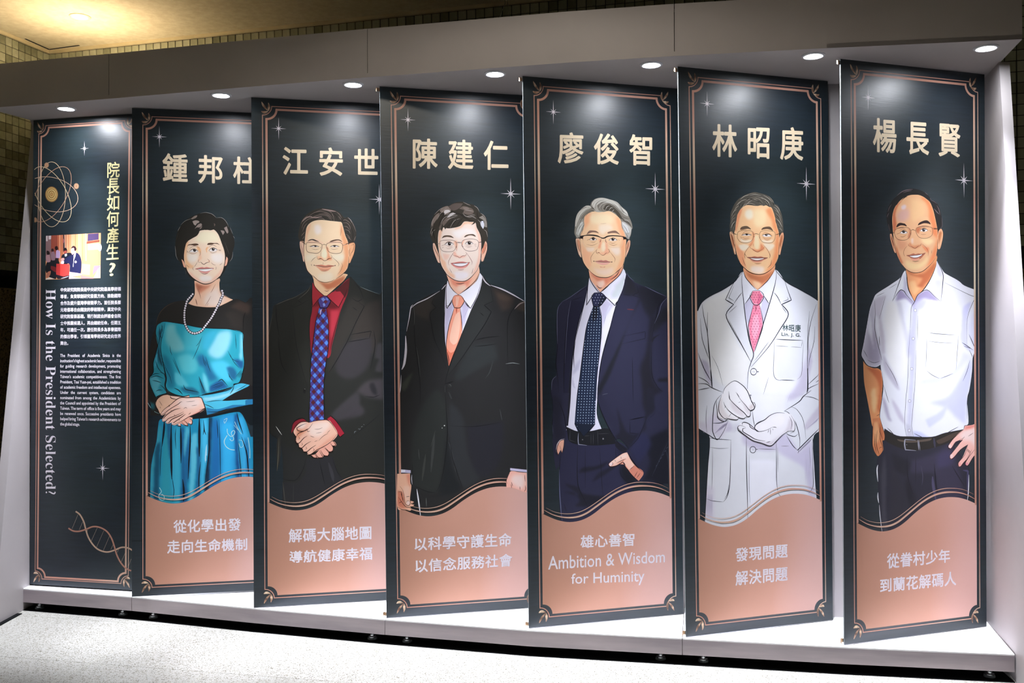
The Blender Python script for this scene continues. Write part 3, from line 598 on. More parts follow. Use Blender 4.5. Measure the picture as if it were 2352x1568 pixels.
# ---- banner 4: man, glasses, white shirt, coral tie ------------------------------
def art_coral(D):
    D.view(900, 620, 4.9)
    D.g('jacket')
    D.p('262626', '620 140 540 230 400 290 260 370 220 400 190 520 160 700 150 900 110 1100 100 1300 70 1500 55 1650 56 2740 1560 2740 1560 330 1490 345 1340 260 1240 210 1110 160 1020 60 980 40 800 200')
    D.p('35302c', '260 400 400 320 540 260 450 380 480 420 430 480 430 560 330 540 260 480'); D.p('3c332e', '1120 190 1240 240 1380 320 1340 420 1240 460 1190 360'); D.p('4a3e36', '1180 260 1260 270 1350 320 1300 350 1220 330'); D.p('3a322c', '1400 430 1460 350 1500 360 1500 470 1420 450')
    D.p('2b2d2c', '1010 80 1100 180 1140 350 1040 395 1120 470 1000 700 780 1000 640 1180 640 1080 800 680 950 300')
    D.p('232424', '600 160 480 310 450 370 500 420 430 490 460 720 560 950 620 1110 600 700 610 400')
    D.p('2c2f2f', '900 860 1150 830 1190 1000 1000 1100 760 1240 700 1200')
    D.p('3a3d35', '105 1300 200 1180 240 1150 180 1300 140 1370')
    for t in ('600 160 610 260 590 500 585 740 615 860 640 1080', '540 230 480 310 450 372 500 420 430 490 445 600 480 780 560 960 620 1120', '1020 100 960 270 890 430 800 680 740 840 680 1000 620 1180 600 1290', '1105 165 1140 350 1040 395 1120 468 1040 620 930 780 780 1000 640 1180', '930 790 1060 760 1205 745', '930 860 1040 850 1190 830', '1490 345 1400 400 1320 520 1300 700 1310 1200', '240 400 250 560 260 800 320 1300 310 1568', '995 480 1035 515', '610 1300 590 1568', '600 1280 700 1250'):
        D.s('101112', 8, t)
    for w, t in ((10, '215 430 280 375 400 320 540 235'), (9, '560 220 612 160'), (12, '1015 62 1050 130 1110 180'), (14, '1110 170 1240 215 1360 275 1490 350'), (9, '240 390 215 420 195 540 165 690'), (26, '155 740 158 900 140 1050 112 1120'), (8, '105 1180 95 1350 60 1480')):
        D.s('d8d2da', w, t)
    D.s('8a7c78', 14, '1380 440 1440 380 1500 360'); D.s('585a55', 5, '245 400 255 520 250 620'); D.s('4d504c', 5, '275 860 300 1000 320 1200'); D.s('9aa09e', 6, '1280 1055 1360 1045 1440 1058')
    D.e('2c2d2c', 650, 1300, 22, 22); D.s('6a6c6a', 4, '640 1290 660 1290 668 1310'); D.s('4a4c4a', 5, '600 1300 605 1568'); D.s('3c3f3e', 8, '1140 1020 1100 1150 1050 1220'); D.s('3a3c3a', 18, '440 1500 560 1390'); D.s('363838', 18, '640 1370 720 1568')
    D.g('shirt')
    D.p('e8e6f4', '630 120 650 180 700 240 750 280 770 270 840 220 930 150 990 30 1018 90 980 260 900 430 800 680 740 830 660 1000 640 1060 600 800 590 600 600 300 610 180')
    D.p('c9c2dc', '600 360 640 420 700 330 690 450 640 620 610 840 596 700'); D.p('c9c2dc', '790 420 830 350 900 430 860 430 820 600 790 680')
    D.q('efedf8', '626 118 612 180 612 380 622 432 700 300 740 278 690 230 645 160'); D.q('f1f0fa', '752 272 885 430 900 420 980 260 1020 90 988 30 930 140 840 215')
    for t in ('626 118 613 200 612 390 622 432 700 300 720 282', '632 110 650 170 700 235 752 280', '990 30 950 120 850 210 758 272', '775 290 830 360 885 432 960 290 1018 90', '615 400 645 400 685 340', '820 360 850 400 880 430'):
        D.s('2a2026', 8, t)
    D.s('b8b2c8', 6, '870 400 840 470 810 540'); D.s('2a2026', 7, '600 400 590 620 600 830')
    D.g('necktie')
    D.p('f5a387', '705 285 775 285 818 350 770 425 780 560 790 690 740 840 690 960 642 1082 610 880 630 700 680 500 702 425 678 345')
    D.p('fbc4aa', '720 500 760 470 770 600 740 800 690 840 650 780 680 620'); D.p('e57e62', '612 870 660 930 720 900 680 990 642 1080'); D.p('fbbfa6', '720 300 760 300 740 400 720 410'); D.p('d06a52', '715 425 740 425 728 500')
    for t in ('705 287 775 287 818 350 770 422 702 422 678 345 705 287', '702 425 680 500 640 640 612 850 640 1080', '770 425 785 560 792 690', '800 680 740 840 690 960 642 1082', '625 920 640 1000 645 1060'): D.s('3a201c', 8, t)
    D.g('neck')
    D.p('fbc4a8', '610 30 632 120 655 180 700 235 752 275 830 220 930 145 985 40 980 -40 620 -40'); D.p('f0977c', '640 60 700 110 780 125 860 115 900 90 850 190 760 270 740 200 680 160'); D.p('fbd4be', '740 180 830 160 840 210 780 250 740 240')
    for t in ('600 10 632 110 655 180 702 240 750 276', '985 30 940 120 850 205 756 275', '720 150 770 155 820 145'): D.s('3a201c', 7, t)
    D.view(900, 900, 4.9)
    D.g('jacket')
    D.p('2b2e2c', '500 -40 600 100 620 400 560 1000 500 1120 440 1135 300 1080 240 1040 220 600 320 200'); D.p('1d2022', '610 560 640 560 700 850 780 1080 700 1140 560 1180 530 1100 580 900'); D.p('2e3032', '650 100 800 300 860 700 1000 950 820 1100 700 880 640 520'); D.p('26262c', '850 380 1250 330 1240 700 1100 950 960 920 870 700')
    D.s('464843', 8, '490 430 440 620'); D.s('3f413d', 26, '380 700 340 1000'); D.s('3e403e', 30, '480 480 440 900'); D.s('4a4c50', 9, '640 560 680 700 720 900'); D.s('141516', 6, '640 380 900 390 1060 370 1250 335'); D.s('505250', 8, '300 640 310 760'); D.s('3c4038', 14, '100 600 90 760'); D.s('52534e', 10, '100 560 95 640'); D.s('141516', 9, '600 0 615 250 625 480 600 760 550 1020 500 1120'); D.s('141516', 8, '640 500 700 800 800 1090'); D.s('505254', 7, '1215 190 1240 320')
    D.e('e6e6e0', 592, 378, 7, 6); D.e('cfcfc8', 566, 405, 5, 5); D.s('d8d2da', 26, '85 -10 62 100 55 230')
    D.s('141516', 8, '230 800 235 1040'); D.s('cfcbd2', 8, '225 930 222 980 230 1040'); D.s('141516', 8, '240 1050 400 1120 480 1130')
    D.p('202325', '56 1180 240 1060 320 1200 320 1420 56 1420')
    D.s('eeeef4', 15, '280 1090 300 1220 325 1410'); D.s('5c605c', 9, '385 1190 390 1290')
    D.g('cuffs')
    D.q('cdc6e0', '60 866 212 880 212 912 60 905'); D.q('efeef8', '62 870 150 874 150 900 62 904'); D.q('cdc6e0', '1332 855 1520 875 1520 903 1332 882'); D.s('1a181c', 8, '60 862 212 876'); D.s('1a181c', 8, '60 910 214 914'); D.s('1a181c', 8, '1332 852 1520 870'); D.s('1a181c', 6, '1332 886 1520 906')
    D.after('hands')
    D.p('f6bfa0', '60 920 205 915 208 1020 222 1060 208 1180 210 1220 245 1230 248 1245 230 1255 255 1265 245 1285 205 1290 220 1320 200 1335 150 1325 120 1320 60 1290')
    D.p('e8957a', '160 925 205 920 205 1020 218 1060 195 1060'); D.p('d98468', '60 1110 110 1120 140 1170 140 1240 150 1285 190 1290 130 1310 60 1270'); D.p('f7c9b0', '130 1060 200 1060 205 1180 208 1250 190 1275 160 1260 140 1160')
    for t in ('205 915 208 1020 222 1060 208 1180 205 1260 185 1278 155 1262 140 1200 125 1110 90 1060', '210 1222 245 1230 246 1246 215 1255 252 1268 240 1285 190 1290', '70 1120 110 1125 120 1200 150 1280', '75 1180 100 1220 150 1285 200 1300 218 1322', '160 1178 200 1172', '60 1290 110 1320 150 1325 200 1332', '100 1130 130 1220', '80 1250 110 1230'): D.s('3a211c', 6, t)
    D.e('f9d8cc', 184, 1246, 18, 22); D.s('6a3c30', 4, '165 1250 168 1228 185 1222 200 1230')
    D.p('f6b8a4', '1340 890 1430 900 1518 908 1520 1110 1490 1125 1450 1110 1400 1090 1350 1075 1290 1075 1288 990 1310 940'); D.p('fbdad0', '1380 930 1490 930 1490 1060 1450 1085 1370 1040 1340 980')
    for t in ('1335 890 1305 950 1288 1000 1300 1030', '1340 1035 1350 1080', '1440 1060 1442 1100', '1500 1050 1505 1090 1490 1120', '1345 1010 1360 1060', '1495 930 1500 1010'): D.s('5a302a', 6, t)
    D.main()
    D.view(956, 452, 8)
    D.g('hair')
    D.p('39342c', '600 160 500 175 430 230 360 290 300 380 275 480 262 580 250 680 262 740 290 810 330 860 380 920 430 960 1190 1000 1240 900 1300 810 1320 700 1310 560 1300 430 1260 340 1165 290 1120 200 1060 150 940 120 860 90 760 95 680 120')
    D.g('face')
    D.p('f8c4a8', '308 860 330 850 350 880 380 960 410 1040 435 1120 438 1215 400 1200 370 1130 330 1030 308 940'); D.p('fbe0d2', '308 865 330 855 320 930 340 1020 380 1120 425 1200 400 1200 350 1100 312 980'); D.p('f8c4a8', '1250 830 1280 812 1302 870 1305 960 1270 1080 1240 1175 1200 1190 1190 1120 1200 1000')
    D.p('e08a6c', '1262 850 1280 880 1262 980 1225 1050 1205 1030 1215 950')
    D.p('fde4d6', '402 700 430 600 500 560 600 580 800 540 880 455 1000 460 1085 470 1110 560 1160 660 1185 740 1195 850 1190 1000 1180 1130 1160 1240 1120 1340 1040 1440 960 1510 880 1550 800 1550 700 1520 600 1460 530 1370 470 1270 435 1150 415 1000 400 850')
    D.p('fbc7a6', '402 700 430 600 490 570 460 700 440 800 440 1000 480 1130 540 1200 560 1300 640 1400 740 1440 700 1500 600 1450 520 1360 470 1270 435 1150 415 1000 400 850'); D.p('fbc9b4', '1085 470 1110 560 1160 660 1185 740 1195 850 1190 1000 1180 1130 1160 1240 1120 1340 1060 1410 1020 1440 1080 1300 1140 1100 1150 900 1140 740 1090 600')
    D.p('fbc9a8', '700 560 800 540 880 455 1040 450 1085 480 1040 500 900 500 830 560 720 600'); D.p('fdeee8', '660 640 900 580 1060 620 1100 700 900 680 800 760 700 720'); D.p('fdeef0', '700 1380 860 1370 960 1400 940 1480 820 1530 720 1490')
    D.p('f9bd9e', '690 820 740 800 760 870 740 1000 720 920'); D.p('f9bd9e', '870 800 900 780 860 850 850 920 836 860'); D.p('f9c0a8', '680 1020 720 1010 760 1080 900 1080 930 1030 900 1100 800 1120 700 1090')
    D.p('fcd0bc', '480 1040 620 1060 580 1140 520 1160')
    for w, t in ((12, '435 1200 470 1290 530 1390 600 1460 700 1525 800 1550 900 1545 980 1500 1050 1430 1120 1340 1160 1230'), (9, '410 1000 430 1120 436 1210'), (8, '1190 1000 1195 1080 1180 1180'), (7, '306 870 308 960 350 1090 400 1205 438 1215'), (7, '1250 825 1300 815 1305 960 1260 1110 1230 1185 1190 1185'), (7, '330 880 340 950 390 1050 410 1100'), (6, '1270 840 1285 900 1250 1010 1210 1060')): D.s('3a2420', w, t)
    for a in ((520, 880, 690, 870, 610, 862, 32, 50), (895, 862, 1050, 860, 976, 848, 32, 48)): D.eye(*a)
    D.h('5a4636', '470 760 505 715 570 705 640 715 690 755 620 740 560 735 510 745'); D.h('5a4636', '878 738 920 700 1000 684 1060 690 1095 732 1020 708 960 712 910 735')
    D.h('d8827a', '635 1220 700 1205 790 1190 870 1190 940 1205 985 1200 940 1270 880 1310 800 1318 740 1310 680 1270'); D.h('faf6fc', '672 1225 800 1220 945 1212 920 1245 860 1268 790 1272 720 1258'); D.h('f0aaa0', '690 1270 760 1290 850 1290 930 1262 880 1310 800 1320 740 1310')
    D.s('2e1a18', 8, '632 1218 680 1228 800 1218 900 1214 988 1200'); D.s('5a302c', 6, '680 1235 740 1272 820 1280 900 1262 950 1222'); D.s('a0544c', 9, '760 1338 820 1342 880 1332')
    for w, t in ((8, '672 1040 680 1070 720 1085 760 1095 800 1118 850 1085 900 1080 922 1050 915 1015'), (7, '700 1010 660 1060 610 1150 590 1210 605 1260'), (7, '905 1010 960 1080 1010 1160 1028 1210 1015 1250'), (5, '540 930 600 950 680 920'), (5, '560 905 620 920 670 905'), (5, '890 900 960 925 1030 910'), (5, '900 880 960 900 1020 895'), (5, '520 870 580 820 660 830'), (5, '900 840 960 805 1040 830'), (5, '460 900 520 880'), (5, '470 940 510 920'), (5, '1060 870 1110 870'), (5, '1070 890 1110 910'), (6, '610 1310 640 1370 660 1400'), (6, '1045 1310 1030 1380 1010 1410'), (5, '745 900 740 1000')): D.s('8a4a3a', w, t)
    D.g('glasses')
    D.line('7a5a4c', 7, D.curve('435 850 445 810 540 795 660 795 720 820 742 870 720 950 670 1000 560 1008 480 990 440 930 435 850', 40)); D.line('6a4a40', 7, D.curve('835 850 860 800 960 775 1080 780 1140 820 1140 900 1110 970 1020 995 920 985 860 930 835 850', 40))
    D.s('7a5a5a', 8, '735 835 785 832 835 838'); D.s('7a5a5a', 6, '740 848 785 845 835 850'); D.s('8a7a70', 10, '375 858 440 862'); D.s('5a4440', 12, '1140 840 1180 830 1225 825'); D.s('7a5248', 6, '745 890 740 930 715 915'); D.s('7a5248', 6, '830 880 850 920 870 910')
    D.g('hair')
    D.p('39342c', '400 1000 372 900 350 800 400 640 430 560 470 640 500 540 535 600 560 560 640 510 620 580 700 540 800 490 730 560 820 520 880 455 960 440 1050 440 1100 430 1110 380 900 300 600 300 400 500 340 700 350 860')
    D.p('39342c', '1090 400 1060 460 1010 520 1070 490 1100 450 1120 540 1160 650 1185 730 1195 860 1205 960 1240 900 1280 700 1200 440')
    for c, t in (('8f8078', '480 200 580 170 640 240 600 300 540 330 510 330 560 260 480 290 430 260'), ('e2dcdc', '520 250 600 240 630 270 560 300 510 325'), ('d2cccc', '640 300 720 290 740 300 660 340 570 400 560 380'), ('6f625a', '790 220 860 170 960 190 1040 230 1050 300 960 330 860 300 880 240'), ('857870', '850 190 940 190 980 220 900 240'),
                 ('6f625a', '480 470 560 380 640 380 560 470 500 540'), ('625650', '590 180 700 120 860 120 800 200 700 250 620 220'), ('d8dae4', '1180 460 1230 440 1250 520 1230 590 1190 530'), ('8f8880', '1150 380 1220 340 1290 440 1300 560 1250 540 1240 440'), ('8a7c74', '300 420 360 330 430 290 400 380 330 480 300 560 285 500'), ('6a5e56', '420 560 480 460 460 560 440 620')):
        D.p(c, t)
    for t in ('560 330 680 290 740 300', '590 370 700 340 760 340', '540 440 640 390 760 350', '900 245 980 250 1060 270', '930 360 1010 340 1080 320', '850 290 900 350 990 370 1090 340', '1180 300 1240 340 1290 420', '1130 420 1190 480 1210 560', '270 580 290 460 330 380', '260 690 280 600 310 560', '280 720 300 640 350 600', '330 330 420 240 500 190', '1060 160 1120 200 1160 270', '1240 600 1290 640 1310 740', '860 95 930 130 1000 160', '380 420 450 300 560 200', '620 570 700 440 800 400', '1000 350 1070 380 1100 400', '450 500 500 400 600 330'):
        D.s('c4bcb6', 6, t)
    for t in ('640 260 700 290 840 330 950 390', '420 330 520 300 440 450 400 560', '690 380 640 470 560 560', '760 380 700 480 640 540', '860 380 800 450 740 540', '780 300 900 390 1000 420', '1120 260 1130 360 1200 480', '320 480 310 640 350 780'):
        D.s('1f1c18', 14, t)

# ---- banner 5: grey-haired man, half-rim glasses, navy suit ----------------------
def art_navy(D):
    D.view(1240, 600, 4.9)
    D.g('shirt')
    D.p('e2e0f0', '560 180 640 300 680 350 760 290 930 90 960 120 940 300 870 470 800 700 740 900 690 1100 660 1300 650 1500 640 1720 700 1900 770 2050 560 2060 400 2040 290 1960 310 1780 330 1560 360 1200 400 900 460 650 520 400 540 260')
    D.p('c5c0d8', '480 540 520 380 440 700 400 900 370 1200 350 1400 345 1250 385 950 430 700'); D.p('c5c0d8', '690 520 740 430 830 490 740 620 700 760 690 1000 650 1400 650 1250 670 1000 700 700'); D.p('c8c6dc', '460 1080 390 1190 360 1290 440 1200'); D.p('cfcbe0', '370 1300 400 1440 360 1380'); D.p('cfd0e0', '800 500 730 640 710 740 740 600 780 500')
    D.q('eceaf6', '555 178 524 495 580 400 612 352 650 350 600 290 572 230'); D.q('e8e9f4', '940 80 972 150 930 300 845 497 750 410 690 350 760 290 850 210 910 140'); D.p('cfd6da', '850 280 972 150 930 320 880 400 830 410 810 380 850 300')
    D.g('jacket')
    D.p('2c2c40', '530 265 430 340 320 410 240 460 200 540 188 700 190 920 180 1120 185 1290 140 1330 125 1480 150 1600 140 1820 150 2140 180 2350 250 2250 300 2040 295 1960 300 1860 320 1620 345 1350 365 1100 400 850 440 660 500 450 540 290')
    D.p('2c2c41', '975 130 1050 220 1120 260 1280 320 1420 390 1450 410 1500 430 1500 2500 1180 2500 1110 2350 1000 2120 900 2000 850 2020 780 1890 700 1700 650 1560 650 1420 670 1270 700 1100 750 900 810 680 870 480 935 310')
    D.p('23232b', '975 130 1060 230 1110 350 1040 385 930 370'); D.p('22222c', '1120 260 1280 320 1420 390 1310 560 1290 600 1240 640 1180 560 1130 420 1090 370'); D.p('1f2028', '1120 420 1135 430 1000 700 930 900 800 1250 700 1450 690 1568 660 1500 650 1430 700 1330 880 960 940 830')
    D.p('201f28', '1240 660 1290 620 1270 800 1250 1000 1260 1260 1300 1400 1390 1470 1280 1510 1260 1700 1170 1650 1150 1400 1130 1200 1200 1000'); D.p('23232c', '1300 600 1450 500 1460 640 1380 700 1300 800 1270 800'); D.p('1f1e26', '1340 1320 1460 1310 1460 1360 1330 1350'); D.p('1f1f27', '1270 860 1370 810 1300 860 1260 920')
    D.p('25253a', '500 450 350 440 310 640 290 900 270 1150 275 1568 290 1850 315 1850 335 1568 345 1350 365 1100 400 850 440 660'); D.p('26262f', '480 520 430 700 390 880 350 1150 330 1350 312 1568 300 1850 318 1850 345 1568 360 1250 395 900')
    for w, t in ((9, '535 265 510 430 440 660 400 850 365 1100 345 1350 325 1568'), (8, '350 440 310 640 285 950 270 1300 275 1568'), (8, '972 140 935 310 850 520 770 830 700 1080 650 1430 660 1568'), (7, '190 560 185 800 200 950 180 1150 200 1300 210 1480'), (6, '410 390 440 350 530 290'), (6, '350 440 480 400'), (6, '1090 260 1110 350 1040 382 1135 412'), (6, '945 840 1186 790 1186 868 910 932'), (7, '1420 400 1340 490 1310 620 1250 900'), (6, '1040 1080 1050 1568'), (6, '1260 920 1260 1260 1330 1420 1390 1470'), (6, '930 370 1030 385')): D.s('14141c', w, t)
    for w, t in ((6, '250 460 210 510 195 600 195 820 200 930'), (5, '350 440 320 600 300 820 280 1150'), (4, '240 460 330 410 430 340 530 270'), (6, '185 1290 140 1340 130 1450'), (5, '1180 280 1300 340 1420 395'), (5, '1440 405 1370 480 1340 580 1290 700'), (4, '970 120 1010 180 1060 220')): D.s('6c6e88', w, t)
    D.s('5c3038', 15, '980 538 1060 545'); D.s('5a5c68', 7, '695 1503 740 1490 765 1488')
    D.g('necktie')
    tie = '600 505 560 620 530 720 500 900 475 1100 450 1300 420 1500 400 1700 390 1830 430 1920 490 1975 560 1900 620 1830 628 1568 640 1300 665 1050 690 800 690 620 670 505'
    D.q('1f2a42', tie); D.q('2c2f4c', '612 355 690 352 750 410 676 503 602 503 582 400'); D.q('1c2030', '700 380 745 415 680 500 650 500 690 400'); D.p('171a26', '610 510 640 515 650 620 600 680 590 600')
    D.dots(tie, 'b8c8dc', 31, 31, 5.5, -.06); D.dots('612 360 690 358 750 410 676 500 602 500 585 400', 'c8c8e0', 31, 31, 5, .1)
    for t in ('612 353 690 352 750 410 676 503 602 503 582 400 612 353', '602 505 560 620 525 740 500 900 475 1100 450 1300 420 1500 400 1720', '675 505 692 620 692 800 668 1050 642 1300 630 1568'): D.s('0e1018', 9, t)
    D.g('neck')
    D.p('f6b795', '550 110 570 200 610 260 680 345 740 290 830 220 920 120 940 50 930 -30 560 -30'); D.p('e58f70', '560 110 650 165 760 180 860 150 930 70 900 150 800 220 700 300 660 280 640 220 590 170'); D.p('fbd4c0', '640 230 720 210 730 260 690 300 660 290')
    for t in ('550 110 570 215 640 320 672 350', '940 50 900 150 780 260 690 345', '635 265 670 300 700 295', '900 90 860 160 790 210'): D.s('2e1c1c', 8, t)
    D.g('shirt')
    for t in ('556 178 540 280 524 495 583 400 615 352', '690 350 770 425 845 497 880 440 935 310', '870 450 850 480', '385 1200 380 1050 400 900'): D.s('1c1c28', 8, t)
    D.view(1240, 890, 4.9)
    D.g('trousers')
    D.p('2c2c44', '240 560 330 460 420 600 760 640 860 600 1000 700 1180 1060 1100 1060 1000 1200 700 1420 400 1640 240 1640 215 1200 220 950')
    D.p('1f1f2c', '480 900 640 880 780 820 700 900 560 940 440 960'); D.p('21212f', '600 1040 660 960 780 900 860 880 760 960 680 1010 560 1070'); D.p('1f1f2c', '440 1110 480 1190 720 1220 740 1240 560 1330 380 1330 440 1290 420 1220 250 1170 380 1180 430 1240'); D.p('22222f', '280 1080 400 1110 440 1140 440 1200 340 1130'); D.p('1a1b24', '940 830 960 880 1110 1050 1000 1090 930 1010 905 920'); D.p('24243a', '900 700 990 700 880 770 860 680')
    for w, t in ((9, '425 650 420 900 430 1100 480 1220 540 1340'), (5, '510 670 510 900 510 1130'), (5, '670 680 685 860 700 1100 715 1240'), (6, '240 700 220 940 225 1200 240 1400'), (7, '900 880 910 980 960 1040 1000 1070'), (6, '850 680 860 800 880 860'), (5, '270 1300 300 1400')): D.s('14141c', w, t)
    D.s('6a6e8c', 8, '218 920 222 1150 235 1350 250 1500')
    D.g('belt')
    D.p('1c1d22', '300 440 420 490 560 490 770 460 850 600 860 630 640 650 430 640 330 600 310 520')
    for w, t in ((5, '340 460 335 590 400 610'), (9, '530 650 435 638 430 580 435 510'), (5, '500 545 560 540'), (5, '600 515 600 640'), (5, '650 520 780 515'), (4, '575 520 575 640'), (4, '650 480 655 650')): D.s('9a9cb0' if w == 9 else '4a4a50', w, t)
    D.e('7a7a80', 712, 575, 8, 10); D.e('6a6a70', 480, 585, 7, 7); D.q('1b2233', '395 400 440 460 490 548 555 480 625 410'); D.s('0e1018', 8, '390 400 440 480 490 548'); D.s('0e1018', 8, '622 410 560 480 492 550')
    D.g('jacket')
    D.p('2a2a3e', '650 60 700 70 800 260 900 430 1010 560 1130 620 1300 560 1500 620 1500 1250 1450 1120 1280 1060 1160 1060 1170 950 1080 880 990 720 900 640 850 560 780 430 700 280 650 130')
    D.p('22222e', '1200 0 1290 0 1280 130 1290 250 1200 350 1190 470 1130 520 1000 690 850 560 900 480 860 200 980 500 1140 500 1180 340'); D.p('1b1c26', '1230 560 1460 450 1500 700 1460 1250 1300 1060 1160 1060 1240 820 1150 640'); D.p('2b2c48', '1140 520 1230 560 1240 680 1110 850 1010 700 1040 650'); D.p('20202b', '860 600 990 690 940 730 850 660')
    D.s('14141c', 7, '640 100 680 240 760 420 880 620 985 715'); D.s('14141c', 6, '990 690 1080 600 1130 520 1200 340'); D.s('14141c', 6, '1010 360 1200 322'); D.s('14141c', 5, '1010 370 1015 510 1120 520'); D.s('14141c', 8, '985 725 1080 870 1165 950'); D.s('585a68', 7, '700 80 765 65')
    for k in range(6): D.s('585c6c', 5, '%d %d %d %d' % (1305 + 24 * k, 885 - 40 * k, 1325 + 24 * k, 862 - 40 * k))
    D.s('4a5260', 5, '1425 710 1460 900'); D.s('3a3e4c', 6, '1440 610 1260 1000'); D.s('14141c', 7, '130 60 150 300 140 420 165 700 200 760'); D.s('4a4c60', 5, '235 250 235 380 280 520'); D.s('686c88', 5, '140 420 160 640 185 730')
    D.p('242433', '210 100 250 200 240 400 300 520 280 570 220 580 180 660 160 500 150 300 140 120'); D.s('14141c', 8, '210 150 270 300 290 420 330 560')
    D.s('d8c8c8', 8, '183 700 195 640 230 590 278 577')
    D.g('hands')
    D.p('f2b59c', '272 588 268 660 250 738 232 700 205 755 195 720 190 680 215 620 240 595'); D.s('3a211c', 6, '272 588 268 660 250 738 225 650'); D.s('3a211c', 6, '225 720 205 755 190 700 215 620')
    D.p('f7c4b0', '775 850 800 830 900 755 980 725 1020 800 1080 880 1168 955 1110 1052 1040 980 970 880 940 840 880 870 800 890 780 880'); D.p('d98a74', '1020 920 1060 870 1090 890 1168 955 1110 1052 1040 985 1000 930'); D.p('fbdacb', '790 840 900 770 975 740 990 780 900 800 820 850'); D.p('eea48c', '870 860 960 800 940 850 1010 940 960 870')
    for w, t in ((9, '985 725 920 745 800 830 772 860 790 888 860 878 935 835 970 900 1040 985 1112 1052'), (7, '985 725 1020 800 1080 880 1168 955'), (6, '970 800 920 820 860 850'), (5, '910 775 915 800'), (5, '840 815 855 830'), (5, '1060 1010 1100 940'), (5, '1085 1020 1130 960'), (5, '1000 930 1060 880')): D.s('3a211c', w, t)
    D.e('fbdcd8', 798, 862, 20, 18); D.s('6a3c30', 5, '815 838 820 860 805 880')
    # head
    D.view(1288, 446, 8)
    D.g('hair')
    D.p('8d877c', '540 220 480 208 430 230 360 290 300 370 268 480 260 580 250 680 258 740 300 810 350 780 1190 800 1250 830 1290 740 1300 650 1318 620 1300 520 1250 400 1210 310 1120 230 1030 140 900 95 780 65 680 70 600 110 560 150')
    D.g('face')
    D.p('f4cdb0', '275 830 310 810 350 830 370 1000 378 1165 340 1130 310 1030 290 940'); D.p('d9906c', '300 840 345 850 365 1060 340 1040 320 950'); D.p('f2c3a4', '1240 850 1265 840 1282 870 1270 950 1245 1040 1190 1165 1185 1100 1200 950'); D.p('d08a68', '1235 870 1262 870 1250 960 1200 1060 1200 980')
    D.p('fccfa4', '430 440 460 380 540 330 680 310 780 325 880 310 960 340 1060 420 1110 500 1120 600 1170 700 1200 820 1195 1000 1180 1160 1140 1320 1040 1420 960 1490 860 1530 760 1530 640 1490 520 1390 440 1290 400 1190 375 1060 355 880 370 720 420 620')
    D.p('f8b284', '1010 420 1060 420 1110 500 1120 600 1170 700 1200 820 1195 1000 1180 1160 1140 1320 1040 1420 980 1460 1060 1300 1110 1150 1090 1000 1130 820 1080 700 1040 560'); D.p('f8b68a', '430 440 460 380 540 335 560 400 520 520 440 640 420 620'); D.p('fde0b8', '560 380 800 360 940 400 960 520 860 560 600 540 540 460'); D.p('fde2c8', '700 560 900 560 960 640 820 700 780 740 700 680')
    D.p('f9bb92', '380 860 440 1000 560 1080 540 1180 560 1300 500 1360 420 1240 380 1060'); D.p('fdd8c0', '600 1360 800 1380 960 1340 940 1440 820 1490 680 1460'); D.p('fde0cc', '900 980 1080 970 1090 1080 1020 1120 930 1040'); D.p('fddcc4', '460 980 620 980 600 1040 500 1050')
    D.p('f2a580', '700 820 730 830 745 900 720 1000 680 990 710 900'); D.p('f7b692', '820 840 860 900 860 980 880 1040 880 1090 800 1110 720 1090 690 1070 800 1080'); D.p('fde0c0', '760 900 810 880 820 1000 790 1050 750 1020')
    for w, t in ((12, '520 1400 600 1470 680 1515 780 1530 870 1525 960 1480 1060 1390'), (8, '385 1160 420 1260 480 1350 540 1410'), (10, '1140 1320 1060 1400 1000 1460'), (7, '355 850 365 1000 380 1160'), (7, '1195 900 1195 1060 1185 1165'), (7, '275 830 275 900 300 1010 330 1110 378 1165'), (7, '300 830 300 900 330 1010 355 1055'), (7, '1245 845 1280 860 1275 940 1240 1060 1190 1165'), (6, '1230 880 1240 960 1200 1070'), (7, '1165 1180 1150 1280 1130 1330')): D.s('3a2420', w, t)
    for a in ((520, 835, 665, 835, 597, 815, 30, 45), (880, 845, 1040, 842, 958, 825, 30, 45)): D.eye(*a)
    D.h('8a6a5c', '475 735 520 672 580 665 650 675 700 715 640 702 580 700 530 715'); D.h('8a6a5c', '860 700 910 680 1000 668 1050 700 1085 742 1020 715 940 712 870 722')
    D.h('c98478', '610 1232 680 1220 740 1208 780 1218 830 1210 880 1232 940 1246 860 1252 760 1250 660 1240'); D.h('f2b4a4', '640 1245 760 1254 900 1252 860 1285 780 1300 700 1280'); D.s('4a2622', 8, '608 1230 680 1240 780 1248 860 1248 940 1246'); D.e('2a1a18', 607, 1230, 9, 9); D.e('2a1a18', 938, 1244, 8, 10); D.p('e49a80', '690 1315 770 1330 850 1312 800 1350 730 1345')
    for w, t in ((7, '672 1000 652 1040 658 1080 690 1100'), (11, '665 1075 700 1072 716 1086'), (9, '716 1086 760 1118 800 1112 830 1082 860 1082'), (7, '860 1082 895 1060 885 1020 862 1005'), (6, '655 1020 580 1110 550 1180 570 1270'), (6, '890 1040 960 1130 998 1190 985 1250'), (5, '540 870 600 885 650 860'), (5, '470 920 580 940 690 890'), (5, '880 880 950 900 1010 890'), (5, '520 820 480 850'), (5, '1060 830 1080 850'), (5, '870 900 960 940 1040 915'), (5, '1110 480 1120 600 1160 690'), (5, '420 620 390 700 360 760'), (3, '730 540 840 535')): D.s('8a4c38', w, t)
    D.g('glasses')
    D.p('1c1518', '355 765 420 755 500 740 600 742 680 758 740 790 790 795 850 765 940 752 1060 758 1140 772 1200 792 1205 830 1160 830 1150 860 1140 790 1060 775 940 770 860 785 810 812 760 815 720 795 660 775 560 762 470 762 415 780 405 850 395 815 360 812')
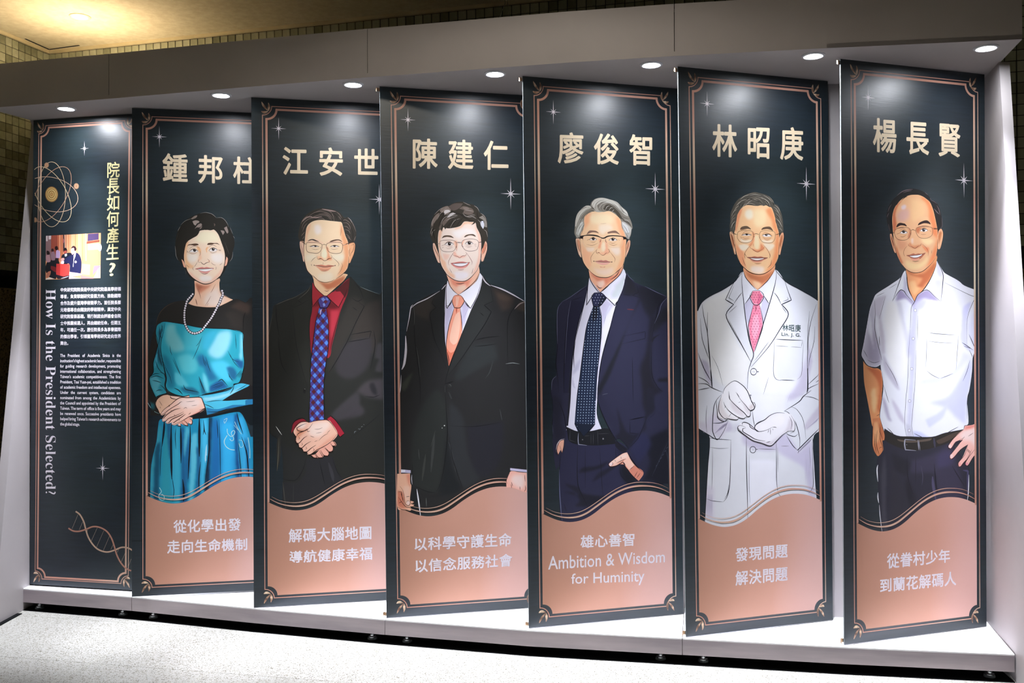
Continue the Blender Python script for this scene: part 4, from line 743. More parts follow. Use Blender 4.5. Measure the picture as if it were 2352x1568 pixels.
    D.s('1c1518', 10, '285 805 360 800'); D.s('1c1518', 12, '1200 820 1255 832'); D.s('4a3a34', 8, '740 815 730 860 710 890'); D.s('4a3a34', 8, '820 815 825 860 845 895'); D.line('e8c8a8', 5, D.curve('408 850 425 920 480 965 580 975 660 965 700 920 720 880', 30)); D.line('e8c8a8', 5, D.curve('840 890 870 940 930 975 1040 980 1100 965 1130 920 1140 860', 30))
    D.g('hair')
    D.p('cfccc2', '540 215 480 208 430 232 360 290 300 370 270 480 262 600 300 560 360 420 460 310 560 250'); D.p('c9c6bc', '560 200 600 110 680 72 780 66 900 96 1030 145 1120 240 1210 320 1240 400 1180 380 1100 300 1000 200 880 150 760 150 660 210 640 280 600 260')
    D.p('4c463c', '780 270 820 200 880 185 960 230 1040 300 1100 380 1130 460 1060 420 1000 340 900 300 840 300'); D.p('a6a298', '400 440 430 520 425 600 380 690 330 790 290 790 270 700 290 560 340 470'); D.p('d8d8d0', '300 640 350 540 400 500 410 560 360 680 320 760 290 720')
    D.p('b8b4ac', '1120 500 1200 520 1280 600 1300 640 1280 740 1240 830 1200 780 1150 660 1120 580'); D.p('d8d8d6', '1130 510 1220 580 1260 700 1200 700 1140 580'); D.p('b4afa4', '600 260 660 200 700 300 780 320 700 330 620 310')
    for t in ('300 560 360 400 460 300 540 250', '330 640 360 500 430 400 500 320', '350 300 430 250 530 240', '300 780 330 640 420 520', '620 290 560 220 570 150 620 100', '640 280 640 200 700 130 800 100', '720 290 690 210 750 150 840 130', '770 310 740 240 790 170', '880 170 980 220 1060 300 1140 400', '960 110 1080 210 1150 320 1240 390', '1060 220 1140 320 1240 380', '1090 390 1180 430 1270 450', '1120 440 1200 480 1290 560', '1130 480 1230 520 1300 600', '1060 350 1160 480 1260 580', '1140 560 1200 640 1240 740', '1180 700 1220 760 1230 820', '480 340 560 300 620 310', '440 420 500 350 560 330', '560 180 600 260 640 300', '380 690 400 600 430 560', '290 700 300 620 330 560'):
        D.s('4f4a42', 7, t)
    for t in ('560 210 620 120 740 85 860 100', '700 260 760 180 860 150 960 190 1080 300', '350 360 440 270 520 225', '1130 260 1200 330 1230 400', '820 290 850 230 900 210', '880 300 920 250 960 250', '940 320 980 280', '300 500 340 400 400 320', '1160 460 1260 500', '330 720 380 600', '1200 560 1260 620 1280 700', '600 240 640 150 740 110'):
        D.s('ebe9e2', 6, t)
# ---- banner 6: man in a white coat, pink tie -------------------------------------
def art_coat(D):
    D.view(1590, 600, 4.9)
    D.g('coat')
    D.p('e3e4ea', '575 115 500 210 460 245 330 320 200 390 110 460 62 560 30 640 30 1850 75 1880 130 1925 200 2000 170 2400 150 2740 130 3100 1420 3100 1390 2500 1358 2010 1445 1900 1520 1800 1520 480 1420 450 1360 400 1200 310 1050 225 930 90 760 200')
    D.p('efeeec', '180 430 460 300 380 440 420 480 380 600 500 900 640 1120 600 1400 560 1380 460 1370 400 1420 200 1250 180 800 120 520'); D.p('eeeef8', '700 1200 920 900 930 1250 1000 1340 1220 1300 1280 1000 1280 1300 1200 1500 1050 1520 700 1490 640 1500 620 1400 650 1200')
    D.p('ededf2', '640 1480 1050 1500 1040 1780 950 1760 840 1840 700 1950 680 1800 640 1560'); D.p('f0f0fa', '640 2230 940 2240 940 2560 860 2620 660 2800 630 2600'); D.p('c9c2d6', '600 1830 700 1900 900 2010 940 1960 960 2120 800 2130 620 2080 560 2000'); D.p('d0cae0', '950 1900 1060 1940 1200 2150 1340 2010 1350 2400 1380 2700 1320 2650 1270 2350 1150 2250 960 2130')
    D.p('c4bdd0', '100 1100 180 1150 200 1300 225 1420 160 1320'); D.p('c8c2d4', '1300 900 1350 1120 1310 1300 1290 1400'); D.p('cfc9dc', '1180 1380 1290 1050 1300 1400 1260 1480 1120 1560 1060 1530'); D.p('d4cede', '190 1830 300 1850 400 1800 440 1840 420 1910 190 1900'); D.p('d8d2e0', '150 1850 240 1700 400 1830 320 2000'); D.p('d6d0dc', '80 1800 200 1850 200 2000 80 1910'); D.p('cfc8d6', '1270 1830 1440 1610 1445 1720 1290 1900'); D.p('dcd6e4', '160 2550 240 2540 240 2900 150 2860')
    D.g('shirt')
    D.q('e6e6f0', '575 115 700 300 760 310 925 95 950 170 880 460 790 730 740 900 692 1040 640 860 590 500 560 300'); D.p('c9c6da', '590 480 650 400 690 480 650 640 620 700'); D.p('c9c6da', '800 400 868 480 800 700 770 560'); D.p('d0d4e4', '830 230 930 160 900 340 860 400'); D.q('eaebf2', '575 115 570 330 590 482 700 325 705 310 640 240'); D.q('e8eaf2', '745 325 865 482 930 240 940 130 925 95 850 230')
    D.g('neck')
    D.p('eea87c', '575 100 600 180 660 250 720 310 740 318 800 270 880 180 930 90 930 -20 580 -20'); D.p('c87850', '600 110 680 150 780 165 870 130 920 90 860 200 780 250 720 220 640 180'); D.p('f8cda4', '680 220 760 240 770 280 735 310 700 290')
    for t in ('575 105 600 180 660 255 715 318', '925 90 870 190 800 265 738 320'): D.s('3a2018', 8, t)
    D.g('necktie')
    tie = '690 483 660 600 635 720 650 860 690 1030 740 880 792 740 785 640 755 483'
    D.q('f08ba4', tie); D.q('ee88a0', '680 335 760 335 800 395 755 478 690 478 650 395'); D.p('d86c8a', '745 360 800 395 755 478 730 478'); D.p('f8a8bc', '690 620 740 600 750 760 700 900 670 780'); D.s('7a3044', 9, '718 490 716 560')
    D.dots(tie, '8a3450', 33, 29, 5, .12); D.dots('680 335 760 335 800 395 755 478 690 478 650 395', '8a3450', 30, 27, 5, .1)
    for t in ('680 332 760 332 805 392 755 482 690 482 648 395 680 332', '688 485 655 620 630 740 650 880 690 1035', '757 485 790 640 792 740 740 900 692 1040'): D.s('2a1a22', 8, t)
    D.g('coat')
    for w, t in ((9, '560 120 558 250 575 420 600 640 640 880 690 1040 660 1140 630 1250 618 1480'), (9, '948 110 935 240 880 440 800 700 750 860 700 1010'), (8, '590 482 650 400 680 340'), (8, '800 380 868 482'), (7, '865 480 880 440'), (9, '500 200 450 270 375 430 465 485 380 600 450 760 560 950 660 1130'), (9, '1040 220 1080 340 1115 435 1005 485 1082 595 990 760 860 960 660 1190'), (6, '465 480 520 400 560 350'), (6, '1000 480 960 400 920 350'), (4, '470 270 410 410 470 445'), (4, '1070 400 1080 430 1020 450'), (4, '500 500 410 580'), (4, '400 640 500 830 640 1090'), (4, '1010 510 1060 580'), (4, '860 905 700 1120'),
                 (10, '62 560 110 460 200 390 330 325 450 250 500 200 570 115'), (10, '930 90 1050 225 1200 310 1340 390 1430 455'),
                 (7, '110 480 130 620 170 800 185 1000 205 1200 220 1420'), (5, '175 570 170 780 200 1100 215 1400'), (5, '90 640 110 860 160 1020 190 1100'), (7, '1400 480 1340 660 1310 820 1300 1000 1295 1200 1300 1420'), (5, '1320 560 1300 800 1295 1000'), (5, '1380 730 1370 900 1320 1100 1300 1250'), (7, '65 1030 130 1200 220 1360'), (7, '70 1375 160 1380 220 1420 340 1470'), (6, '70 1300 150 1340 200 1390'), (6, '70 1445 200 1420'), (7, '1440 1260 1300 1390'), (7, '1440 1370 1310 1430 1290 1480'), (6, '1440 1330 1390 1360'), (14, '1300 1200 1300 1420 1290 1480'), (14, '205 1200 225 1420'),
                 (6, '945 875 1080 882 1245 888'), (4, '925 880 920 1050 912 1240 940 1320 1000 1340'), (5, '990 1332 1150 1338'), (4, '1255 895 1240 1100 1230 1270 1180 1330'), (4, '935 950 1080 958'), (4, '1110 962 1230 968'), (4, '1240 890 1230 960'), (4, '220 1060 290 1200 345 1400'), (4, '860 1300 800 1500')):
        D.s('20222a', w, t)
    D.ring('2a2a32', 5, 690, 1240, 34); D.s('2a2a32', 6, '722 1240 750 1240'); D.s('8a8690', 3, '680 1230 685 1250'); D.s('8a8690', 3, '695 1228 700 1250')
    D.view(1590, 900, 4.9)
    D.g('coat')
    for w, t in ((9, '615 -20 612 300'), (9, '608 500 610 800 618 1100 625 1450'), (10, '70 410 180 480 250 525 290 530'), (9, '185 505 180 750 165 1000 150 1300 142 1480'), (10, '1445 395 1350 490 1200 640 1180 650'), (9, '1355 510 1375 800 1390 1050 1402 1200'), (8, '1180 650 1130 600 1060 490'), (10, '1340 -20 1250 50 1200 110 1035 215'), (8, '1035 215 1080 230 1150 320 1190 430 1210 540 1205 640'), (5, '1110 165 1180 200 1250 320 1280 530'), (7, '1060 460 1080 480 1150 500 1190 470'),
                 (9, '330 30 280 80 245 160 232 300 230 440 270 535 300 525 360 430 405 310'), (5, '165 150 155 300 165 470'), (8, '230 350 330 345 400 305'), (7, '185 515 300 530 440 540'), (8, '435 540 430 800 420 1050 390 1180 350 1235'), (5, '410 1040 400 1130 360 1210'), (6, '160 1200 230 1225 350 1235'), (4, '190 620 300 635 410 630'), (7, '945 560 948 800 950 1000 965 1140'), (4, '1000 608 1090 608'), (5, '965 1140 1000 1180'), (5, '1200 640 1190 690'), (6, '1350 560 1360 900 1360 1060 1310 1140'), (6, '1260 50 1350 60 1440 100'), (4, '230 620 225 900 220 1100'), (4, '640 700 640 1000 650 1250'), (5, '740 640 940 645'), (4, '1320 620 1330 900'), (4, '960 620 965 900')):
        D.s('20222a', w, t)
    for k in range(9): D.s('a59cb4', 3, '%d %d %d %d' % (240 + 14 * k, 480 - 10 * k, 340 + 8 * k, 370 - 4 * k)); D.s('a59cb4', 3, '%d %d %d %d' % (1180 + 16 * k, 690 - 14 * k, 1240 + 14 * k, 620 - 14 * k)); D.s('b0a8c0', 3, '%d %d %d %d' % (170 + 7 * k, 1150, 160 + 8 * k, 1400)); D.s('b8b0c8', 3, '%d %d %d %d' % (1270 + 9 * k, 700, 1275 + 10 * k, 1040)); D.s('b8b0c8', 3, '%d %d %d %d' % (380 + 12 * k, 460, 420 + 14 * k, 350)); D.s('b8b0c8', 3, '%d %d %d %d' % (1070 + 20 * k, 120 - 10 * k, 1110 + 18 * k, 10)); D.s('b8b0c8', 3, '%d %d %d %d' % (1280 + 14 * k, 420 - 10 * k, 1370 + 8 * k, 340 - 8 * k))
    D.ring('20222a', 7, 682, 649, 33); D.s('20222a', 7, '712 645 740 643'); D.s('6a6670', 3, '675 640 678 658'); D.s('6a6670', 3, '688 640 690 658')
    D.g('hands')
    D.p('f4f2f4', '350 0 390 -70 470 -125 560 -80 640 -10 690 110 710 140 700 190 650 205 655 250 640 275 600 278 580 298 520 290 500 312 440 308 400 300 340 305 290 270 280 200 310 80')
    D.p('e4dcdc', '290 130 330 60 340 160 400 260 500 300 440 310 380 300 310 290'); D.p('e2dade', '430 90 500 150 560 200 590 290 500 240 440 180'); D.p('e0d8dc', '560 100 640 200 650 260 600 220'); D.p('d8cccc', '640 170 680 120 690 180 650 205')
    for w, t in ((9, '345 20 370 -50 470 -125 560 -80 620 -10 660 90 700 170 680 200 645 205 600 150 540 80 490 0'), (9, '420 40 430 90 520 180 580 230 620 275 650 270 655 230 640 190'), (9, '370 150 400 200 460 250 530 290 580 298 600 280'), (8, '380 290 430 305 500 312 520 295'), (8, '330 40 300 130 300 220 350 290 400 305'), (6, '670 115 700 120 710 160 695 185'), (6, '410 -10 415 60 425 90'), (5, '350 110 370 165 365 180'), (5, '500 10 530 60'), (7, '270 100 280 200 290 290 360 330 400 305'), (4, '440 240 410 280'), (4, '520 120 540 110')):
        D.s('24222a', w, t)
    D.s('5a5a64', 7, '655 40 660 90 668 120'); D.e('8a8a94', 655, 38, 10, 11); D.s('4a4a54', 5, '675 210 690 320 702 385')
    D.p('f0edf2', '515 385 560 345 640 360 700 400 720 370 820 310 880 260 960 232 1050 235 1120 260 1160 350 1150 430 1080 440 1000 490 940 550 880 605 760 575 660 540 580 470 530 420')
    D.p('dcd4dc', '580 470 700 540 820 560 880 560 940 520 1040 440 1070 380 1090 300 1130 320 1130 430 1060 450 990 500 940 555 880 605 760 575 660 540'); D.p('f6f2f4', '720 400 800 330 900 280 1000 260 1040 340 960 400 860 400 760 440')
    for w, t in ((9, '1040 238 960 232 880 260 810 315 740 345 705 385 708 420 745 445 830 430 900 395'), (9, '565 375 560 350 590 340 640 360 700 410 750 445'), (8, '640 362 660 400 740 440'), (9, '600 395 540 375 512 390 520 430 600 490 680 545 780 575 870 605 920 580 1000 500 1080 435'), (9, '600 405 570 410 570 445 640 490 720 535 820 550'), (6, '900 395 930 395 950 400'), (5, '860 420 850 460'), (5, '880 410 880 480'), (4, '905 410 910 430'), (6, '830 570 880 555'), (5, '1090 270 1120 340 1110 430'), (5, '1110 260 1150 340 1150 430 1100 460')):
        D.s('24222a', w, t)
    # head
    D.view(1640, 434, 8)
    D.g('hair')
    D.p('57534a', '590 100 480 160 400 240 340 350 305 450 300 560 290 680 300 780 350 800 1200 820 1270 790 1270 660 1255 520 1220 400 1170 300 1110 270 1060 180 960 110 820 70 740 55 660 75')
    D.g('face')
    D.p('f0bf98', '290 790 330 785 360 830 380 1000 400 1200 370 1190 340 1080 310 980 288 860'); D.p('b8704c', '300 820 340 850 370 960 380 1100 350 1060 320 940'); D.p('efb48c', '1240 810 1270 798 1285 850 1270 960 1240 1080 1215 1200 1190 1205 1185 1100 1200 900'); D.p('b0643f', '1240 840 1262 850 1250 960 1210 1100 1200 1000')
    D.p('f8c896', '420 480 460 390 560 310 640 295 780 310 900 290 1040 330 1090 420 1130 560 1160 700 1190 800 1200 950 1190 1150 1170 1280 1100 1420 1000 1510 900 1560 780 1560 660 1520 540 1440 460 1320 420 1200 390 1050 370 850 380 760 400 640')
    D.p('f09a66', '1040 330 1090 420 1130 560 1160 700 1190 800 1200 950 1190 1150 1170 1280 1100 1420 1000 1510 940 1530 1040 1380 1100 1200 1120 1000 1140 820 1080 700 1050 560 950 420 960 380'); D.p('ef9c70', '420 480 460 390 520 350 500 440 460 560 430 700 400 780 380 760 400 640')
    D.p('f3e6cc', '580 400 660 370 720 420 720 520 640 560 570 500'); D.p('fbdcac', '720 380 920 380 960 520 940 640 840 700 740 640'); D.p('f0a478', '380 900 430 1050 540 1160 560 1320 600 1460 500 1380 440 1260 400 1100')
    D.p('fde6cc', '460 1020 600 1020 640 1060 560 1130 480 1100'); D.p('fde4c8', '900 1000 1080 1010 1100 1060 1020 1140 940 1060'); D.p('fbe0cc', '680 1430 800 1410 920 1440 900 1530 780 1550 680 1510'); D.p('fde8d0', '480 900 560 940 680 930 700 960 600 985 500 960'); D.p('fde8d0', '880 930 1000 950 1080 920 1060 970 960 985 880 960')
    D.p('ee9a6c', '700 780 740 820 745 920 720 980 700 1020 660 1060 650 1020 710 920'); D.p('e88f62', '880 1020 920 1080 900 1120 820 1150 740 1130 700 1100 800 1120 850 1090 850 1000'); D.p('fde0b4', '750 870 810 850 830 1000 810 1100 760 1090 740 1000')
    for w, t in ((11, '430 1210 480 1360 560 1450 660 1530 780 1565 900 1560 1000 1510 1100 1420 1160 1290'), (7, '375 1010 395 1100 405 1205'), (7, '1195 980 1188 1120 1180 1220'), (7, '288 790 290 870 320 1000 350 1100 375 1190 400 1205'), (7, '1235 810 1275 800 1285 880 1260 1010 1220 1195 1190 1205'), (6, '300 810 330 880 370 1040'), (6, '560 1160 560 1230 575 1280'), (7, '520 1250 550 1350 580 1410'), (7, '1060 1300 1040 1390 980 1450'), (7, '600 1250 560 1180'), (7, '1020 1180 1030 1230 1015 1270')): D.s('4a2418', w, t)
    for a in ((500, 850, 690, 845, 600, 832, 26, 28), (880, 850, 1060, 870, 960, 844, 26, 28)): D.eye(*a)
    D.h('6a5644', '478 745 500 700 560 680 620 685 680 738 620 730 560 738 520 745'); D.h('6a5240', '868 750 900 708 980 690 1040 700 1085 770 1040 750 980 735 920 740')
    D.h('b8705c', '600 1252 680 1248 740 1235 800 1245 860 1238 920 1255 990 1262 920 1300 860 1330 800 1342 720 1325 660 1285'); D.h('f6ece8', '665 1262 780 1270 910 1268 880 1292 800 1308 720 1295'); D.h('e09a7e', '660 1290 740 1320 840 1322 920 1290 860 1340 780 1350 710 1335'); D.s('2a1410', 10, '600 1250 660 1262 780 1270 900 1266 985 1258'); D.s('3a1c16', 8, '660 1270 720 1305 800 1312 880 1295 950 1268'); D.s('8a4028', 9, '740 1365 800 1372 870 1364')
    for w, t in ((11, '665 1085 700 1100 740 1130 800 1155 850 1130 910 1095'), (7, '665 1060 660 1085'), (7, '920 1060 915 1095'), (7, '690 1015 620 1090 570 1170 560 1240'), (7, '900 1020 960 1090 1010 1170 1025 1230'), (6, '480 900 560 930 660 910'), (6, '500 880 580 905 650 890'), (6, '900 900 970 940 1050 905'), (6, '880 870 960 915 1060 890'), (6, '510 850 560 790 660 800'), (6, '880 850 930 800 1030 830 1080 870'), (5, '725 1000 725 1060'), (5, '480 870 510 900'), (5, '480 780 520 750 600 745'), (5, '500 760 500 700')): D.s('9a5030', w, t)
    D.g('glasses')
    D.line('6a5038', 6, D.curve('430 840 440 790 500 765 620 760 700 780 722 830 722 890 690 950 620 985 540 988 470 960 430 900 430 840', 40)); D.line('6a5038', 6, D.curve('835 830 860 780 930 765 1040 770 1110 790 1125 850 1110 930 1070 980 980 992 890 970 840 900 835 830', 40))
    D.s('6a5038', 8, '722 835 775 820 835 840'); D.s('5a4430', 11, '430 832 385 825 300 785'); D.s('5a4430', 11, '1125 840 1170 830 1230 800'); D.s('e8dcc8', 4, '395 825 425 830'); D.s('4a3a2c', 6, '738 850 730 890'); D.s('4a3a2c', 6, '830 860 845 900')
    D.g('hair')
    D.p('57534a', '430 470 480 380 560 300 640 280 740 280 790 310 860 300 910 310 960 300 1020 330 1060 320 1020 220 800 180 560 200 420 330'); D.p('57534a', '380 770 400 640 430 460 370 460 320 600 320 780'); D.p('57534a', '1070 330 1120 480 1130 600 1180 720 1190 810 1240 780 1250 600 1180 400')
    for i, t in enumerate(('600 110 680 85 780 80', '480 190 560 130 640 110', '520 330 580 250 680 220 760 230', '500 370 560 290 660 260 760 290', '640 120 760 100 860 120', '700 180 820 180 900 260', '760 130 900 180 980 280', '860 150 980 220 1030 310', '640 170 740 150 840 200', '560 230 680 180 800 210', '900 110 1000 170 1070 240', '1000 130 1080 220 1090 270', '960 260 1000 320', '420 300 500 220 600 190', '380 360 440 260 540 200', '350 430 420 330 500 290', '320 500 360 420 420 370', '320 560 350 500 400 450', '310 640 340 560 400 520', '310 720 340 640 390 590', '350 760 370 680 390 640', '1110 290 1180 350 1210 420', '1090 330 1150 370 1210 480', '1110 380 1180 430 1230 540', '1130 440 1200 520 1240 620', '1140 540 1200 600 1250 700', '1150 620 1200 680 1240 760', '1190 720 1230 740 1250 780', '700 210 640 240 580 300', '820 230 880 290 900 310')):
        D.s(('b9ad9e', 'cfc8ba', '9a9080')[i % 3], 8 if i % 2 else 5, t)
    for t in ('560 220 640 180 740 190', '760 210 840 240 880 290', '940 240 980 300 1030 330', '440 330 500 270', '340 480 380 400', '1150 470 1200 540', '900 180 960 230 1020 280', '380 600 350 700', '500 330 540 270', '1080 240 1100 300'):
        D.s('2b2a24', 12, t)

# ---- banner 7: man in a white short-sleeved shirt --------------------------------
def art_shortsleeve(D):
    D.view(1950, 590, 4.9)
    D.g('arms')
    D.p('eba06a', '160 1170 200 1220 270 1250 330 1255 368 1300 378 1430 368 1568 375 1700 350 1870 300 1920 262 1900 240 1780 200 1568 170 1400'); D.p('cc6f44', '290 1255 368 1300 378 1430 365 1600 350 1750 320 1700 340 1500 310 1370 200 1240'); D.p('f6c890', '250 1500 300 1480 310 1640 290 1760 260 1700')
    D.g('shirt')
    D.p('eceef6', '630 150 570 240 450 320 310 410 280 460 235 580 200 760 160 980 138 1095 160 1150 210 1220 300 1238 355 1210 365 1300 385 1450 370 1600 345 1820 380 1950 420 1990 480 2000 540 2045 700 2055 930 2060 1080 2010 1280 1980 1320 1900 1345 1850 1330 1600 1360 1480 1385 1300 1392 1140 1420 1060 1520 1130 1520 400 1430 370 1300 320 1240 270 1110 200 1060 160 990 45 800 300')
    D.p('c6c3d2', '280 470 235 580 200 760 160 980 140 1090 160 1150 210 1220 300 1238 355 1210 345 1060 300 900 290 800 300 600'); D.p('aaa3b8', '250 700 290 850 330 1000 355 1150 340 1190 240 1170 210 1100 220 900'); D.p('e0e0ea', '230 640 260 760 270 950 285 1060 240 900 210 800'); D.p('d2cdda', '290 480 420 430 360 640 400 900 410 1080 370 1070 350 900 330 700 300 640')
    D.p('a79cc0', '550 380 590 370 650 430 720 500 730 560 640 470 530 500'); D.p('a79cc0', '760 430 880 370 960 440 1020 500 900 480 820 480 740 600 720 560'); D.p('c8c8e0', '720 560 800 480 900 480 830 600 780 620 760 1100 720 1500 700 1900 660 1900 680 1500 690 1100 650 1150 640 1000 690 800')
    D.p('d8d8e4', '540 500 590 520 620 700 660 900 640 960 560 800'); D.p('c8c4d4', '380 1070 430 1180 520 1340 570 1500 520 1460 400 1270'); D.p('cdd0f0', '1380 1120 1385 1300 1350 1500 1320 1700 1310 1880 1200 1800 1100 1700 900 1640 1100 1580 1200 1460 1320 1250'); D.p('dadcf4', '1280 1060 1360 1120 1200 1320 980 1430 780 1420 880 1360 1150 1300'); D.p('d4d6f4', '1290 560 1380 500 1330 700 1330 980 1400 1050 1360 1060 1290 1000 1250 900 1270 700'); D.p('e0e2f4', '1400 600 1450 800 1450 1060 1400 1000 1350 900 1340 800')
    D.p('f8faff', '820 620 1000 560 1240 560 1250 840 1100 860 900 840 850 1000 850 1200 780 1300 780 900'); D.p('f4f4f4', '440 500 520 520 600 760 640 980 640 1300 560 1400 440 1150 420 900 400 700')
    D.p('b8b2c8', '370 1540 420 1650 460 1800 485 1850 440 1830 400 1720'); D.p('cfcadb', '480 1590 560 1700 620 1830 640 1900 560 1810 500 1680'); D.p('d4d8ee', '860 1830 1000 1760 1120 1640 1060 1800 960 1880 900 1920'); D.p('ccd0ee', '720 1960 800 1970 940 2040 1080 2000 1060 2030 880 2060 740 2050'); D.p('ccccdc', '640 1880 700 1900 730 2040 650 2040')
    D.q('eef0f6', '630 148 600 190 488 498 570 370 600 372 700 445 740 510 770 430 820 400 880 368 1035 500 1060 200 985 42 960 140 860 350 760 430 735 500 670 370 650 280')
    D.p('c2bfd2', '620 190 650 280 660 360 700 450 740 510 720 510 650 430 610 375 620 300'); D.p('d6d6ea', '960 250 1050 280 1035 480 960 400'); D.p('d8d8e6', '985 42 1050 160 1050 230 1000 200')
    for w, t in ((8, '630 150 600 190 560 300 490 495'), (8, '488 498 550 400 585 368 620 385 650 430 725 512'), (8, '985 42 1055 180 1055 300 1035 500'), (8, '1030 498 960 440 880 370 800 405 765 440 735 510 700 580 690 800'), (8, '640 170 655 290 670 370 710 450 735 500'), (7, '985 60 960 150 900 280 830 380 770 425'), (6, '570 240 450 320 310 410 280 460'), (7, '280 465 235 580 200 760 160 980 138 1095 160 1150 210 1220 300 1240 355 1212'), (6, '290 490 295 640 290 800 320 960 355 1100 370 1160'), (6, '340 890 345 1000'), (5, '210 1160 280 1190 350 1170'), (5, '1060 160 1140 210 1240 270 1300 320 1430 372'), (5, '1070 285 1200 350 1390 440 1440 430 1390 520 1330 700 1325 980'), (4, '690 800 670 1100 660 1400 640 1600 628 1900 660 2050'), (4, '775 660 770 940'), (4, '755 1050 745 1380 720 1700 705 1900 730 2045'),
                 (6, '895 850 1000 865 1210 878'), (4, '890 945 1000 960 1205 972'), (4, '878 880 870 1100 865 1240'), (4, '1232 885 1220 1050 1205 1270'), (5, '875 1280 940 1330 1020 1368'), (5, '1030 1366 1100 1340 1170 1310'), (7, '1270 960 1330 1000 1400 1050'), (7, '1350 870 1390 960 1440 1080'), (5, '1290 1000 1370 1030'), (5, '1350 1040 1380 1100 1390 1130'), (6, '1392 1130 1385 1300 1360 1480 1330 1620 1330 1820'), (5, '1360 1160 1330 1280 1280 1400'), (5, '410 1180 500 1330 550 1450'), (6, '370 1290 385 1450 370 1600 345 1820 400 1980'), (5, '390 1440 430 1580 450 1640'), (5, '160 1040 210 1130'), (8, '540 2045 700 2055 930 2060 1080 2010 1160 1990'), (6, '1230 1910 1120 1970 1050 2020'), (6, '735 1985 860 2045'), (6, '430 1920 480 1970 540 2045'), (4, '400 400 310 440'), (4, '540 300 450 355'), (4, '340 700 410 440')):
        D.s('2a2830', w, t)
    for x, y in ((746, 600), (722, 918), (706, 1258), (682, 1620), (678, 1952)): D.e('e4e4ee', x, y, 15, 19); D.ring('6a6878', 3, x, y, 15)
    D.g('neck')
    D.p('ea9f6a', '640 130 650 200 660 300 675 370 735 498 770 425 830 375 900 270 970 130 985 50 960 -30 640 -30'); D.p('c76e42', '640 130 740 195 840 180 900 130 975 50 960 150 900 260 860 300 830 340 760 335 800 290 830 240 760 220 680 190'); D.p('f4bd84', '680 280 740 270 760 330 800 350 750 420 730 440 690 360')
    for t in ('632 150 650 200 658 290 675 370 710 450 738 502', '985 60 960 150 900 275 830 375 770 425'): D.s('3a1c10', 7, t)
    D.view(1950, 910, 4.9)
    D.g('trousers')
    D.p('2c2c38', '400 360 540 440 700 450 930 455 1080 410 1290 370 1290 480 1180 560 1340 780 1350 900 1340 1250 1330 1600 360 1640 340 1200 310 800 330 660 380 500')
    D.p('393648', '660 740 960 640 1130 520 1180 700 1260 900 1300 1150 1100 1200 960 1250 980 900 860 860 700 860'); D.p('403c58', '990 680 1090 610 1180 640 1160 760 1000 810'); D.p('23242c', '480 640 660 720 700 760 640 900 520 820'); D.p('22232b', '640 900 700 1000 760 1200 700 1290 640 1100'); D.p('40404a', '400 640 420 900 410 1200 440 1530 360 1530 370 1200 360 900'); D.p('2d2d36', '480 800 560 900 640 1100 680 1300 560 1400 460 1400 470 1000')
    D.s('504c66', 30, '940 900 950 1020 980 1180'); D.s('4a4664', 22, '1280 830 1340 840 1330 1100'); D.s('1a1a22', 10, '655 660 660 900 720 1100'); D.s('1a1a22', 12, '960 760 980 1000 1000 1080'); D.s('1a1a22', 9, '1160 780 1230 900 1300 1010'); D.s('4a4858', 8, '810 780 830 900 820 1000'); D.s('1a1a22', 6, '750 680 750 980'); D.s('1a1a22', 6, '1350 780 1350 1000')
    for w, t in ((14, '325 770 315 830 325 960'), (12, '325 1080 325 1140 335 1200'), (7, '340 1220 350 1350 372 1530'), (9, '1350 880 1345 1050 1332 1180')): D.s('eceef2', w, t)
    D.g('belt')
    D.p('2a2722', '400 380 460 400 540 450 700 455 930 460 1060 420 1290 370 1280 440 1130 520 940 580 800 605 640 600 480 540 400 480'); D.p('5c5046', '540 480 700 500 930 470 900 500 700 520 570 505'); D.p('4a3d34', '980 500 1180 410 1260 400 1150 480 1020 535')
    for w, t in ((14, '750 492 630 485 625 540 635 600 755 610'), (10, '775 490 785 605'), (5, '640 545 655 545'), (6, '785 490 800 608'), (7, '955 470 965 575')): D.s('9a9aa8' if w != 7 else '3c3a4a', w, t)
    D.s('3c3a4a', 26, '955 465 968 580'); D.s('14120f', 6, '480 450 640 475 900 470')
    D.g('hands')
    D.p('dc8a5c', '265 250 350 240 375 340 405 430 398 490 375 500 385 590 375 620 340 665 310 660 262 560 265 400 270 300'); D.p('f0b07c', '280 300 330 290 350 400 330 500 290 540 275 450'); D.p('b8643c', '330 290 360 330 380 430 380 490 360 460 345 380')
    for w, t in ((6, '270 300 265 420 265 560 310 660'), (6, '320 380 305 500 320 600 345 660'), (6, '345 390 350 480 375 560 375 620'), (6, '350 340 350 400 380 490'), (6, '295 420 290 540 310 640'), (7, '350 250 375 340 402 430 398 490 372 500'), (5, '310 220 345 200'), (5, '340 590 355 570 372 575')): D.s('4a2414', w, t)
    D.p('f6beb0', '1290 370 1310 330 1380 320 1420 310 1530 280 1530 560 1460 620 1400 680 1340 775 1308 765 1330 700 1370 640 1340 690 1290 740 1250 790 1228 785 1230 740 1280 680 1310 610 1340 540 1250 600 1160 705 1132 690 1140 660 1200 580 1280 490 1200 510 1150 590 1118 570 1120 550 1180 470 1240 410'); D.p('fbdcd4', '1300 380 1400 350 1480 400 1480 560 1420 560 1360 500 1280 490 1240 440'); D.p('e88a7c', '1290 370 1320 335 1420 315 1470 300 1400 350 1330 370')
    for w, t in ((7, '1290 375 1180 470 1118 555 1125 588 1150 585 1200 520 1300 460'), (7, '1300 450 1220 560 1140 660 1135 695 1165 700 1250 610 1340 545'), (7, '1335 560 1300 660 1230 745 1235 790 1260 785 1330 700 1380 600'), (7, '1420 590 1350 680 1308 750 1320 780 1345 770 1400 680 1470 615'), (6, '1290 370 1300 330 1400 318'), (5, '1340 450 1400 410')): D.s('3a1c18', w, t)
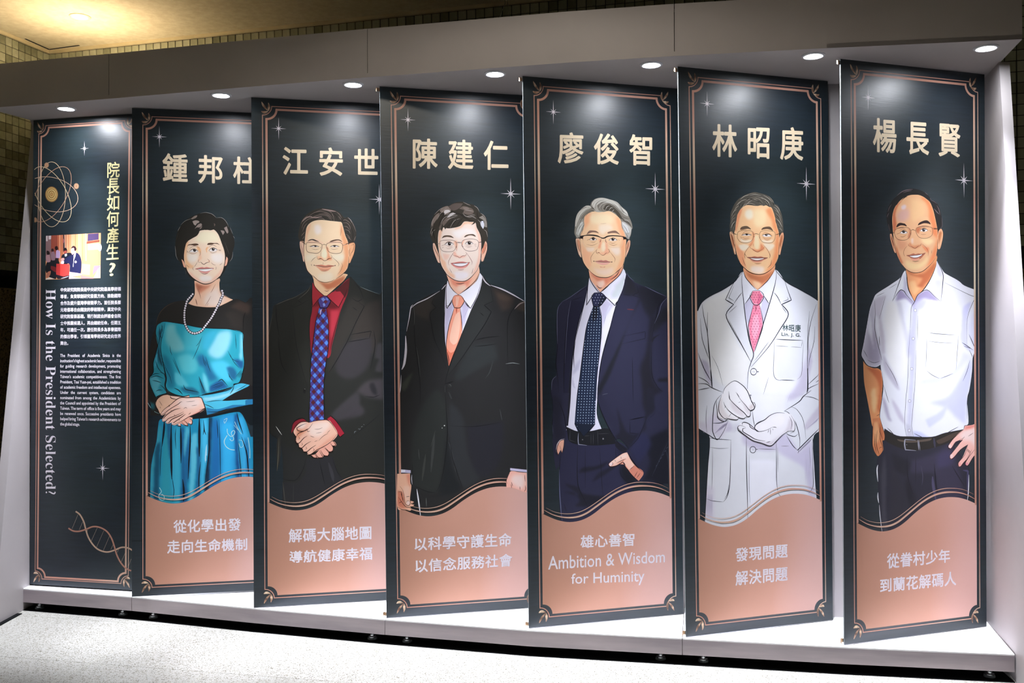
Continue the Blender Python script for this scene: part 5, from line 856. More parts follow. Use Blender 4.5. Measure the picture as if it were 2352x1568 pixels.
    D.s('5a4438', 5, '1320 600 1365 640'); D.s('5a4438', 5, '1328 590 1372 630'); D.e('f9d4ce', 1136, 560, 16, 20); D.e('f9d4ce', 1155, 672, 18, 22); D.e('f2a8a0', 1245, 765, 14, 20); D.e('ea98a0', 1325, 758, 15, 15)
    # head
    D.view(2004, 424, 8)
    D.g('hair')
    D.p('262524', '560 120 460 200 380 270 310 370 270 480 255 580 270 700 300 820 330 900 380 1000 400 1000 1190 980 1240 830 1280 740 1275 620 1250 500 1210 380 1150 310 1080 285 1020 190 920 120 820 85 740 72 660 78')
    D.g('face')
    D.p('eeb088', '320 905 350 900 380 1000 410 1100 432 1255 400 1240 370 1150 330 1030'); D.p('a86040', '335 930 370 990 395 1100 405 1200 370 1100'); D.p('f4bc90', '1220 830 1265 808 1292 860 1298 940 1270 1080 1250 1170 1215 1190 1195 1160 1190 1000'); D.p('c87848', '1225 880 1255 850 1270 900 1240 1020 1210 1100 1205 980')
    D.p('efb98a', '380 500 420 400 500 300 600 225 720 185 830 185 920 215 1000 270 1060 330 1110 450 1140 560 1170 700 1195 850 1195 1000 1190 1180 1160 1340 1080 1450 1000 1530 900 1600 760 1610 640 1570 540 1470 480 1360 435 1230 410 1100 390 1000 370 800 362 620')
    D.p('d67a52', '380 500 420 400 500 310 540 290 460 400 425 520 430 640 440 760 390 900 370 800 362 620'); D.p('ee8e5a', '900 215 1000 270 1060 330 1110 450 1140 560 1170 700 1195 850 1195 1000 1190 1180 1160 1340 1080 1450 980 1540 1060 1360 1120 1200 1180 1000 1100 900 1090 760 1040 600 1030 440 980 330 900 260')
    D.p('e0b0a0', '500 480 620 440 680 500 640 640 520 680 440 600'); D.p('e8d0d0', '530 400 590 365 620 400 590 450 540 450'); D.p('f3c490', '700 260 900 300 960 420 960 560 820 640 760 700 720 600 720 400'); D.p('f0c090', '860 600 1000 600 1030 660 900 680')
    D.p('f9d9a4', '880 1000 1060 990 1120 1040 1040 1110 940 1080'); D.p('e6a47c', '440 960 560 1040 640 1050 620 1130 560 1200 480 1180'); D.p('ee9060', '880 1080 960 1140 1040 1160 1020 1260 960 1200'); D.p('f8d49c', '620 1380 800 1450 940 1400 1000 1300 1010 1400 900 1520 780 1560 660 1540 600 1460'); D.p('cf7850', '430 1100 480 1250 560 1440 520 1440 470 1340 430 1220')
    D.p('c9744e', '640 790 690 830 700 900 670 1000 650 960 680 860'); D.p('d07a50', '810 800 860 780 900 800 860 850 850 900 820 880 800 840'); D.p('e09468', '660 1090 700 1060 740 1120 880 1100 870 1140 780 1170 700 1150'); D.p('f2d2c0', '710 1000 750 980 750 1060 720 1090')
    for w, t in ((11, '500 1400 560 1490 640 1570 760 1620 900 1600 1000 1530 1090 1440 1160 1340'), (7, '400 1040 420 1150 436 1255 470 1340 500 1400'), (7, '1195 1000 1192 1180 1165 1330'), (7, '320 905 325 1000 360 1130 400 1240 432 1258'), (7, '1215 830 1268 805 1298 880 1290 1000 1250 1160 1215 1192 1192 1170'), (6, '340 930 360 1020 400 1130')): D.s('3a2016', w, t)
    for a in ((500, 890, 645, 880, 572, 862, 30, 44), (870, 850, 1020, 840, 940, 832, 30, 46)): D.eye(*a)
    D.h('33201c', '440 785 455 730 500 700 560 708 600 720 630 765 570 750 510 750'); D.h('33201c', '832 745 860 700 930 665 1000 655 1050 690 1065 728 1010 712 940 710 880 730')
    D.h('c07055', '622 1300 690 1285 750 1262 790 1275 840 1262 900 1270 975 1250 930 1310 880 1360 800 1385 740 1380 680 1330'); D.h('f4f0ee', '678 1305 790 1295 905 1278 880 1312 820 1335 750 1338'); D.h('e8a084', '700 1350 780 1362 860 1345 840 1380 780 1395 730 1385'); D.s('2a120e', 9, '622 1298 680 1305 790 1295 880 1282 975 1252'); D.s('4a201a', 7, '670 1310 740 1342 820 1342 900 1300 960 1265'); D.s('4a2018', 9, '730 1402 790 1410 860 1396')
    for w, t in ((10, '690 1135 720 1140 770 1168 800 1160 840 1130 860 1120'), (7, '655 1090 665 1120 690 1135'), (7, '890 1080 885 1110 860 1125'), (6, '640 1120 580 1200 575 1280 595 1320'), (6, '900 1080 980 1150 1025 1230 1020 1310'), (5, '880 905 930 915 990 905'), (6, '510 950 560 958 630 920'), (5, '490 850 560 810 640 850'), (5, '870 810 920 780 1000 790'), (5, '440 910 500 890'), (5, '1040 840 1080 860'), (5, '1090 1200 1080 1270'), (6, '450 800 540 780 600 790'), (6, '860 770 940 755 1040 765')): D.s('8a4428', w, t)
    D.g('glasses')
    D.line('4a3424', 6, D.curve('400 880 420 820 500 795 600 785 670 800 705 860 690 940 640 1000 560 1022 470 1005 420 950 400 880', 40)); D.line('5a3a28', 6, D.curve('795 830 820 790 900 770 1000 770 1090 790 1105 860 1090 930 1020 975 930 985 850 960 805 890 795 830', 40))
    D.s('5a3a28', 8, '700 850 740 825 795 850'); D.s('2a1c18', 11, '400 885 330 882'); D.s('4a2a20', 16, '1120 812 1200 815'); D.s('e89468', 6, '1130 820 1190 820'); D.s('5a3a28', 8, '1095 800 1200 800'); D.s('5a3a28', 6, '690 870 700 930')
    D.g('hair')
    D.p('262524', '440 380 500 300 600 220 700 190 790 185 860 190 940 220 1040 290 1060 240 940 150 740 110 560 150 440 250'); D.p('262524', '1040 290 1100 360 1140 500 1150 600 1175 700 1200 860 1240 800 1250 600 1200 420 1120 310')
    for w, t in ((14, '450 200 540 130 640 95 740 85'), (10, '560 150 640 120 720 110'), (8, '960 140 1020 190'), (14, '1130 440 1180 500 1220 540'), (10, '1180 380 1220 460 1240 560'), (8, '280 500 310 420 350 360'), (8, '265 600 280 560 300 520'), (6, '1070 290 1130 310 1180 350'), (6, '1270 600 1280 740 1265 790'), (6, '1050 240 1080 290'), (6, '290 720 320 860'), (6, '1260 780 1240 820')): D.s('7c6c70', w, t)
    for t in ('860 190 800 150 700 170', '530 290 600 230 640 220', '1140 560 1170 640 1180 720', '320 560 340 700 350 840'): D.s('151515', 12, t)
# ---------------------------------------------------------------- materials
def ink_material():
    m, nt, b = new_mat('printed_ink')
    at = nt.nodes.new('ShaderNodeAttribute'); at.attribute_name = 'ink'
    tc = nt.nodes.new('ShaderNodeTexCoord'); n = nt.nodes.new('ShaderNodeTexNoise'); n.inputs['Scale'].default_value = 9; n.inputs['Detail'].default_value = 6
    r = nt.nodes.new('ShaderNodeMapRange'); r.inputs['To Min'].default_value = .93; r.inputs['To Max'].default_value = 1.05
    mx = nt.nodes.new('ShaderNodeVectorMath'); mx.operation = 'SCALE'
    L = nt.links.new
    L(tc.outputs['Object'], n.inputs['Vector']); L(n.outputs['Fac'], r.inputs['Value']); L(at.outputs['Color'], mx.inputs[0]); L(r.outputs[0], mx.inputs['Scale']); L(mx.outputs[0], b.inputs['Base Color'])
    b.inputs['Roughness'].default_value = .42; b.inputs['Specular IOR Level'].default_value = .45
    return m
M_INK = ink_material()
def sheet_material():
    m, nt, b = new_mat('printed_banner_cloth')
    tc = nt.nodes.new('ShaderNodeTexCoord'); mp = nt.nodes.new('ShaderNodeMapping'); mp.inputs['Scale'].default_value = (2.2, 1, 26)
    n = nt.nodes.new('ShaderNodeTexNoise'); n.inputs['Scale'].default_value = 3; n.inputs['Detail'].default_value = 6
    r = nt.nodes.new('ShaderNodeValToRGB'); e = r.color_ramp.elements; e[0].position = .32; e[1].position = .68
    e[0].color = (*[x * INKK for x in hexlin('161f28')], 1); e[1].color = (*[x * INKK for x in hexlin('1d2833')], 1)
    n2 = nt.nodes.new('ShaderNodeTexNoise'); n2.inputs['Scale'].default_value = 1.3; n2.inputs['Detail'].default_value = 2
    r2 = nt.nodes.new('ShaderNodeValToRGB'); e = r2.color_ramp.elements; e[0].position = .4; e[1].position = .62; e[0].color = (0, .0, .0, 1); e[1].color = (.009, .015, .010, 1)
    ad = nt.nodes.new('ShaderNodeVectorMath'); ad.operation = 'ADD'
    L = nt.links.new
    L(tc.outputs['Object'], mp.inputs[0]); L(mp.outputs[0], n.inputs['Vector']); L(n.outputs['Fac'], r.inputs[0]); L(tc.outputs['Object'], n2.inputs['Vector']); L(n2.outputs['Fac'], r2.inputs[0])
    L(r.outputs[0], ad.inputs[0]); L(r2.outputs[0], ad.inputs[1]); L(ad.outputs[0], b.inputs['Base Color'])
    b.inputs['Roughness'].default_value = .39; b.inputs['Specular IOR Level'].default_value = .7
    mp2 = nt.nodes.new('ShaderNodeMapping'); mp2.inputs['Scale'].default_value = (3, 1, 30); n3 = nt.nodes.new('ShaderNodeTexNoise'); n3.inputs['Scale'].default_value = 6; n3.inputs['Detail'].default_value = 5
    bp = nt.nodes.new('ShaderNodeBump'); bp.inputs['Strength'].default_value = .12; bp.inputs['Distance'].default_value = .002
    L(tc.outputs['Object'], mp2.inputs[0]); L(mp2.outputs[0], n3.inputs['Vector']); L(n3.outputs['Fac'], bp.inputs['Height']); L(bp.outputs[0], b.inputs['Normal'])
    return m
M_SHEET = sheet_material()
def foil(name, cols, scale, stretch, rough):
    m, nt, b = new_mat(name)
    tc = nt.nodes.new('ShaderNodeTexCoord'); mp = nt.nodes.new('ShaderNodeMapping'); mp.inputs['Scale'].default_value = stretch
    n = nt.nodes.new('ShaderNodeTexNoise'); n.inputs['Scale'].default_value = scale; n.inputs['Detail'].default_value = 1.5
    r = nt.nodes.new('ShaderNodeValToRGB'); el = r.color_ramp.elements
    for i, c in enumerate(cols):
        p = .3 + .4 * i / (len(cols) - 1); e = el[i] if i < 2 else el.new(p); e.position = p
    for i, c in enumerate(cols): el[i].color = (*[x * INKK for x in hexlin(c)], 1)
    L = nt.links.new
    L(tc.outputs['Object'], mp.inputs[0]); L(mp.outputs[0], n.inputs['Vector']); L(n.outputs['Fac'], r.inputs[0]); L(r.outputs[0], b.inputs['Base Color'])
    b.inputs['Roughness'].default_value = rough; b.inputs['Specular IOR Level'].default_value = .4
    return m
M_LINE = foil('printed_rose_gold', ('b07660', 'd09c88', 'ead8ba'), 1.6, (1, 1, 1), .4)
M_LEAF = foil('printed_bronze_leaf', ('5a4032', 'b08a70', 'f0d8b8'), 34, (1, 1, 1), .4)
M_COPPER = foil('printed_copper_panel', ('bd8872', 'cc9988', 'dcaea2'), 1.1, (1.2, 1, .8), .45)
def copper():
    m = foil('printed_copper_panel', ('ba866e', 'ce9a86', 'e4b8ae'), 1.1, (1.2, 1, .8), .45); nt = m.node_tree; L = nt.links.new
    n = next(k for k in nt.nodes if k.type == 'TEX_NOISE'); r = next(k for k in nt.nodes if k.type == 'VALTORGB'); tc = next(k for k in nt.nodes if k.type == 'TEX_COORD')
    sx = nt.nodes.new('ShaderNodeSeparateXYZ'); ma = nt.nodes.new('ShaderNodeMath'); ma.operation = 'MULTIPLY_ADD'; ma.inputs[1].default_value = .42; mb = nt.nodes.new('ShaderNodeMath'); mb.operation = 'MULTIPLY_ADD'; mb.inputs[1].default_value = .7
    L(tc.outputs['Object'], sx.inputs[0]); L(sx.outputs[0], ma.inputs[0]); L(n.outputs['Fac'], mb.inputs[0]); mb.inputs[2].default_value = -.02; L(mb.outputs[0], ma.inputs[2]); L(ma.outputs[0], r.inputs[0]); return m
M_COPPER = copper()
M_EDGE = mat('banner_board_edge', '7c8486', '90989a', .5, 20, bmp=0)
M_CREAM = mat('printed_cream_lettering', 'e6d0b0', 'f0e0c4', .4, 3, bmp=0)
M_GOLD = mat('printed_gold_lettering', 'd8c888', 'f0e6ae', .4, 5, bmp=0)
M_WHITE = mat('printed_white_lettering', 'e9e1ea', 'f3edf4', .42, 5, bmp=0)
M_BOOTH = mat('painted_booth_board', 'b0aaaa', 'b8b2b2', .55, 2.5, bmp=.05, bs=90, spec=.35)
M_FRONT = mat('brushed_laminate_front', 'a0969c', 'c2b6ba', .42, 1.4, bmp=.08, bs=40, spec=.4, stretch=(1, 1, 9))
M_TOP = mat('white_platform_top', 'f0f0f2', 'fafafa', .35, 6, bmp=.02)
M_CHROME = mat('brushed_steel_foot', 'b0b4b8', 'd0d2d4', .25, 30, metal=1, bmp=0)
M_RUBBER = mat('grey_rubber_pad', '4e5658', '626a6c', .6, 30, bmp=.1)
M_COPCLIP = mat('copper_clip', 'b08a6c', 'd0b090', .3, 30, metal=1, bmp=0)
M_TRIM = mat('downlight_trim', 'c8c8ce', 'dedee4', .35, 20, bmp=0)
M_CEIL = mat('painted_textured_ceiling', 'd2c8aa', 'ded6ba', .75, 30, bmp=.5, bs=220, spec=.2)
M_GROUT = mat('dark_tile_grout', '2e2a22', '3a362c', .85, 30, bmp=.2)
M_TILE = [mat('olive_mosaic_tile', c1, c2, .38, 25, bmp=.12, bs=80) for c1, c2 in (('8e9076', 'a2a48a'), ('9ea088', 'b4b69c'), ('72745c', '888a70'), ('94967a', 'a8aa8e'))]
M_JOINT = mat('pale_floor_joint', 'd0ccba', 'dedac8', .7, 20, bmp=0)
M_SHADE = mat('matt_black_floor_shade', '08090a', '0e0f10', .9, 20, bmp=0, spec=.1)  # black that stands in for the shade beneath the platform
M_DARK = mat('black_dado_band', '0c0e10', '14161a', .3, 10, bmp=0)
M_GAP = mat('dark_gap', '0a0a08', '12110e', .9, 10, bmp=0)
M_CORNICE = mat('ceiling_cornice_paint', 'c8ba94', 'd4c8a4', .6, 10, bmp=.05)
def emis(name, col, s):
    m = bpy.data.materials.new(name); m.use_nodes = True; nt = m.node_tree; nt.nodes.clear()
    e = nt.nodes.new('ShaderNodeEmission'); o = nt.nodes.new('ShaderNodeOutputMaterial'); e.inputs[0].default_value = (*col, 1); e.inputs[1].default_value = s
    nt.links.new(e.outputs[0], o.inputs[0]); return m
M_LED = emis('cool_led_lens', (.9, .93, 1.0), LED_S)
M_WLED = emis('warm_led_lens', (1.0, .93, .78), 14)
def stone(name, base, specks, rough, scale):
    m, nt, b = new_mat(name)
    tc = nt.nodes.new('ShaderNodeTexCoord'); v = nt.nodes.new('ShaderNodeTexVoronoi'); v.inputs['Scale'].default_value = scale
    r = nt.nodes.new('ShaderNodeValToRGB'); el = r.color_ramp.elements; el[0].position = 0; el[0].color = (*hexlin(specks[0]), 1); el[1].position = 1; el[1].color = (*hexlin(base[1]), 1)
    for p, c in ((.13, specks[1]), (.22, base[0]), (.7, base[1])): e = el.new(p); e.color = (*hexlin(c), 1)
    n = nt.nodes.new('ShaderNodeTexNoise'); n.inputs['Scale'].default_value = 3; mr = nt.nodes.new('ShaderNodeMapRange'); mr.inputs['To Min'].default_value = .85; mr.inputs['To Max'].default_value = 1.1
    mx = nt.nodes.new('ShaderNodeVectorMath'); mx.operation = 'SCALE'; sp_ = nt.nodes.new('ShaderNodeSeparateColor')
    L = nt.links.new
    L(tc.outputs['Object'], v.inputs['Vector']); L(v.outputs['Color'], sp_.inputs[0]); L(sp_.outputs[0], r.inputs[0]); L(tc.outputs['Object'], n.inputs['Vector']); L(n.outputs['Fac'], mr.inputs['Value']); L(r.outputs[0], mx.inputs[0]); L(mr.outputs[0], mx.inputs['Scale']); L(mx.outputs[0], b.inputs['Base Color'])
    b.inputs['Roughness'].default_value = rough
    return m
M_TERR = stone('speckled_terrazzo', ('939289', 'a2a19a'), ('4a463a', '726e5c'), .45, 260)
M_GRAN = stone('speckled_brown_granite', ('7a6c50', '9a8a66'), ('2c261c', '54492f'), .4, 130)

# ---------------------------------------------------------------- room: floor slabs, walls, ceiling
TH = math.radians(-12.0); cT, sT = math.cos(TH), math.sin(TH)
fl = link('floor', [(-7, -3, -.0008), (8, -3, -.0008), (8, 8, -.0008), (-7, 8, -.0008)], [(0, 1, 2, 3)], M_JOINT); tag(fl, kind='structure')
SL = .597
e1_, e2_ = Vector((cT, sT)), Vector((-sT, cT))
A0 = e1_ * Vector((-1.835, 4.80)).dot(e1_) + e2_ * Vector((-2.3, 4.38)).dot(e2_)
def fgrid(i, j): return (A0.x + cT * i * SL - sT * j * SL, A0.y + sT * i * SL + cT * j * SL)
slab_me = None
for i in range(-4, 9):
    for j in range(-6, 4):
        x, y = fgrid(i, j)
        if slab_me is None:
            g = .0011; mb = MB().box(g, SL - g, g, SL - g, -.02, 0)
            s_ = mb.build('floor_slab', M_TERR, fl); slab_me = s_.data
        else:
            s_ = bpy.data.objects.new('floor_slab', slab_me); COL.objects.link(s_); s_.parent = fl
        s_.location = (x, y, 0); s_.rotation_euler = (0, 0, TH)
def v2(x, y): return Vector((x, y, 0))
CL = v2(-2.976, 6.02); WR = v2(.294, 5.10)
wd = (WR - CL).normalized(); wn = Vector((wd.y, -wd.x, 0))          # towards the viewer
if wn.y > 0: wn = -wn
ld = (v2(-3.074, 5.62) - CL).normalized(); ln = Vector((-ld.y, ld.x, 0))
if ln.x < 0: ln = -ln
def slabwall(name, p, d, n, length, z0, z1, th, m, parent=None, off=0.0):
    a = p + n * off; b = a + d * length; c = -n * th
    bm = [(q.x, q.y, z0) for q in (a, b, b + c, a + c)]; tm = [(q.x, q.y, z1) for q in (a, b, b + c, a + c)]
    return MB().hexa(bm, tm).build(name, m, parent)
wb = slabwall('wall_back', CL - wd * .2, wd, wn, 9.5, 0, CEIL + .05, .1, M_GROUT); tag(wb, kind='structure')
wl = slabwall('wall_left', CL - ld * .2, ld, ln, 6.0, 0, CEIL + .05, .1, M_GROUT); tag(wl, kind='structure')
TP = .0525
tile_cache = {}
def tiles(parent, p, d, n, cols, rows, ztop, c0=0):
    for i in range(c0, c0 + cols):
        for j in range(rows):
            k = random.choice((0, 0, 1, 1, 2, 3)); q = p + d * (i * TP + .002) + n * .0; z = ztop - (j + 1) * TP
            key = (parent.name, k)
            if key not in tile_cache:
                w = TP - .004; a = d * w; e = n * .004; bv = d * .0015
                mb = MB().hexa([(0, 0, 0), tuple(a), tuple(a + e - bv), tuple(e + bv)], [(0, 0, w), (a.x, a.y, w), (*(a + e - bv).xy, w), (*(e + bv).xy, w)])
                tile_cache[key] = link('wall_tile', mb.v, mb.f, M_TILE[k], parent); o = tile_cache[key]
            else:
                o = bpy.data.objects.new('wall_tile', tile_cache[key].data); COL.objects.link(o); o.parent = parent
            o.location = (q.x, q.y, z + .002)
ZT = CEIL - .019
tiles(wb, CL, wd, wn, 82, 2, ZT)
cr_ = int(5.42 / TP); zr = lambda j: ZT - (j + 1) * TP
j0 = next(j for j in range(40) if zr(j) + TP / 2 < 2.80); tiles(wb, CL, wd, wn, 6, 14, ZT - j0 * TP, cr_)
tiles(wl, CL, ld, ln, 9, 27, ZT)
# rest of the tiled surface, where single tiles are too small or hidden: one thin joined sheet of tiles
def tilefield(name, parent, p, d, n, c0, c1, r0, r1, ztop, skip):
    v = []; f = []; fm = []
    for i in range(c0, c1):
        for j in range(r0, r1):
            if skip(i, j): continue
            q = p + d * (i * TP + .002) + n * .004; w = TP - .004; z = ztop - (j + 1) * TP + .002; b = len(v); a = d * w
            v += [(q.x, q.y, z), (q.x + a.x, q.y + a.y, z), (q.x + a.x, q.y + a.y, z + w), (q.x, q.y, z + w)]; f.append((b, b + 1, b + 2, b + 3)); fm.append(random.choice((0, 0, 1, 1, 2, 3)))
    o = link(name, v, f, None, parent, mats=M_TILE, fm=fm); tag(o, kind='stuff')
def inright(i, j): return cr_ <= i < cr_ + 6 and j0 <= j < j0 + 14
tilefield('tile_field', wb, CL, wd, wn, 0, 175, 2, 27, ZT, inright)
tilefield('tile_field', wl, CL, ld, ln, 9, 105, 0, 27, ZT, lambda i, j: False)
ZB = 1.885
for w_, p, d, n, L_ in ((wb, CL, wd, wn, 9.2), (wl, CL, ld, ln, 5.7)):
    slabwall('dado_band', p, d, n, L_, ZB - .075, ZB, .01, M_DARK, w_, .012)
    k = 0; x = 0
    while x < L_:                                                   # granite dado slabs
        slabwall('granite_slab', p + d * (x + .002), d, n, .896, 0.002, ZB - .077, .012, M_GRAN, w_, .012); x += .9
ce = link('ceiling', [(-7, -3, CEIL), (-7, 8, CEIL), (8, 8, CEIL), (8, -3, CEIL), (-7, -3, CEIL + .1), (-7, 8, CEIL + .1), (8, 8, CEIL + .1), (8, -3, CEIL + .1)], [(3, 2, 1, 0), (4, 5, 6, 7)], M_CEIL); tag(ce, kind='structure')
slabwall('trim_1', CL, wd, wn, 9.2, CEIL - .018, CEIL, .018, M_CORNICE, None, .021)['kind'] = 'structure'
slabwall('trim_2', CL, ld, ln, 5.7, CEIL - .018, CEIL, .018, M_CORNICE, None, .021)['kind'] = 'structure'
# shadow gap of an access hatch in the ceiling corner
def seg(name, a, b, w, z0, z1, m, parent=None):
    d = (b - a).normalized(); n = Vector((-d.y, d.x, 0)) * w / 2
    return MB().hexa([(*(a - n).xy, z0), (*(b - n).xy, z0), (*(b + n).xy, z0), (*(a + n).xy, z0)], [(*(a - n).xy, z1), (*(b - n).xy, z1), (*(b + n).xy, z1), (*(a + n).xy, z1)]).build(name, m, parent)
g1, g2, g3 = on_z(58, 89, CEIL), on_z(113, 113.5, CEIL), on_z(182, 104, CEIL)
seg('hatch_gap', g1, g2, .012, CEIL - .0015, CEIL, M_GAP, ce); seg('hatch_gap', g2, g3, .012, CEIL - .0015, CEIL, M_GAP, ce)
for i, (a, b) in enumerate(((v2(-6.8, -2.9), v2(7.8, -2.9)),)):
    w_ = slabwall('wall_front', a, Vector((1, 0, 0)), Vector((0, 1, 0)), 14.6, 0, CEIL + .05, .1, M_BOOTH); w_['kind'] = 'structure'
w_ = slabwall('wall_right', v2(7.9, -2.9), Vector((0, 1, 0)), Vector((-1, 0, 0)), 10.5, 0, CEIL + .05, .1, M_BOOTH); w_['kind'] = 'structure'

# ---------------------------------------------------------------- the display booth
booth = empty('display_booth', (-.25, 4.5, 0), 0, label='long grey display booth with white platform, sloped side panels and deep fascia', cat='display stand')
booth.matrix_world = Matrix.Translation((-.25, 4.5, 0)); BO = Vector((-.25, 4.5, 0))
def bb(mb, name, m, parent=None):
    off = BO if (parent is None) else Vector((0, 0, 0))
    o = link(name, [tuple(Vector(v) - BO) for v in mb.v], mb.f, m, parent or booth)
    return o
pf = [on_z(x, y, PZ) for x, y in ((49, 1351), (302.5, 1370), (582, 1396.5), (884, 1422), (1214.6, 1447), (1567, 1465.5), (1941, 1485.6), (2331, 1502.7))]
back = [v2(-2.74, 5.42), v2(-2.10, 5.33), v2(-1.2, 5.18), v2(.35, 4.87), v2(1.55, 4.57), v2(2.268, 4.495)]
def back_at(x):
    for a, b in zip(back, back[1:]):
        if x <= b.x or b is back[-1]: t = (x - a.x) / (b.x - a.x); return Vector((x, a.y + (b.y - a.y) * t, 0))
spans = ((0, 1), (1, 3), (3, 5), (5, 7))
for a, b in spans:
    fr = [pf[k] for k in range(a, b + 1)]; g = .0012
    fr[0] = fr[0] + Vector((g, 0, 0)); fr[-1] = fr[-1] - Vector((g, 0, 0))
    xs0 = fr[0].x + .10 * (1 if a else -.4); xs1 = fr[-1].x + (.10 if b < 7 else .125)
    br = [back_at(xs1)] + [q for q in reversed(back) if xs0 < q.x < xs1] + [back_at(xs0)]
    poly = [(q.x, q.y) for q in fr + br]
    mod = bb(MB().prism(poly, PZ - .075, PZ - .006), 'platform_module', M_FRONT)
    bb(MB().prism(poly, PZ - .006, PZ), 'platform_top', M_TOP, mod)
feet_px = [(90, 1400), (281, 1416), (351, 1424), (853, 1471), (933, 1478), (1514, 1516), (1612, 1522), (2268, 1557)]
for fx, fy in feet_px:
    p = on_z(fx, fy, 0.0); p.z = 0
    q = min(range(len(pf) - 1), key=lambda k: abs((pf[k].x + pf[k + 1].x) / 2 - p.x))
    a, b = pf[q], pf[q + 1]; t = (p.x - a.x) / (b.x - a.x); yf = a.y + (b.y - a.y) * t
    p.y = yf + .055; p.x = (fx - 1176) / FPX * p.y
    ft = bb(MB().lathe([(.021, .012), (.021, .016), (.012, .020), (.012, .026), (.006, .027), (.006, .046)], tuple(p), 20), 'levelling_foot', M_CHROME)
    bb(MB().lathe([(.023, 0), (.024, .004), (.022, .012)], tuple(p), 20), 'rubber_pad', M_RUBBER, ft)
# rear feet that carry the back of the platform
for x in (-2.4, -1.3, -.6, .3, .9, 1.9):
    p = back_at(x) - v2(0, .08); bb(MB().lathe([(.021, 0), (.021, .012), (.008, .02), (.008, .046)], tuple(p), 16), 'levelling_foot', M_CHROME)
# back panels between platform and soffit
for k in range(len(back) - 1):
    a, b = back[k], back[k + 1]; g = (b - a).normalized() * .001
    mb = MB().hexa([(*(a + g).xy, PZ - .07), (*(b - g).xy, PZ - .07), (b.x, b.y + .02, PZ - .07), (a.x, a.y + .02, PZ - .07)], [(*(a + g).xy, SOF), (*(b - g).xy, SOF), (b.x, b.y + .02, SOF), (a.x, a.y + .02, SOF)])
    bb(mb, 'back_panel', M_BOOTH)
# canopy: soffit board and fascia boards
ff = [on_z(x, y, SOF) for x, y in ((-31, 248.4), (250, 226.8), (600, 197), (844, 177.5), (1300, 144), (1549, 128.6), (1900, 110.5), (2348, 90))]
sl = on_z(77, 275.5, SOF)
sp_poly = [(q.x, q.y) for q in ff] + [(2.275, 4.50)] + [(q.x, q.y + .005) for q in reversed(back[1:-1])] + [(-2.78, 5.445), (sl.x - .02, sl.y)]
bb(MB().prism(sp_poly, SOF, SOF + .02), 'soffit_board', M_BOOTH)
FT = 2.95
for a, b in ((0, 1), (1, 3), (3, 5), (5, 7)):
    pts = [ff[k] for k in range(a, b + 1)]; g = .0015
    pts[0] = pts[0] + Vector((g, 0, 0)); pts[-1] = pts[-1] - Vector((g if b < 7 else 0, 0, 0))
    n = Vector((.2, .98, 0)) * .02
    poly = [(q.x, q.y) for q in pts] + [(q.x + n.x, q.y + n.y) for q in reversed(pts)]
    bb(MB().prism(poly, SOF + .0002, FT), 'fascia_board', M_BOOTH)
bb(MB().prism([(sl.x, sl.y), (sl.x, sl.y + .02), (ff[0].x + .02, ff[0].y + .05), (ff[0].x, ff[0].y + .02)], SOF + .02, FT), 'end_board', M_BOOTH)
bb(MB().prism([(ff[-1].x, ff[-1].y), (2.275, 4.50), (2.255, 4.50), (ff[-1].x - .02, ff[-1].y + .02)], SOF + .02, FT), 'end_board', M_BOOTH)
wy = lambda x: 5.10 + (.294 - x) * .281
rf = [(q.x, q.y + .021) for q in ff[:-1]] + [(2.125, 3.99), (2.25, wy(2.25) - .05), (-2.84, wy(-2.84) - .05)]
bb(MB().prism(rf, FT - .03, FT - .015), 'light_block_board', M_BOOTH)  # unseen board, added to keep the ceiling lamp's light off the lower wall
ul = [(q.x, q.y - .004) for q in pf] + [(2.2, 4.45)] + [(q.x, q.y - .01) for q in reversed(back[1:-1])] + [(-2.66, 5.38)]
bb(MB().prism(ul, .0003, .002), 'floor_shade_sheet', M_SHADE); bb(MB().box(-2.70, -2.672, 4.85, 5.10, .0003, .004), 'floor_shade_sheet', M_SHADE)  # black sheets added to paint the shade under the platform and left panel
def gusset(xf, prof, th):
    """side panel: prof = (y, z) outline, xf(y) gives the inner face, th its thickness outwards"""
    n = len(prof); V = [(xf(y), y, z) for y, z in prof] + [(xf(y) + th, y, z) for y, z in prof]
    F = [tuple(range(n)), tuple(range(2 * n - 1, n - 1, -1))] + [(k, n + k, n + (k + 1) % n, (k + 1) % n) for k in range(n)]
    mb = MB(); mb.v = V; mb.f = F; return bb(mb, 'side_panel', M_BOOTH)
gusset(lambda y: -2.702, [(5.42, .002), (4.87, .002), (5.36, SOF - .001), (5.42, SOF - .001)], -.045)
gusset(lambda y: 2.143 + .247 * (y - 3.98), [(4.495, .002), (3.72, .002), (4.215, SOF - .001), (4.495, SOF - .001)], .047)

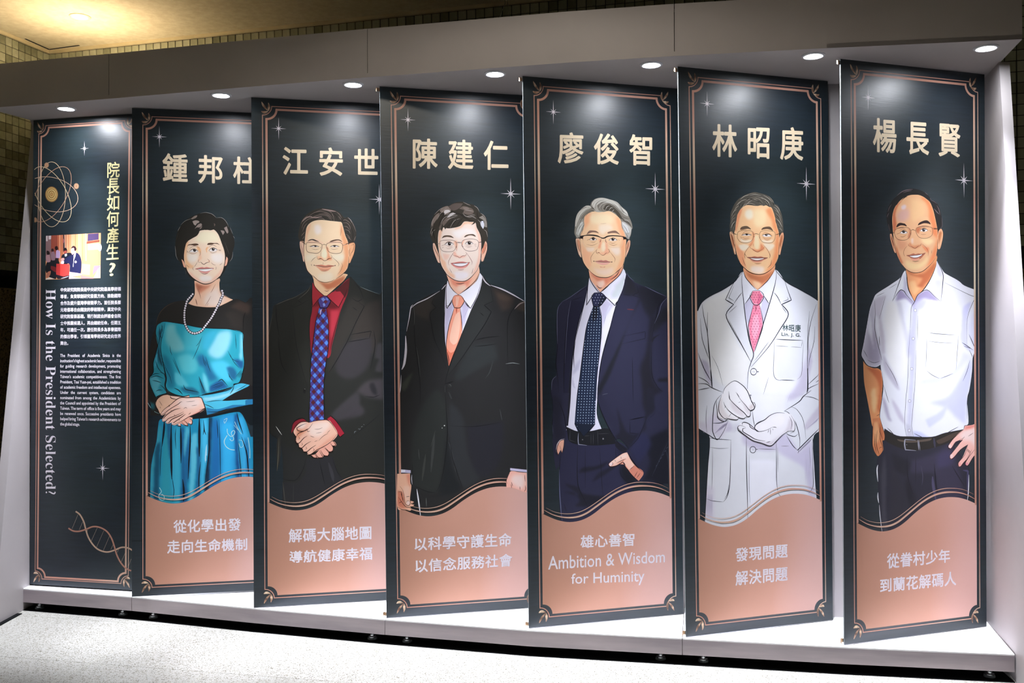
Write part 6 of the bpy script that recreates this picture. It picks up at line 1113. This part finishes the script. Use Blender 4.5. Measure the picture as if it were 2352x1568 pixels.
# ---------------------------------------------------------------- downlights in the soffit
dl = [(152, 248.5), (508, 218), (811, 193.5), (1137, 169), (1496, 148), (1868, 127.5), (2265, 109.5)]
where = ['above the information banner at the far left', 'above the banner of the woman in turquoise', 'above the banner of the man with the checked tie', 'above the banner of the man with the coral tie',
         'above the banner of the grey-haired man in navy', 'above the banner of the man in the white coat', 'above the rightmost banner by the side panel']
for k, (px, py) in enumerate(dl):
    p = on_z(px, py, SOF)
    t = empty('downlight', (p.x, p.y, SOF), 0, label='lit round white downlight ' + where[k], cat='light', group='downlights in the booth soffit')
    MB().lathe([(.036, -.001), (.038, -.006), (.049, -.005), (.052, -.0005), (.052, 0)], n=32).build('trim_ring', M_TRIM, t, True)
    MB().lathe([(0.0, -.0035), (.036, -.0035), (.037, -.0005)], n=32).build('lens', M_LED, t)
    for (pw, ang, bl, rad) in DL_SPOTS:
        l = light('downlight_lamp', 'SPOT', (0, 0, -.012), pw, (.85, .88, 1.0), spot_size=math.radians(ang), spot_blend=bl, shadow_soft_size=rad); l.parent = t
p = on_z(184, 38, CEIL)
t = empty('ceiling_lamp', (p.x, p.y, CEIL), 0, label='round warm ceiling lamp glowing on the yellow ceiling above the booth', cat='light')
MB().lathe([(.040, 0), (.041, -.006), (.056, -.005), (.059, 0)], n=32).build('trim_ring', mat('cream_lamp_ring', 'e8d8b0', 'f0e4c4', .4, 10, bmp=0), t, True)
MB().lathe([(0, -.010), (.02, -.009), (.034, -.006), (.040, -.001)], n=32).build('lens', M_WLED, t, True)
l = light('ceiling_lamp_light', 'SPOT', (0, 0, -.03), CLAMP, (1.0, .82, .54), shadow_soft_size=.05, spot_size=math.radians(74), spot_blend=.5); l.parent = t
l = light('ceiling_lamp_glow', 'POINT', (0, 0, -.20), CGLOW, (1.0, .86, .60), shadow_soft_size=.04); l.parent = t

# wall plate on the granite, far left, and a looped wire above the fascia
pp = CL + ld * .62 + ln * .012
wp = empty('wall_plate', (pp.x, pp.y, 1.30), math.atan2(ld.y, ld.x), label='small dark wall plate with pale marks on the granite beside the booth', cat='sign')
MB().box(-.14, .10, 0, .018, -.065, .065).build('plate', M_DARK, wp)
mb = MB()
for k in range(5): mb.box(-.10 + .03 * k, -.085 + .03 * k, .018, .0195, -.02, .03)
mb.build('pale_marks', mat('pale_plate_marks', '8a8468', 'a09a7c', .5, 20, bmp=0), wp)
MB().box(-.10, .06, .018, .0195, -.045, -.032).build('pale_stripe', bpy.data.materials['pale_plate_marks'], wp)
w0, w1, w2_ = on_plane(1138, 41, ff[3], Vector((0, 1, 0))), on_plane(1160, 2, ff[3], Vector((0, 1, 0))), on_plane(1173, 36, ff[3], Vector((0, 1, 0)))
for w_ in (w0, w1, w2_): w_.y += .03
w0.z = w2_.z = FT - .01
wm = MB().tube([w0, w0 + (w1 - w0) * .5 + Vector((-.004, 0, 0)), w1, w1 + Vector((.004, 0, .06)), w1 + Vector((.012, 0, .0)), w2_ + (w1 - w2_) * .5 + Vector((.008, 0, 0)), w2_], .0016, 6)
tag(wm.build('wire_loop', mat('thin_grey_wire', '5a584c', '6a6858', .5, 20, bmp=0), None, True), 'thin bent wire loop standing on top of the fascia', 'wire')

# ---------------------------------------------------------------- banners
class Banner:
    def __init__(s, x, y, ang, W, px, label):
        s.o = empty('hanging_banner', (x, y, PZ), math.radians(ang), label=label, cat='banner', group='printed banners in the booth')
        s.W = W; s.p0 = Vector((x, y, PZ)); s.u = Vector((math.cos(math.radians(ang)), math.sin(math.radians(ang)), 0)); s.n = Vector((s.u.y, -s.u.x, 0))
        (tl, tr, br, bl) = px
        f = lambda q, d: s.loc(*q) if q else d
        a, b, c, d = f(tl, None), f(tr, None), f(br, None), f(bl, None)
        b = b or (a[0] + W, a[1]); c = c or (d[0] + W, d[1])
        cl = lambda q: (q[0], min(max(q[1], .003), H - .003))
        s.c = [cl(a), cl(b), cl(c), cl(d)]
    def loc(s, px, py):
        P = on_plane(px, py, s.p0, s.n) - s.p0
        return (P.dot(s.u), H - P.z)
    def loc_np(s, px, py):
        a = (px - 1176) / FPX; b = (py - 784) / FPX
        d = [right[k] * a + down[k] * b + fwd[k] for k in range(3)]
        t = (s.p0 - Vector((0, 0, EYE))).dot(s.n) / (d[0] * s.n[0] + d[1] * s.n[1])
        return (d[0] * t - s.p0.x) * s.u.x + (d[1] * t - s.p0.y) * s.u.y, H - (EYE + d[2] * t - s.p0.z)
    def tp(s, a, b):
        """template point: a metres from the left edge, b metres from the top, on a nominal W x H sheet"""
        u, v = a / s.W, b / H; c = s.c
        return tuple((c[0][k] * (1 - u) + c[1][k] * u) * (1 - v) + (c[3][k] * (1 - u) + c[2][k] * u) * v for k in (0, 1))
BN = [
    Banner(-2.685, 5.231, -12.5, .655, ((77, 274), None, None, (68, 1341)), 'dark banner with an atom, a small photo and an English heading running downwards'),
    Banner(-2.015, 4.961, 10.9, .80, ((303, 243), None, None, (303, 1370)), 'dark banner printed with a woman in turquoise dress and pearl necklace'),
    Banner(-1.319, 4.758, 12.2, .80, ((577, 221), None, None, (583, 1396)), 'dark banner printed with a man in maroon shirt and blue checked tie'),
    Banner(-.629, 4.569, 13.8, .80, ((872, 198), None, None, (888, 1421.5)), 'dark banner printed with a smiling man in black suit and coral tie'),
    Banner(.065, 4.396, 16.5, .80, ((1200.5, 174.5), None, None, (1215, 1446)), 'dark banner printed with a grey-haired man in navy suit, thumb out of pocket'),
    Banner(.772, 4.252, 18.7, .803, ((1557, 152.4), (1901, 184), (1913, 1422.6), (1576, 1467)), 'dark banner printed with a man in white coat and pink tie'),
    Banner(1.461, 4.138, 19.1, .811, ((1930.6, 135), (2261, 169), (2266, 1438.4), (1939.5, 1485.6)), 'dark banner printed with a balding man in white short-sleeved shirt'),
]
BT = .006
def sheet(B):
    c = B.c; V = []
    for y in (0, BT): V += [(q[0], y, H - q[1]) for q in c]
    o = link('banner_sheet', V, [(0, 3, 2, 1), (4, 5, 6, 7), (0, 4, 7, 3), (1, 2, 6, 5), (0, 1, 5, 4), (3, 7, 6, 2)], None, B.o, mats=[M_SHEET, M_EDGE], fm=[0, 1, 1, 1, 0, 0])
    for q, s_ in ((c[0], 1), (c[3], -1)) if B in BN[3:] else ():                          # small curled clips at the left corners
        z = H - q[1] + (-.028 if s_ > 0 else .004); x = q[0]
        pts = [(x + .010, BT + .001, z + .012), (x - .003, BT + .002, z + .014), (x - .011, BT + .003, z + .016), (x - .017, BT - .003, z + .014), (x - .015, BT - .007, z + .010)]
        mb = MB(); i = 0
        for p in pts: mb.v += [(p[0], p[1], p[2] - .008), (p[0], p[1], p[2] + .008), (p[0], p[1] + .002, p[2] + .008), (p[0], p[1] + .002, p[2] - .008)]
        for k in range(len(pts) - 1):
            for j in range(4): mb.f.append((k * 4 + j, k * 4 + (j + 1) % 4, k * 4 + 4 + (j + 1) % 4, k * 4 + 4 + j))
        mb.f += [(0, 1, 2, 3), (19, 18, 17, 16)]
        mb.build('corner_clip', M_COPCLIP, B.o)
def flat(B, name, pts_faces, z, m, parent=None):
    """template shapes (x, y) -> mesh on the banner face"""
    V = []; F = []
    for pts, faces in pts_faces:
        i = len(V); V += [(p[0], -z, H - p[1]) for p in [B.tp(*q) for q in pts]]; F += [tuple(i + n for n in f) for f in faces]
    return link(name, V, F, m, parent or B.o)
def band(P, w, closed=False):
    n = len(P); L = []
    for k in range(n):
        a, b = (P[(k - 1) % n], P[(k + 1) % n]) if closed else (P[max(k - 1, 0)], P[min(k + 1, n - 1)])
        d1 = (P[k][0] - a[0], P[k][1] - a[1]); d2 = (b[0] - P[k][0], b[1] - P[k][1])
        n1 = math.hypot(*d1) or 1; n2 = math.hypot(*d2) or 1
        m1 = (-d1[1] / n1, d1[0] / n1) if math.hypot(*d1) else None; m2 = (-d2[1] / n2, d2[0] / n2) if math.hypot(*d2) else None
        m1 = m1 or m2; m2 = m2 or m1; mx, my = m1[0] + m2[0], m1[1] + m2[1]; ml = math.hypot(mx, my) or 1
        s_ = 1 / max(.55, ml / 2); mx, my = mx / ml * s_, my / ml * s_; ww = w[k] if isinstance(w, list) else w
        L += [(P[k][0] - mx * ww / 2, P[k][1] - my * ww / 2), (P[k][0] + mx * ww / 2, P[k][1] + my * ww / 2)]
    m = n if closed else n - 1
    return L, [(2 * k, 2 * k + 1, (2 * k + 3) % (2 * n), (2 * k + 2) % (2 * n)) for k in range(m)]
def notched(l, r, t, b, rad, W, Hh=H, step=.006):
    """frame outline with concave quarter-round corners and small steps"""
    P = []; x0, x1, y0, y1 = l, W - r, t, Hh - b
    for cx, cy, a0 in ((x0, y0, 90), (x1, y0, 180), (x1, y1, 270), (x0, y1, 0)):
        arc = [(cx + rad * math.cos(math.radians(a0 - 90 * k / 8)), cy + rad * math.sin(math.radians(a0 - 90 * k / 8))) for k in range(9)]
        if (cx, cy) == (x0, y0): pre, post = (x0, y0 + rad + step), (x0 + rad + step, y0)
        elif (cx, cy) == (x1, y0): pre, post = (x1 - rad - step, y0), (x1, y0 + rad + step)
        elif (cx, cy) == (x1, y1): pre, post = (x1, y1 - rad - step), (x1 - rad - step, y1)
        else: pre, post = (x0 + rad + step, y1), (x0, y1 - rad - step)
        P += [pre, (pre[0] if abs(pre[0] - cx) > 1e-6 else arc[0][0], pre[1] if abs(pre[0] - cx) > 1e-6 else arc[0][1])][:1]
        P += arc + [post]
    return P
LEAF = [[(.0, .0), (-.010, -.006), (-.024, -.016), (-.036, -.032), (-.040, -.052), (-.028, -.040), (-.014, -.022)],
        [(.002, .0), (-.003, -.016), (-.001, -.030), (.001, -.048), (.010, -.034), (.012, -.018), (.007, -.006)],
        [(.0, .003), (-.013, .001), (-.028, .002), (-.042, .002), (-.034, .013), (-.020, .015), (-.008, .009)]]
def ornaments(B, ins, z, parent):
    a, b = ins
    for sx, sy in ((1, 1), (-1, 1), (-1, -1), (1, -1)):
        ox = a if sx > 0 else B.W - a; oy = b if sy > 0 else H - b; shp = []
        for L_ in LEAF:
            P = catmull(L_, True, 3); shp.append(([(ox + sx * x * .82, oy + sy * y * .9) for x, y in P], [tuple(range(len(P)))]))
        flat(B, 'corner_ornament', shp, z, M_LEAF, parent)
# wave of the copper panel, measured on the navy banner and shared by the design
B5 = BN[4]
def wave(pts):
    out = []
    for x, y in pts:
        a, b = B5.loc(1240 + x / 4.9, 890 + y / 4.9); out.append((a, b))
    return out
W_PAN = wave([(10, 1416), (40, 1432), (150, 1480), (240, 1506), (330, 1516), (430, 1502), (520, 1468), (610, 1412), (700, 1340), (790, 1276), (880, 1224), (980, 1184), (1080, 1164), (1170, 1160), (1260, 1168), (1350, 1190), (1430, 1220), (1475, 1240)])
W_TH = wave([(40, 1382), (130, 1430), (230, 1458), (330, 1466), (430, 1452), (520, 1414), (610, 1352), (700, 1286), (790, 1222), (880, 1170), (980, 1130), (1080, 1110), (1170, 1107), (1260, 1114), (1360, 1140), (1455, 1185)])
W_TN = wave([(60, 1355), (140, 1396), (230, 1418), (330, 1422), (430, 1404), (520, 1364), (610, 1306), (700, 1242), (790, 1180), (880, 1128), (980, 1088), (1080, 1068), (1170, 1066), (1260, 1072), (1350, 1094), (1440, 1135)])
def untp(P):
    return [(x - B5.c[0][0] * (1 - y / H) - B5.c[3][0] * y / H, y) for x, y in P]
W_PAN, W_TH, W_TN = [untp(w) for w in (W_PAN, W_TH, W_TN)]
for w in (W_PAN, W_TH, W_TN):
    s0 = (B5.W - .068 - .068) / (w[-1][0] - w[0][0]) if w is W_PAN else 1
MG = dict(thin=(.055, .041, .042, .045), thick=(.0745, .0635, .0575, .058))   # left, right, top, bottom insets
def star(B, px, py, r, z):
    x, y = B.loc(px, py); P = []
    for k in range(16):
        a = math.radians(k * 22.5); rr = [r, .09 * r, .36 * r, .09 * r][k % 4] * (1 if (k // 4) % 2 else .66) if k % 4 == 0 else [0, .085, .34, .085][k % 4] * r
        P.append((x + rr * math.cos(a), -z, H - y + rr * math.sin(a)))
    link('printed_star', P, [tuple(range(16))], M_WHITE, B.o)
def text(B, name, m, specs, z, **kw):
    V, F = join([lettering(B, t, q, z, **{**kw, **k}) for t, q, k in specs])
    return link(name, V, F, m, B.o)
TXT = {
    1: (('鍾邦柱', ((373, 351), (592, 361), (592, 424), (373, 418))), (('從化學出發', ((398, 1194), (553, 1189), (553, 1218), (399, 1224))), ('走向生命機制', ((384, 1240), (568, 1235), (568, 1263), (384, 1271)))), [(366, 314, .058)]),
    2: (('江安世', ((649, 336), (869, 341), (869, 406), (649, 402))), (('解碼大腦地圖', ((663, 1214), (853, 1207), (853, 1238), (663, 1246))), ('導航健康幸福', ((665, 1265), (855, 1255), (855, 1285), (665, 1293)))), [(640, 295, .058), (871, 458, .082)]),
    3: (('陳建仁', ((948, 317), (1168, 324), (1168, 391), (948, 387))), (('以科學守護生命', ((952, 1234), (1175, 1223), (1175, 1254), (952, 1265))), ('以信念服務社會', ((953, 1284), (1177, 1270), (1176, 1300), (954, 1315)))), [(937, 275, .058), (1173, 445, .082)]),
    4: (('廖俊智', ((1281, 303), (1498, 309), (1498, 381), (1281, 375))), (('雄心善智', ((1333, 1229), (1457, 1223), (1457, 1253), (1333, 1259))), ('Ambition & Wisdom', ((1259, 1277), (1527, 1264), (1527, 1291), (1259, 1308))), ('for Huminity', ((1312, 1317), (1480, 1308), (1480, 1343), (1312, 1348)))), [(1271, 257, .058), (1505, 434, .082)]),
    5: (('林昭庚', ((1636, 284), (1845, 293), (1845, 369), (1636, 360))), (('發現問題', ((1689, 1258), (1809, 1248), (1809, 1280), (1689, 1290))), ('解決問題', ((1689, 1311), (1809, 1300), (1809, 1333), (1689, 1345)))), [(1624, 238, .058), (1852, 422, .082)]),
    6: (('楊長賢', ((2005, 270), (2206, 284), (2206, 362), (2005, 349))), (('從眷村少年', ((2037, 1271), (2182, 1260), (2182, 1291), (2037, 1306))), ('到蘭花解碼人', ((2021, 1329), (2196, 1311), (2196, 1344), (2021, 1361)))), [(1994, 224, .058), (2214, 414, .082)]),
}
PLAB = {1: 'drawn woman in turquoise dress with folded hands', 2: 'drawn man in dark suit with clasped hands', 3: 'drawn man in black suit with hanging arms', 4: 'drawn man in open navy jacket', 5: 'drawn man in white coat wearing white gloves', 6: 'drawn man in white shirt with hand on hip'}
arts = {1: art_woman, 2: art_check, 3: art_coral, 4: art_navy, 5: art_coat, 6: art_shortsleeve}
E0 = Drawing.EPS
for k in range(1, 7):
    B = BN[k]; sheet(B); D = Drawing(B)
    if k == 1: D.wide = (1440, 130)
    arts[k](D)
    port = empty('printed_portrait', parent=B.o, label=PLAB[k])
    iL, iR = B.tp(.066, 0)[0], B.tp(B.W - .060, 0)[0]
    if k == 1: iR = B.tp(B.W - .07, 0)[0]
    D.flush(0, port, (iL, iR))
    zt = (max(D.grid.values()) + 1) * E0
    # copper panel with wave top
    x0, x1 = .069, B.W - .058; wx0, wx1 = W_PAN[0][0], W_PAN[-1][0]; fx = lambda x: x0 + (x - wx0) / (wx1 - wx0) * (x1 - x0)
    top = catmull([(fx(x), y) for x, y in W_PAN], False, 3)
    N = notched(.069, .058, .0, .058, .048, B.W, step=.004)
    low = N[22:44]                                           # bottom right and bottom left corners, from right to left
    yb = low[0][1]; shp = []
    P = top + [p for p in low]
    flat(B, 'copper_panel', [(P, [tuple(range(len(P)))])], zt, M_COPPER)
    zt += E0
    wn_ = len(W_TH)
    for nm, W_, wmax in (('wave_line', W_TH, .0085), ('wave_line', W_TN, .0032)):
        P = catmull([(fx(x), y) for x, y in W_], False, 3); n = len(P)
        flat(B, nm, [band(P, [wmax * (.25 + .75 * min(1, 4 * min(j, n - 1 - j) / n)) for j in range(n)])], zt, M_LINE)
    zt += E0
    # dark side strips of the printed border, outside the frame line
    l, r, t_, b_ = MG['thick']
    fr = empty('printed_frame', parent=B.o)
    flat(B, 'border_strip', [([(.0005, .001), (.069, .001), (.069, H - .3), (.0005, H - .3)], [(0, 1, 2, 3)]), ([(B.W - .058, .001), (B.W - .0005, .001), (B.W - .0005, H - .3), (B.W - .058, H - .3)], [(0, 1, 2, 3)])], zt, M_SHEET, fr)
    zt += E0
    N = notched(l, r, t_, b_, .050, B.W); hw = [p for p in N if p[1] < 2.0]
    i0 = next(i for i, p in enumerate(N) if p[1] > 2.0)
    top_part = N[:i0]; j0 = len(N) - next(i for i, p in enumerate(reversed(N)) if p[1] < 2.0)
    yl = B.tp; ywl = [y for x, y in W_PAN][0]; ywr = [y for x, y in W_PAN][-1]
    path = [(l, ywl + .003)] + [p for p in N[j0:] if False] + top_part + [(B.W - r, ywr + .003)]
    flat(B, 'frame_line', [band(path, .0105)], zt, M_LINE, fr)
    N = notched(*MG['thin'], .046, B.W); flat(B, 'frame_line', [band(N, .0042, True)], zt, M_LINE, fr)
    zt += E0
    ornaments(B, (.083, .066), zt, fr)
    if any(s_[0] == 1 for s_ in D.shapes): D.grid = {c: int(zt / E0) + 1 for c in D.grid}; D.flush(1, port, (iL, iR)); zt += 12 * E0
    nm, sl_, st = TXT[k]
    zt += E0
    text(B, 'name_lettering', M_CREAM, [(nm[0], nm[1], dict(pitch=1.36))], 2 * E0, bold=.02)
    for t, q in sl_: text(B, 'slogan_lettering', M_WHITE, [(t, q, dict(pitch=None if ord(t[0]) < 256 else 1.03))], zt, bold=.007 if ord(t[0]) < 256 else .02)
    for sx, sy, r_ in st: star(B, sx, sy, r_, 3 * E0)
    if k == 1: pass
    if k == 5:
        q = B.loc(1818, 760); cz = (max(D.grid.get((int(q[0] / .01) + i, int(q[1] / .01) + j), 0) for i in range(-6, 7) for j in range(-3, 4)) + 1) * E0
        V, F = join([lettering(B, '林昭庚', ((1797, 745), (1839, 745), (1839, 762), (1797, 759)), cz, bold=.006), lettering(B, 'Lin. J. G.', ((1795, 763), (1839, 766), (1839, 775), (1795, 773)), cz, bold=.004)])
        link('coat_lettering', V, F, mat('printed_green_lettering', '1c3a36', '2a4844', .5, 5, bmp=0), B.o)

# ---- banner 1: the information banner
B = BN[0]; sheet(B)
D = Drawing(B)
D.view(100, 530, 13.064)
D.g('printed_photo')
D.q('e8a070', '70 150 1720 62 1708 1418 62 1465')
D.q('8a6a6c', '70 150 235 142 235 900 62 900'); D.q('9a4c3c', '225 140 460 128 430 900 225 900'); D.q('c06a4c', '420 130 700 115 700 900 420 900')
for i in range(16): D.q(('f6b88c', 'd98a60', 'f2a878', 'ffd0a8')[i % 4], '%d %d %d %d %d 900 %d 900' % (480 + 52 * i, 125 - 2.8 * i, 500 + 52 * i, 124 - 2.8 * i, 505 + 52 * i, 482 + 52 * i))
D.q('d8c8c8', '75 150 125 148 125 310 75 312'); D.q('d8c8c8', '150 150 230 145 225 250 155 260')
D.q('4a3a5c', '1330 90 1655 72 1655 260 1320 310'); D.q('8a4a38', '1300 320 1680 270 1680 330 1290 390'); D.q('c8b8e0', '1325 400 1665 375 1640 555 1325 575'); D.e('fff4dc', 1690, 500, 55, 110); D.q('2a2a36', '590 120 620 118 640 560 590 560'); D.s('d87888', 14, '600 230 610 300 605 370')
D.q('f6bc8c', '1150 980 1400 1010 1390 1330 1130 1310'); D.q('c888a8', '1520 1050 1705 1040 1705 1100 1640 1140 1480 1320 1490 1180'); D.q('f4b498', '1640 1120 1708 1090 1708 1418 1490 1418'); D.q('e08a84', '1120 1330 1500 1400 1500 1430 1120 1430')
D.p('1e2026', '190 900 300 860 440 880 480 1000 400 1100 380 1440 200 1440 150 1300 80 1250 60 1100 100 950')
for c, t in (('2a1a1c', '100 590 170 620 190 700 120 720 90 660'), ('b88a90', '80 740 180 720 210 900 170 940 90 920'), ('3a2426', '240 540 290 530 310 600 270 630 235 600'), ('9a7884', '230 650 320 620 360 760 340 880 240 870'), ('2a1a1c', '350 470 420 460 440 540 400 580 345 550'), ('c8a8d0', '380 600 460 590 500 680 480 820 370 810'), ('221e24', '350 820 450 820 440 1000 350 980'), ('c07860', '60 1380 120 1240 220 1200 200 1320 120 1400'), ('7a2a2c', '220 1050 380 1100 380 1250 230 1160'),
             ('241a20', '590 560 640 510 690 520 710 600 690 660 610 650'), ('c05a50', '610 600 690 590 695 660 650 690 615 660'), ('1f2230', '540 760 620 690 720 660 830 670 860 800 700 1000 560 1000'), ('f0ecf4', '630 700 700 680 700 750 645 770'),
             ('3a2028', '830 520 870 460 940 460 990 540 960 600 930 600 920 520'), ('f4b4b4', '830 540 900 500 930 590 970 600 960 680 880 740 840 680 820 620'), ('262850', '860 720 980 660 1060 700 1120 820 1140 1000 1110 1280 1000 1290 880 1240 790 1230 780 1000 640 950 620 860 760 760'), ('f0e8f4', '900 740 975 640 960 760 910 900 900 1080 880 1080 890 900'), ('1a1c30', '885 760 905 760 890 1000 880 900'),
             ('f4b0a8', '520 850 570 810 625 820 620 880 540 910'), ('ffe0f0', '530 920 600 900 620 940 590 1020 530 1000'), ('f4d8ec', '965 885 1005 935 965 975 930 935')):
    D.p(c, t)
D.q('e84a44', '385 985 780 1000 775 1330 600 1370 380 1310'); D.q('c83a38', '385 985 500 990 500 1340 380 1310'); D.q('f4d0e8', '780 1230 1000 1260 1160 1290 1130 1330 860 1380 1120 1430 770 1440 760 1380'); D.q('2a2028', '380 1310 600 1370 775 1330 760 1440 420 1440 370 1360'); D.s('e8e0f0', 22, '520 1430 640 1400 760 1360'); D.q('f4e0d0', '62 1440 180 1390 330 1440 62 1465')
D.view(0, 0, 1)
D.g('printed_atom')
def pxy(x, y): return (60 + x / 4.9, 340 + y / 4.9)
sheet_l = B.c[0][0] + .004
def orbit(ang, c1, rx=365, ry=190):
    P = []
    for i in range(73):
        t = 2 * math.pi * i / 72; a, b = rx * math.cos(t), ry * math.sin(t); x = a * math.cos(ang) - b * math.sin(ang); y = a * math.sin(ang) + b * math.cos(ang)
        P.append(pxy(287 + .82 * x, 520 + y))
    run = []
    for q in P + [None]:
        if q and B.loc(*q)[0] > sheet_l: run.append(q)
        else:
            if len(run) > 2: D.line(c1, 1.1, run)
            run = []
for a_, c_ in ((90, 'd8bc98'), (52, 'e0c8a0'), (128, 'c89c80'), (10, 'd8b498')): orbit(math.radians(a_), c_)
for i, c_ in enumerate(('a87c48', 'd8b878', 'b08448', 'e8d090', '9a7038', 'e0c080', 'b88c50', 'd0a068')): D.e(c_, *pxy(287, 520), (72 - 9 * i) / 4.9, (87 - 10.8 * i) / 4.9, 28)
for x, y, r in ((230, 192, 25), (565, 428, 28), (68, 468, 22), (100, 808, 24)):
    for i, c_ in enumerate(('c09878', '8a6044', 'd8b090', 'a87858')): D.e(c_, *pxy(x, y), (r - 5.5 * i) / 4.9, (r * 1.15 - 6 * i) / 4.9, 18)
D.g('printed_helix')
dn = lambda t: [(x / 3.752, 1150 + y / 3.752) for x, y in nums(t)]
for t in ('672 118 622 238', '712 182 683 250', '757 250 750 262', '838 232 782 356', '895 255 830 402', '945 300 890 428', '975 378 955 418', '1022 418 1010 444', '1088 430 1042 530', '1130 500 1108 560'):
    D.line('a89888', .7, dn(t))
D.ribbon('c8a890', catmull(dn('652 90 690 120 722 180 738 240 760 310 800 375 850 420 920 440 985 425 1050 400 1110 408 1160 440'), False, 6), [1.7] * 67)
D.ribbon('b88470', catmull(dn('590 235 630 258 680 262 740 245 800 222 860 228 920 262 960 320 985 390 1005 460 1040 530 1085 580 1130 602'), False, 6), [1.7] * 73)
D.flush(0, B.o, (sheet_l, B.W - .01))
zt = (max(D.grid.values()) + 1) * E0
fr = empty('printed_frame', parent=B.o)
zf = 2 * E0
flat(B, 'frame_line', [band(notched(.0505, .0505, .045, .044, .048, B.W), .0098, True)], 1.5 * E0, M_LINE, fr)
flat(B, 'frame_line', [band(notched(.035, .035, .033, .033, .044, B.W), .0042, True)], 1.5 * E0, M_LINE, fr)
ornaments(B, (.058, .058), zf, fr)
zt += E0
text(B, 'heading_lettering', M_GOLD, [(ch, tuple((60 + x / 4.9, 340 + y / 4.9) for x, y in ((915 - 2 * i, 157 + 184.5 * i), (1054 - 2 * i, 152 + 184.5 * i), (1052 - 2 * i, 328 + 184.5 * i), (913 - 2 * i, 337 + 184.5 * i))), {}) for i, ch in enumerate('院長如何產生')] + [('?', tuple((60 + x / 4.9, 340 + y / 4.9) for x, y in ((937, 1292), (1008, 1286), (1006, 1436), (935, 1442))), {})], zt, bold=.014)
ser = lambda s_: ''.join(chr(0x1D400 + ord(c) - 65) if 'A' <= c <= 'Z' else chr(0x1D41A + ord(c) - 97) if 'a' <= c <= 'z' else c for c in s_)
text(B, 'english_heading', M_WHITE, [(ser('How Is the President Selected?'), ((127.8, 664), (128.2, 1135), (104.6, 1135), (105, 664)), {})], zt)
ZH = ['中央研究院院長是中央研究院最高學術領', '導者，負責擘劃研究發展方向、推動國際', '合作及提升臺灣學術競爭力。首任院長蔡', '元培倡導自由開放的學術精神，奠定中央', '研究院發展基礎。現行制度由評議會自院', '士中推薦候選人，再由總統任命，任期五', '年，可連任一次。歷任院長多為享譽國際', '的傑出學者，引領臺灣學術研究走向世界', '舞台。']
sp2 = []
for i, l_ in enumerate(ZH):
    n = len(l_); yl_ = 660.6 + 15.3 * i; yr_ = 658.4 + 15.5 * i; f = n / 18
    sp2.append((l_, ((138.6, yl_), (138.6 + 139.4 * f, yl_ + (yr_ - yl_) * f), (138.6 + 139.4 * f, yl_ + (yr_ - yl_) * f + 9.8), (138.6, yl_ + 9.8)), dict(pitch=1.0, em=(0, n, -.12, .88))))
text(B, 'chinese_paragraph', M_WHITE, sp2, zt, bold=.018)
EN = ['The President of Academia Sinica is the', "institution's highest academic leader, responsible", 'for guiding research development, promoting', 'international collaboration, and strengthening', "Taiwan's academic competitiveness. The first", 'President, Tsai Yuan-pei, established a tradition', 'of academic freedom and intellectual openness.', 'Under the current system, candidates are', 'nominated from among the Academicians by', 'the Council and appointed by the President of', 'Taiwan. The term of office is five years and may', 'be renewed once. Successive presidents have', "helped bring Taiwan's research achievements to", 'the global stage.']
wid = lambda w_: glyphs(w_)[2]
S_ = 139.0 / max(sum(wid(w_) for w_ in l_.split()) + .16 * (len(l_.split()) - 1) for l_ in EN[:-1])
sp2 = []
for i, l_ in enumerate(EN):
    ws_ = l_.split(); tot = sum(wid(w_) for w_ in ws_) * S_; gap = (139.3 - tot) / (len(ws_) - 1) if i < 13 else .2 * S_; x = 138.2
    for w_ in ws_:
        w = wid(w_) * S_; y0 = 819.6 + 12.08 * i; y1 = 819.4 + 12.28 * i; ya = y0 + (y1 - y0) * (x - 138) / 139; yb_ = y0 + (y1 - y0) * (x + w - 138) / 139; cap = 7.2 / .72
        sp2.append((w_, ((x, ya - cap * .8), (x + w, yb_ - cap * .8), (x + w, yb_ + cap * .3), (x, ya + cap * .3)), dict(em=(0, wid(w_), -.3, .8)))); x += w + gap
text(B, 'english_paragraph', M_WHITE, sp2, zt, bold=.018)
star(B, 194, 341, .042, zt); star(B, 236, 1075, .066, zt)
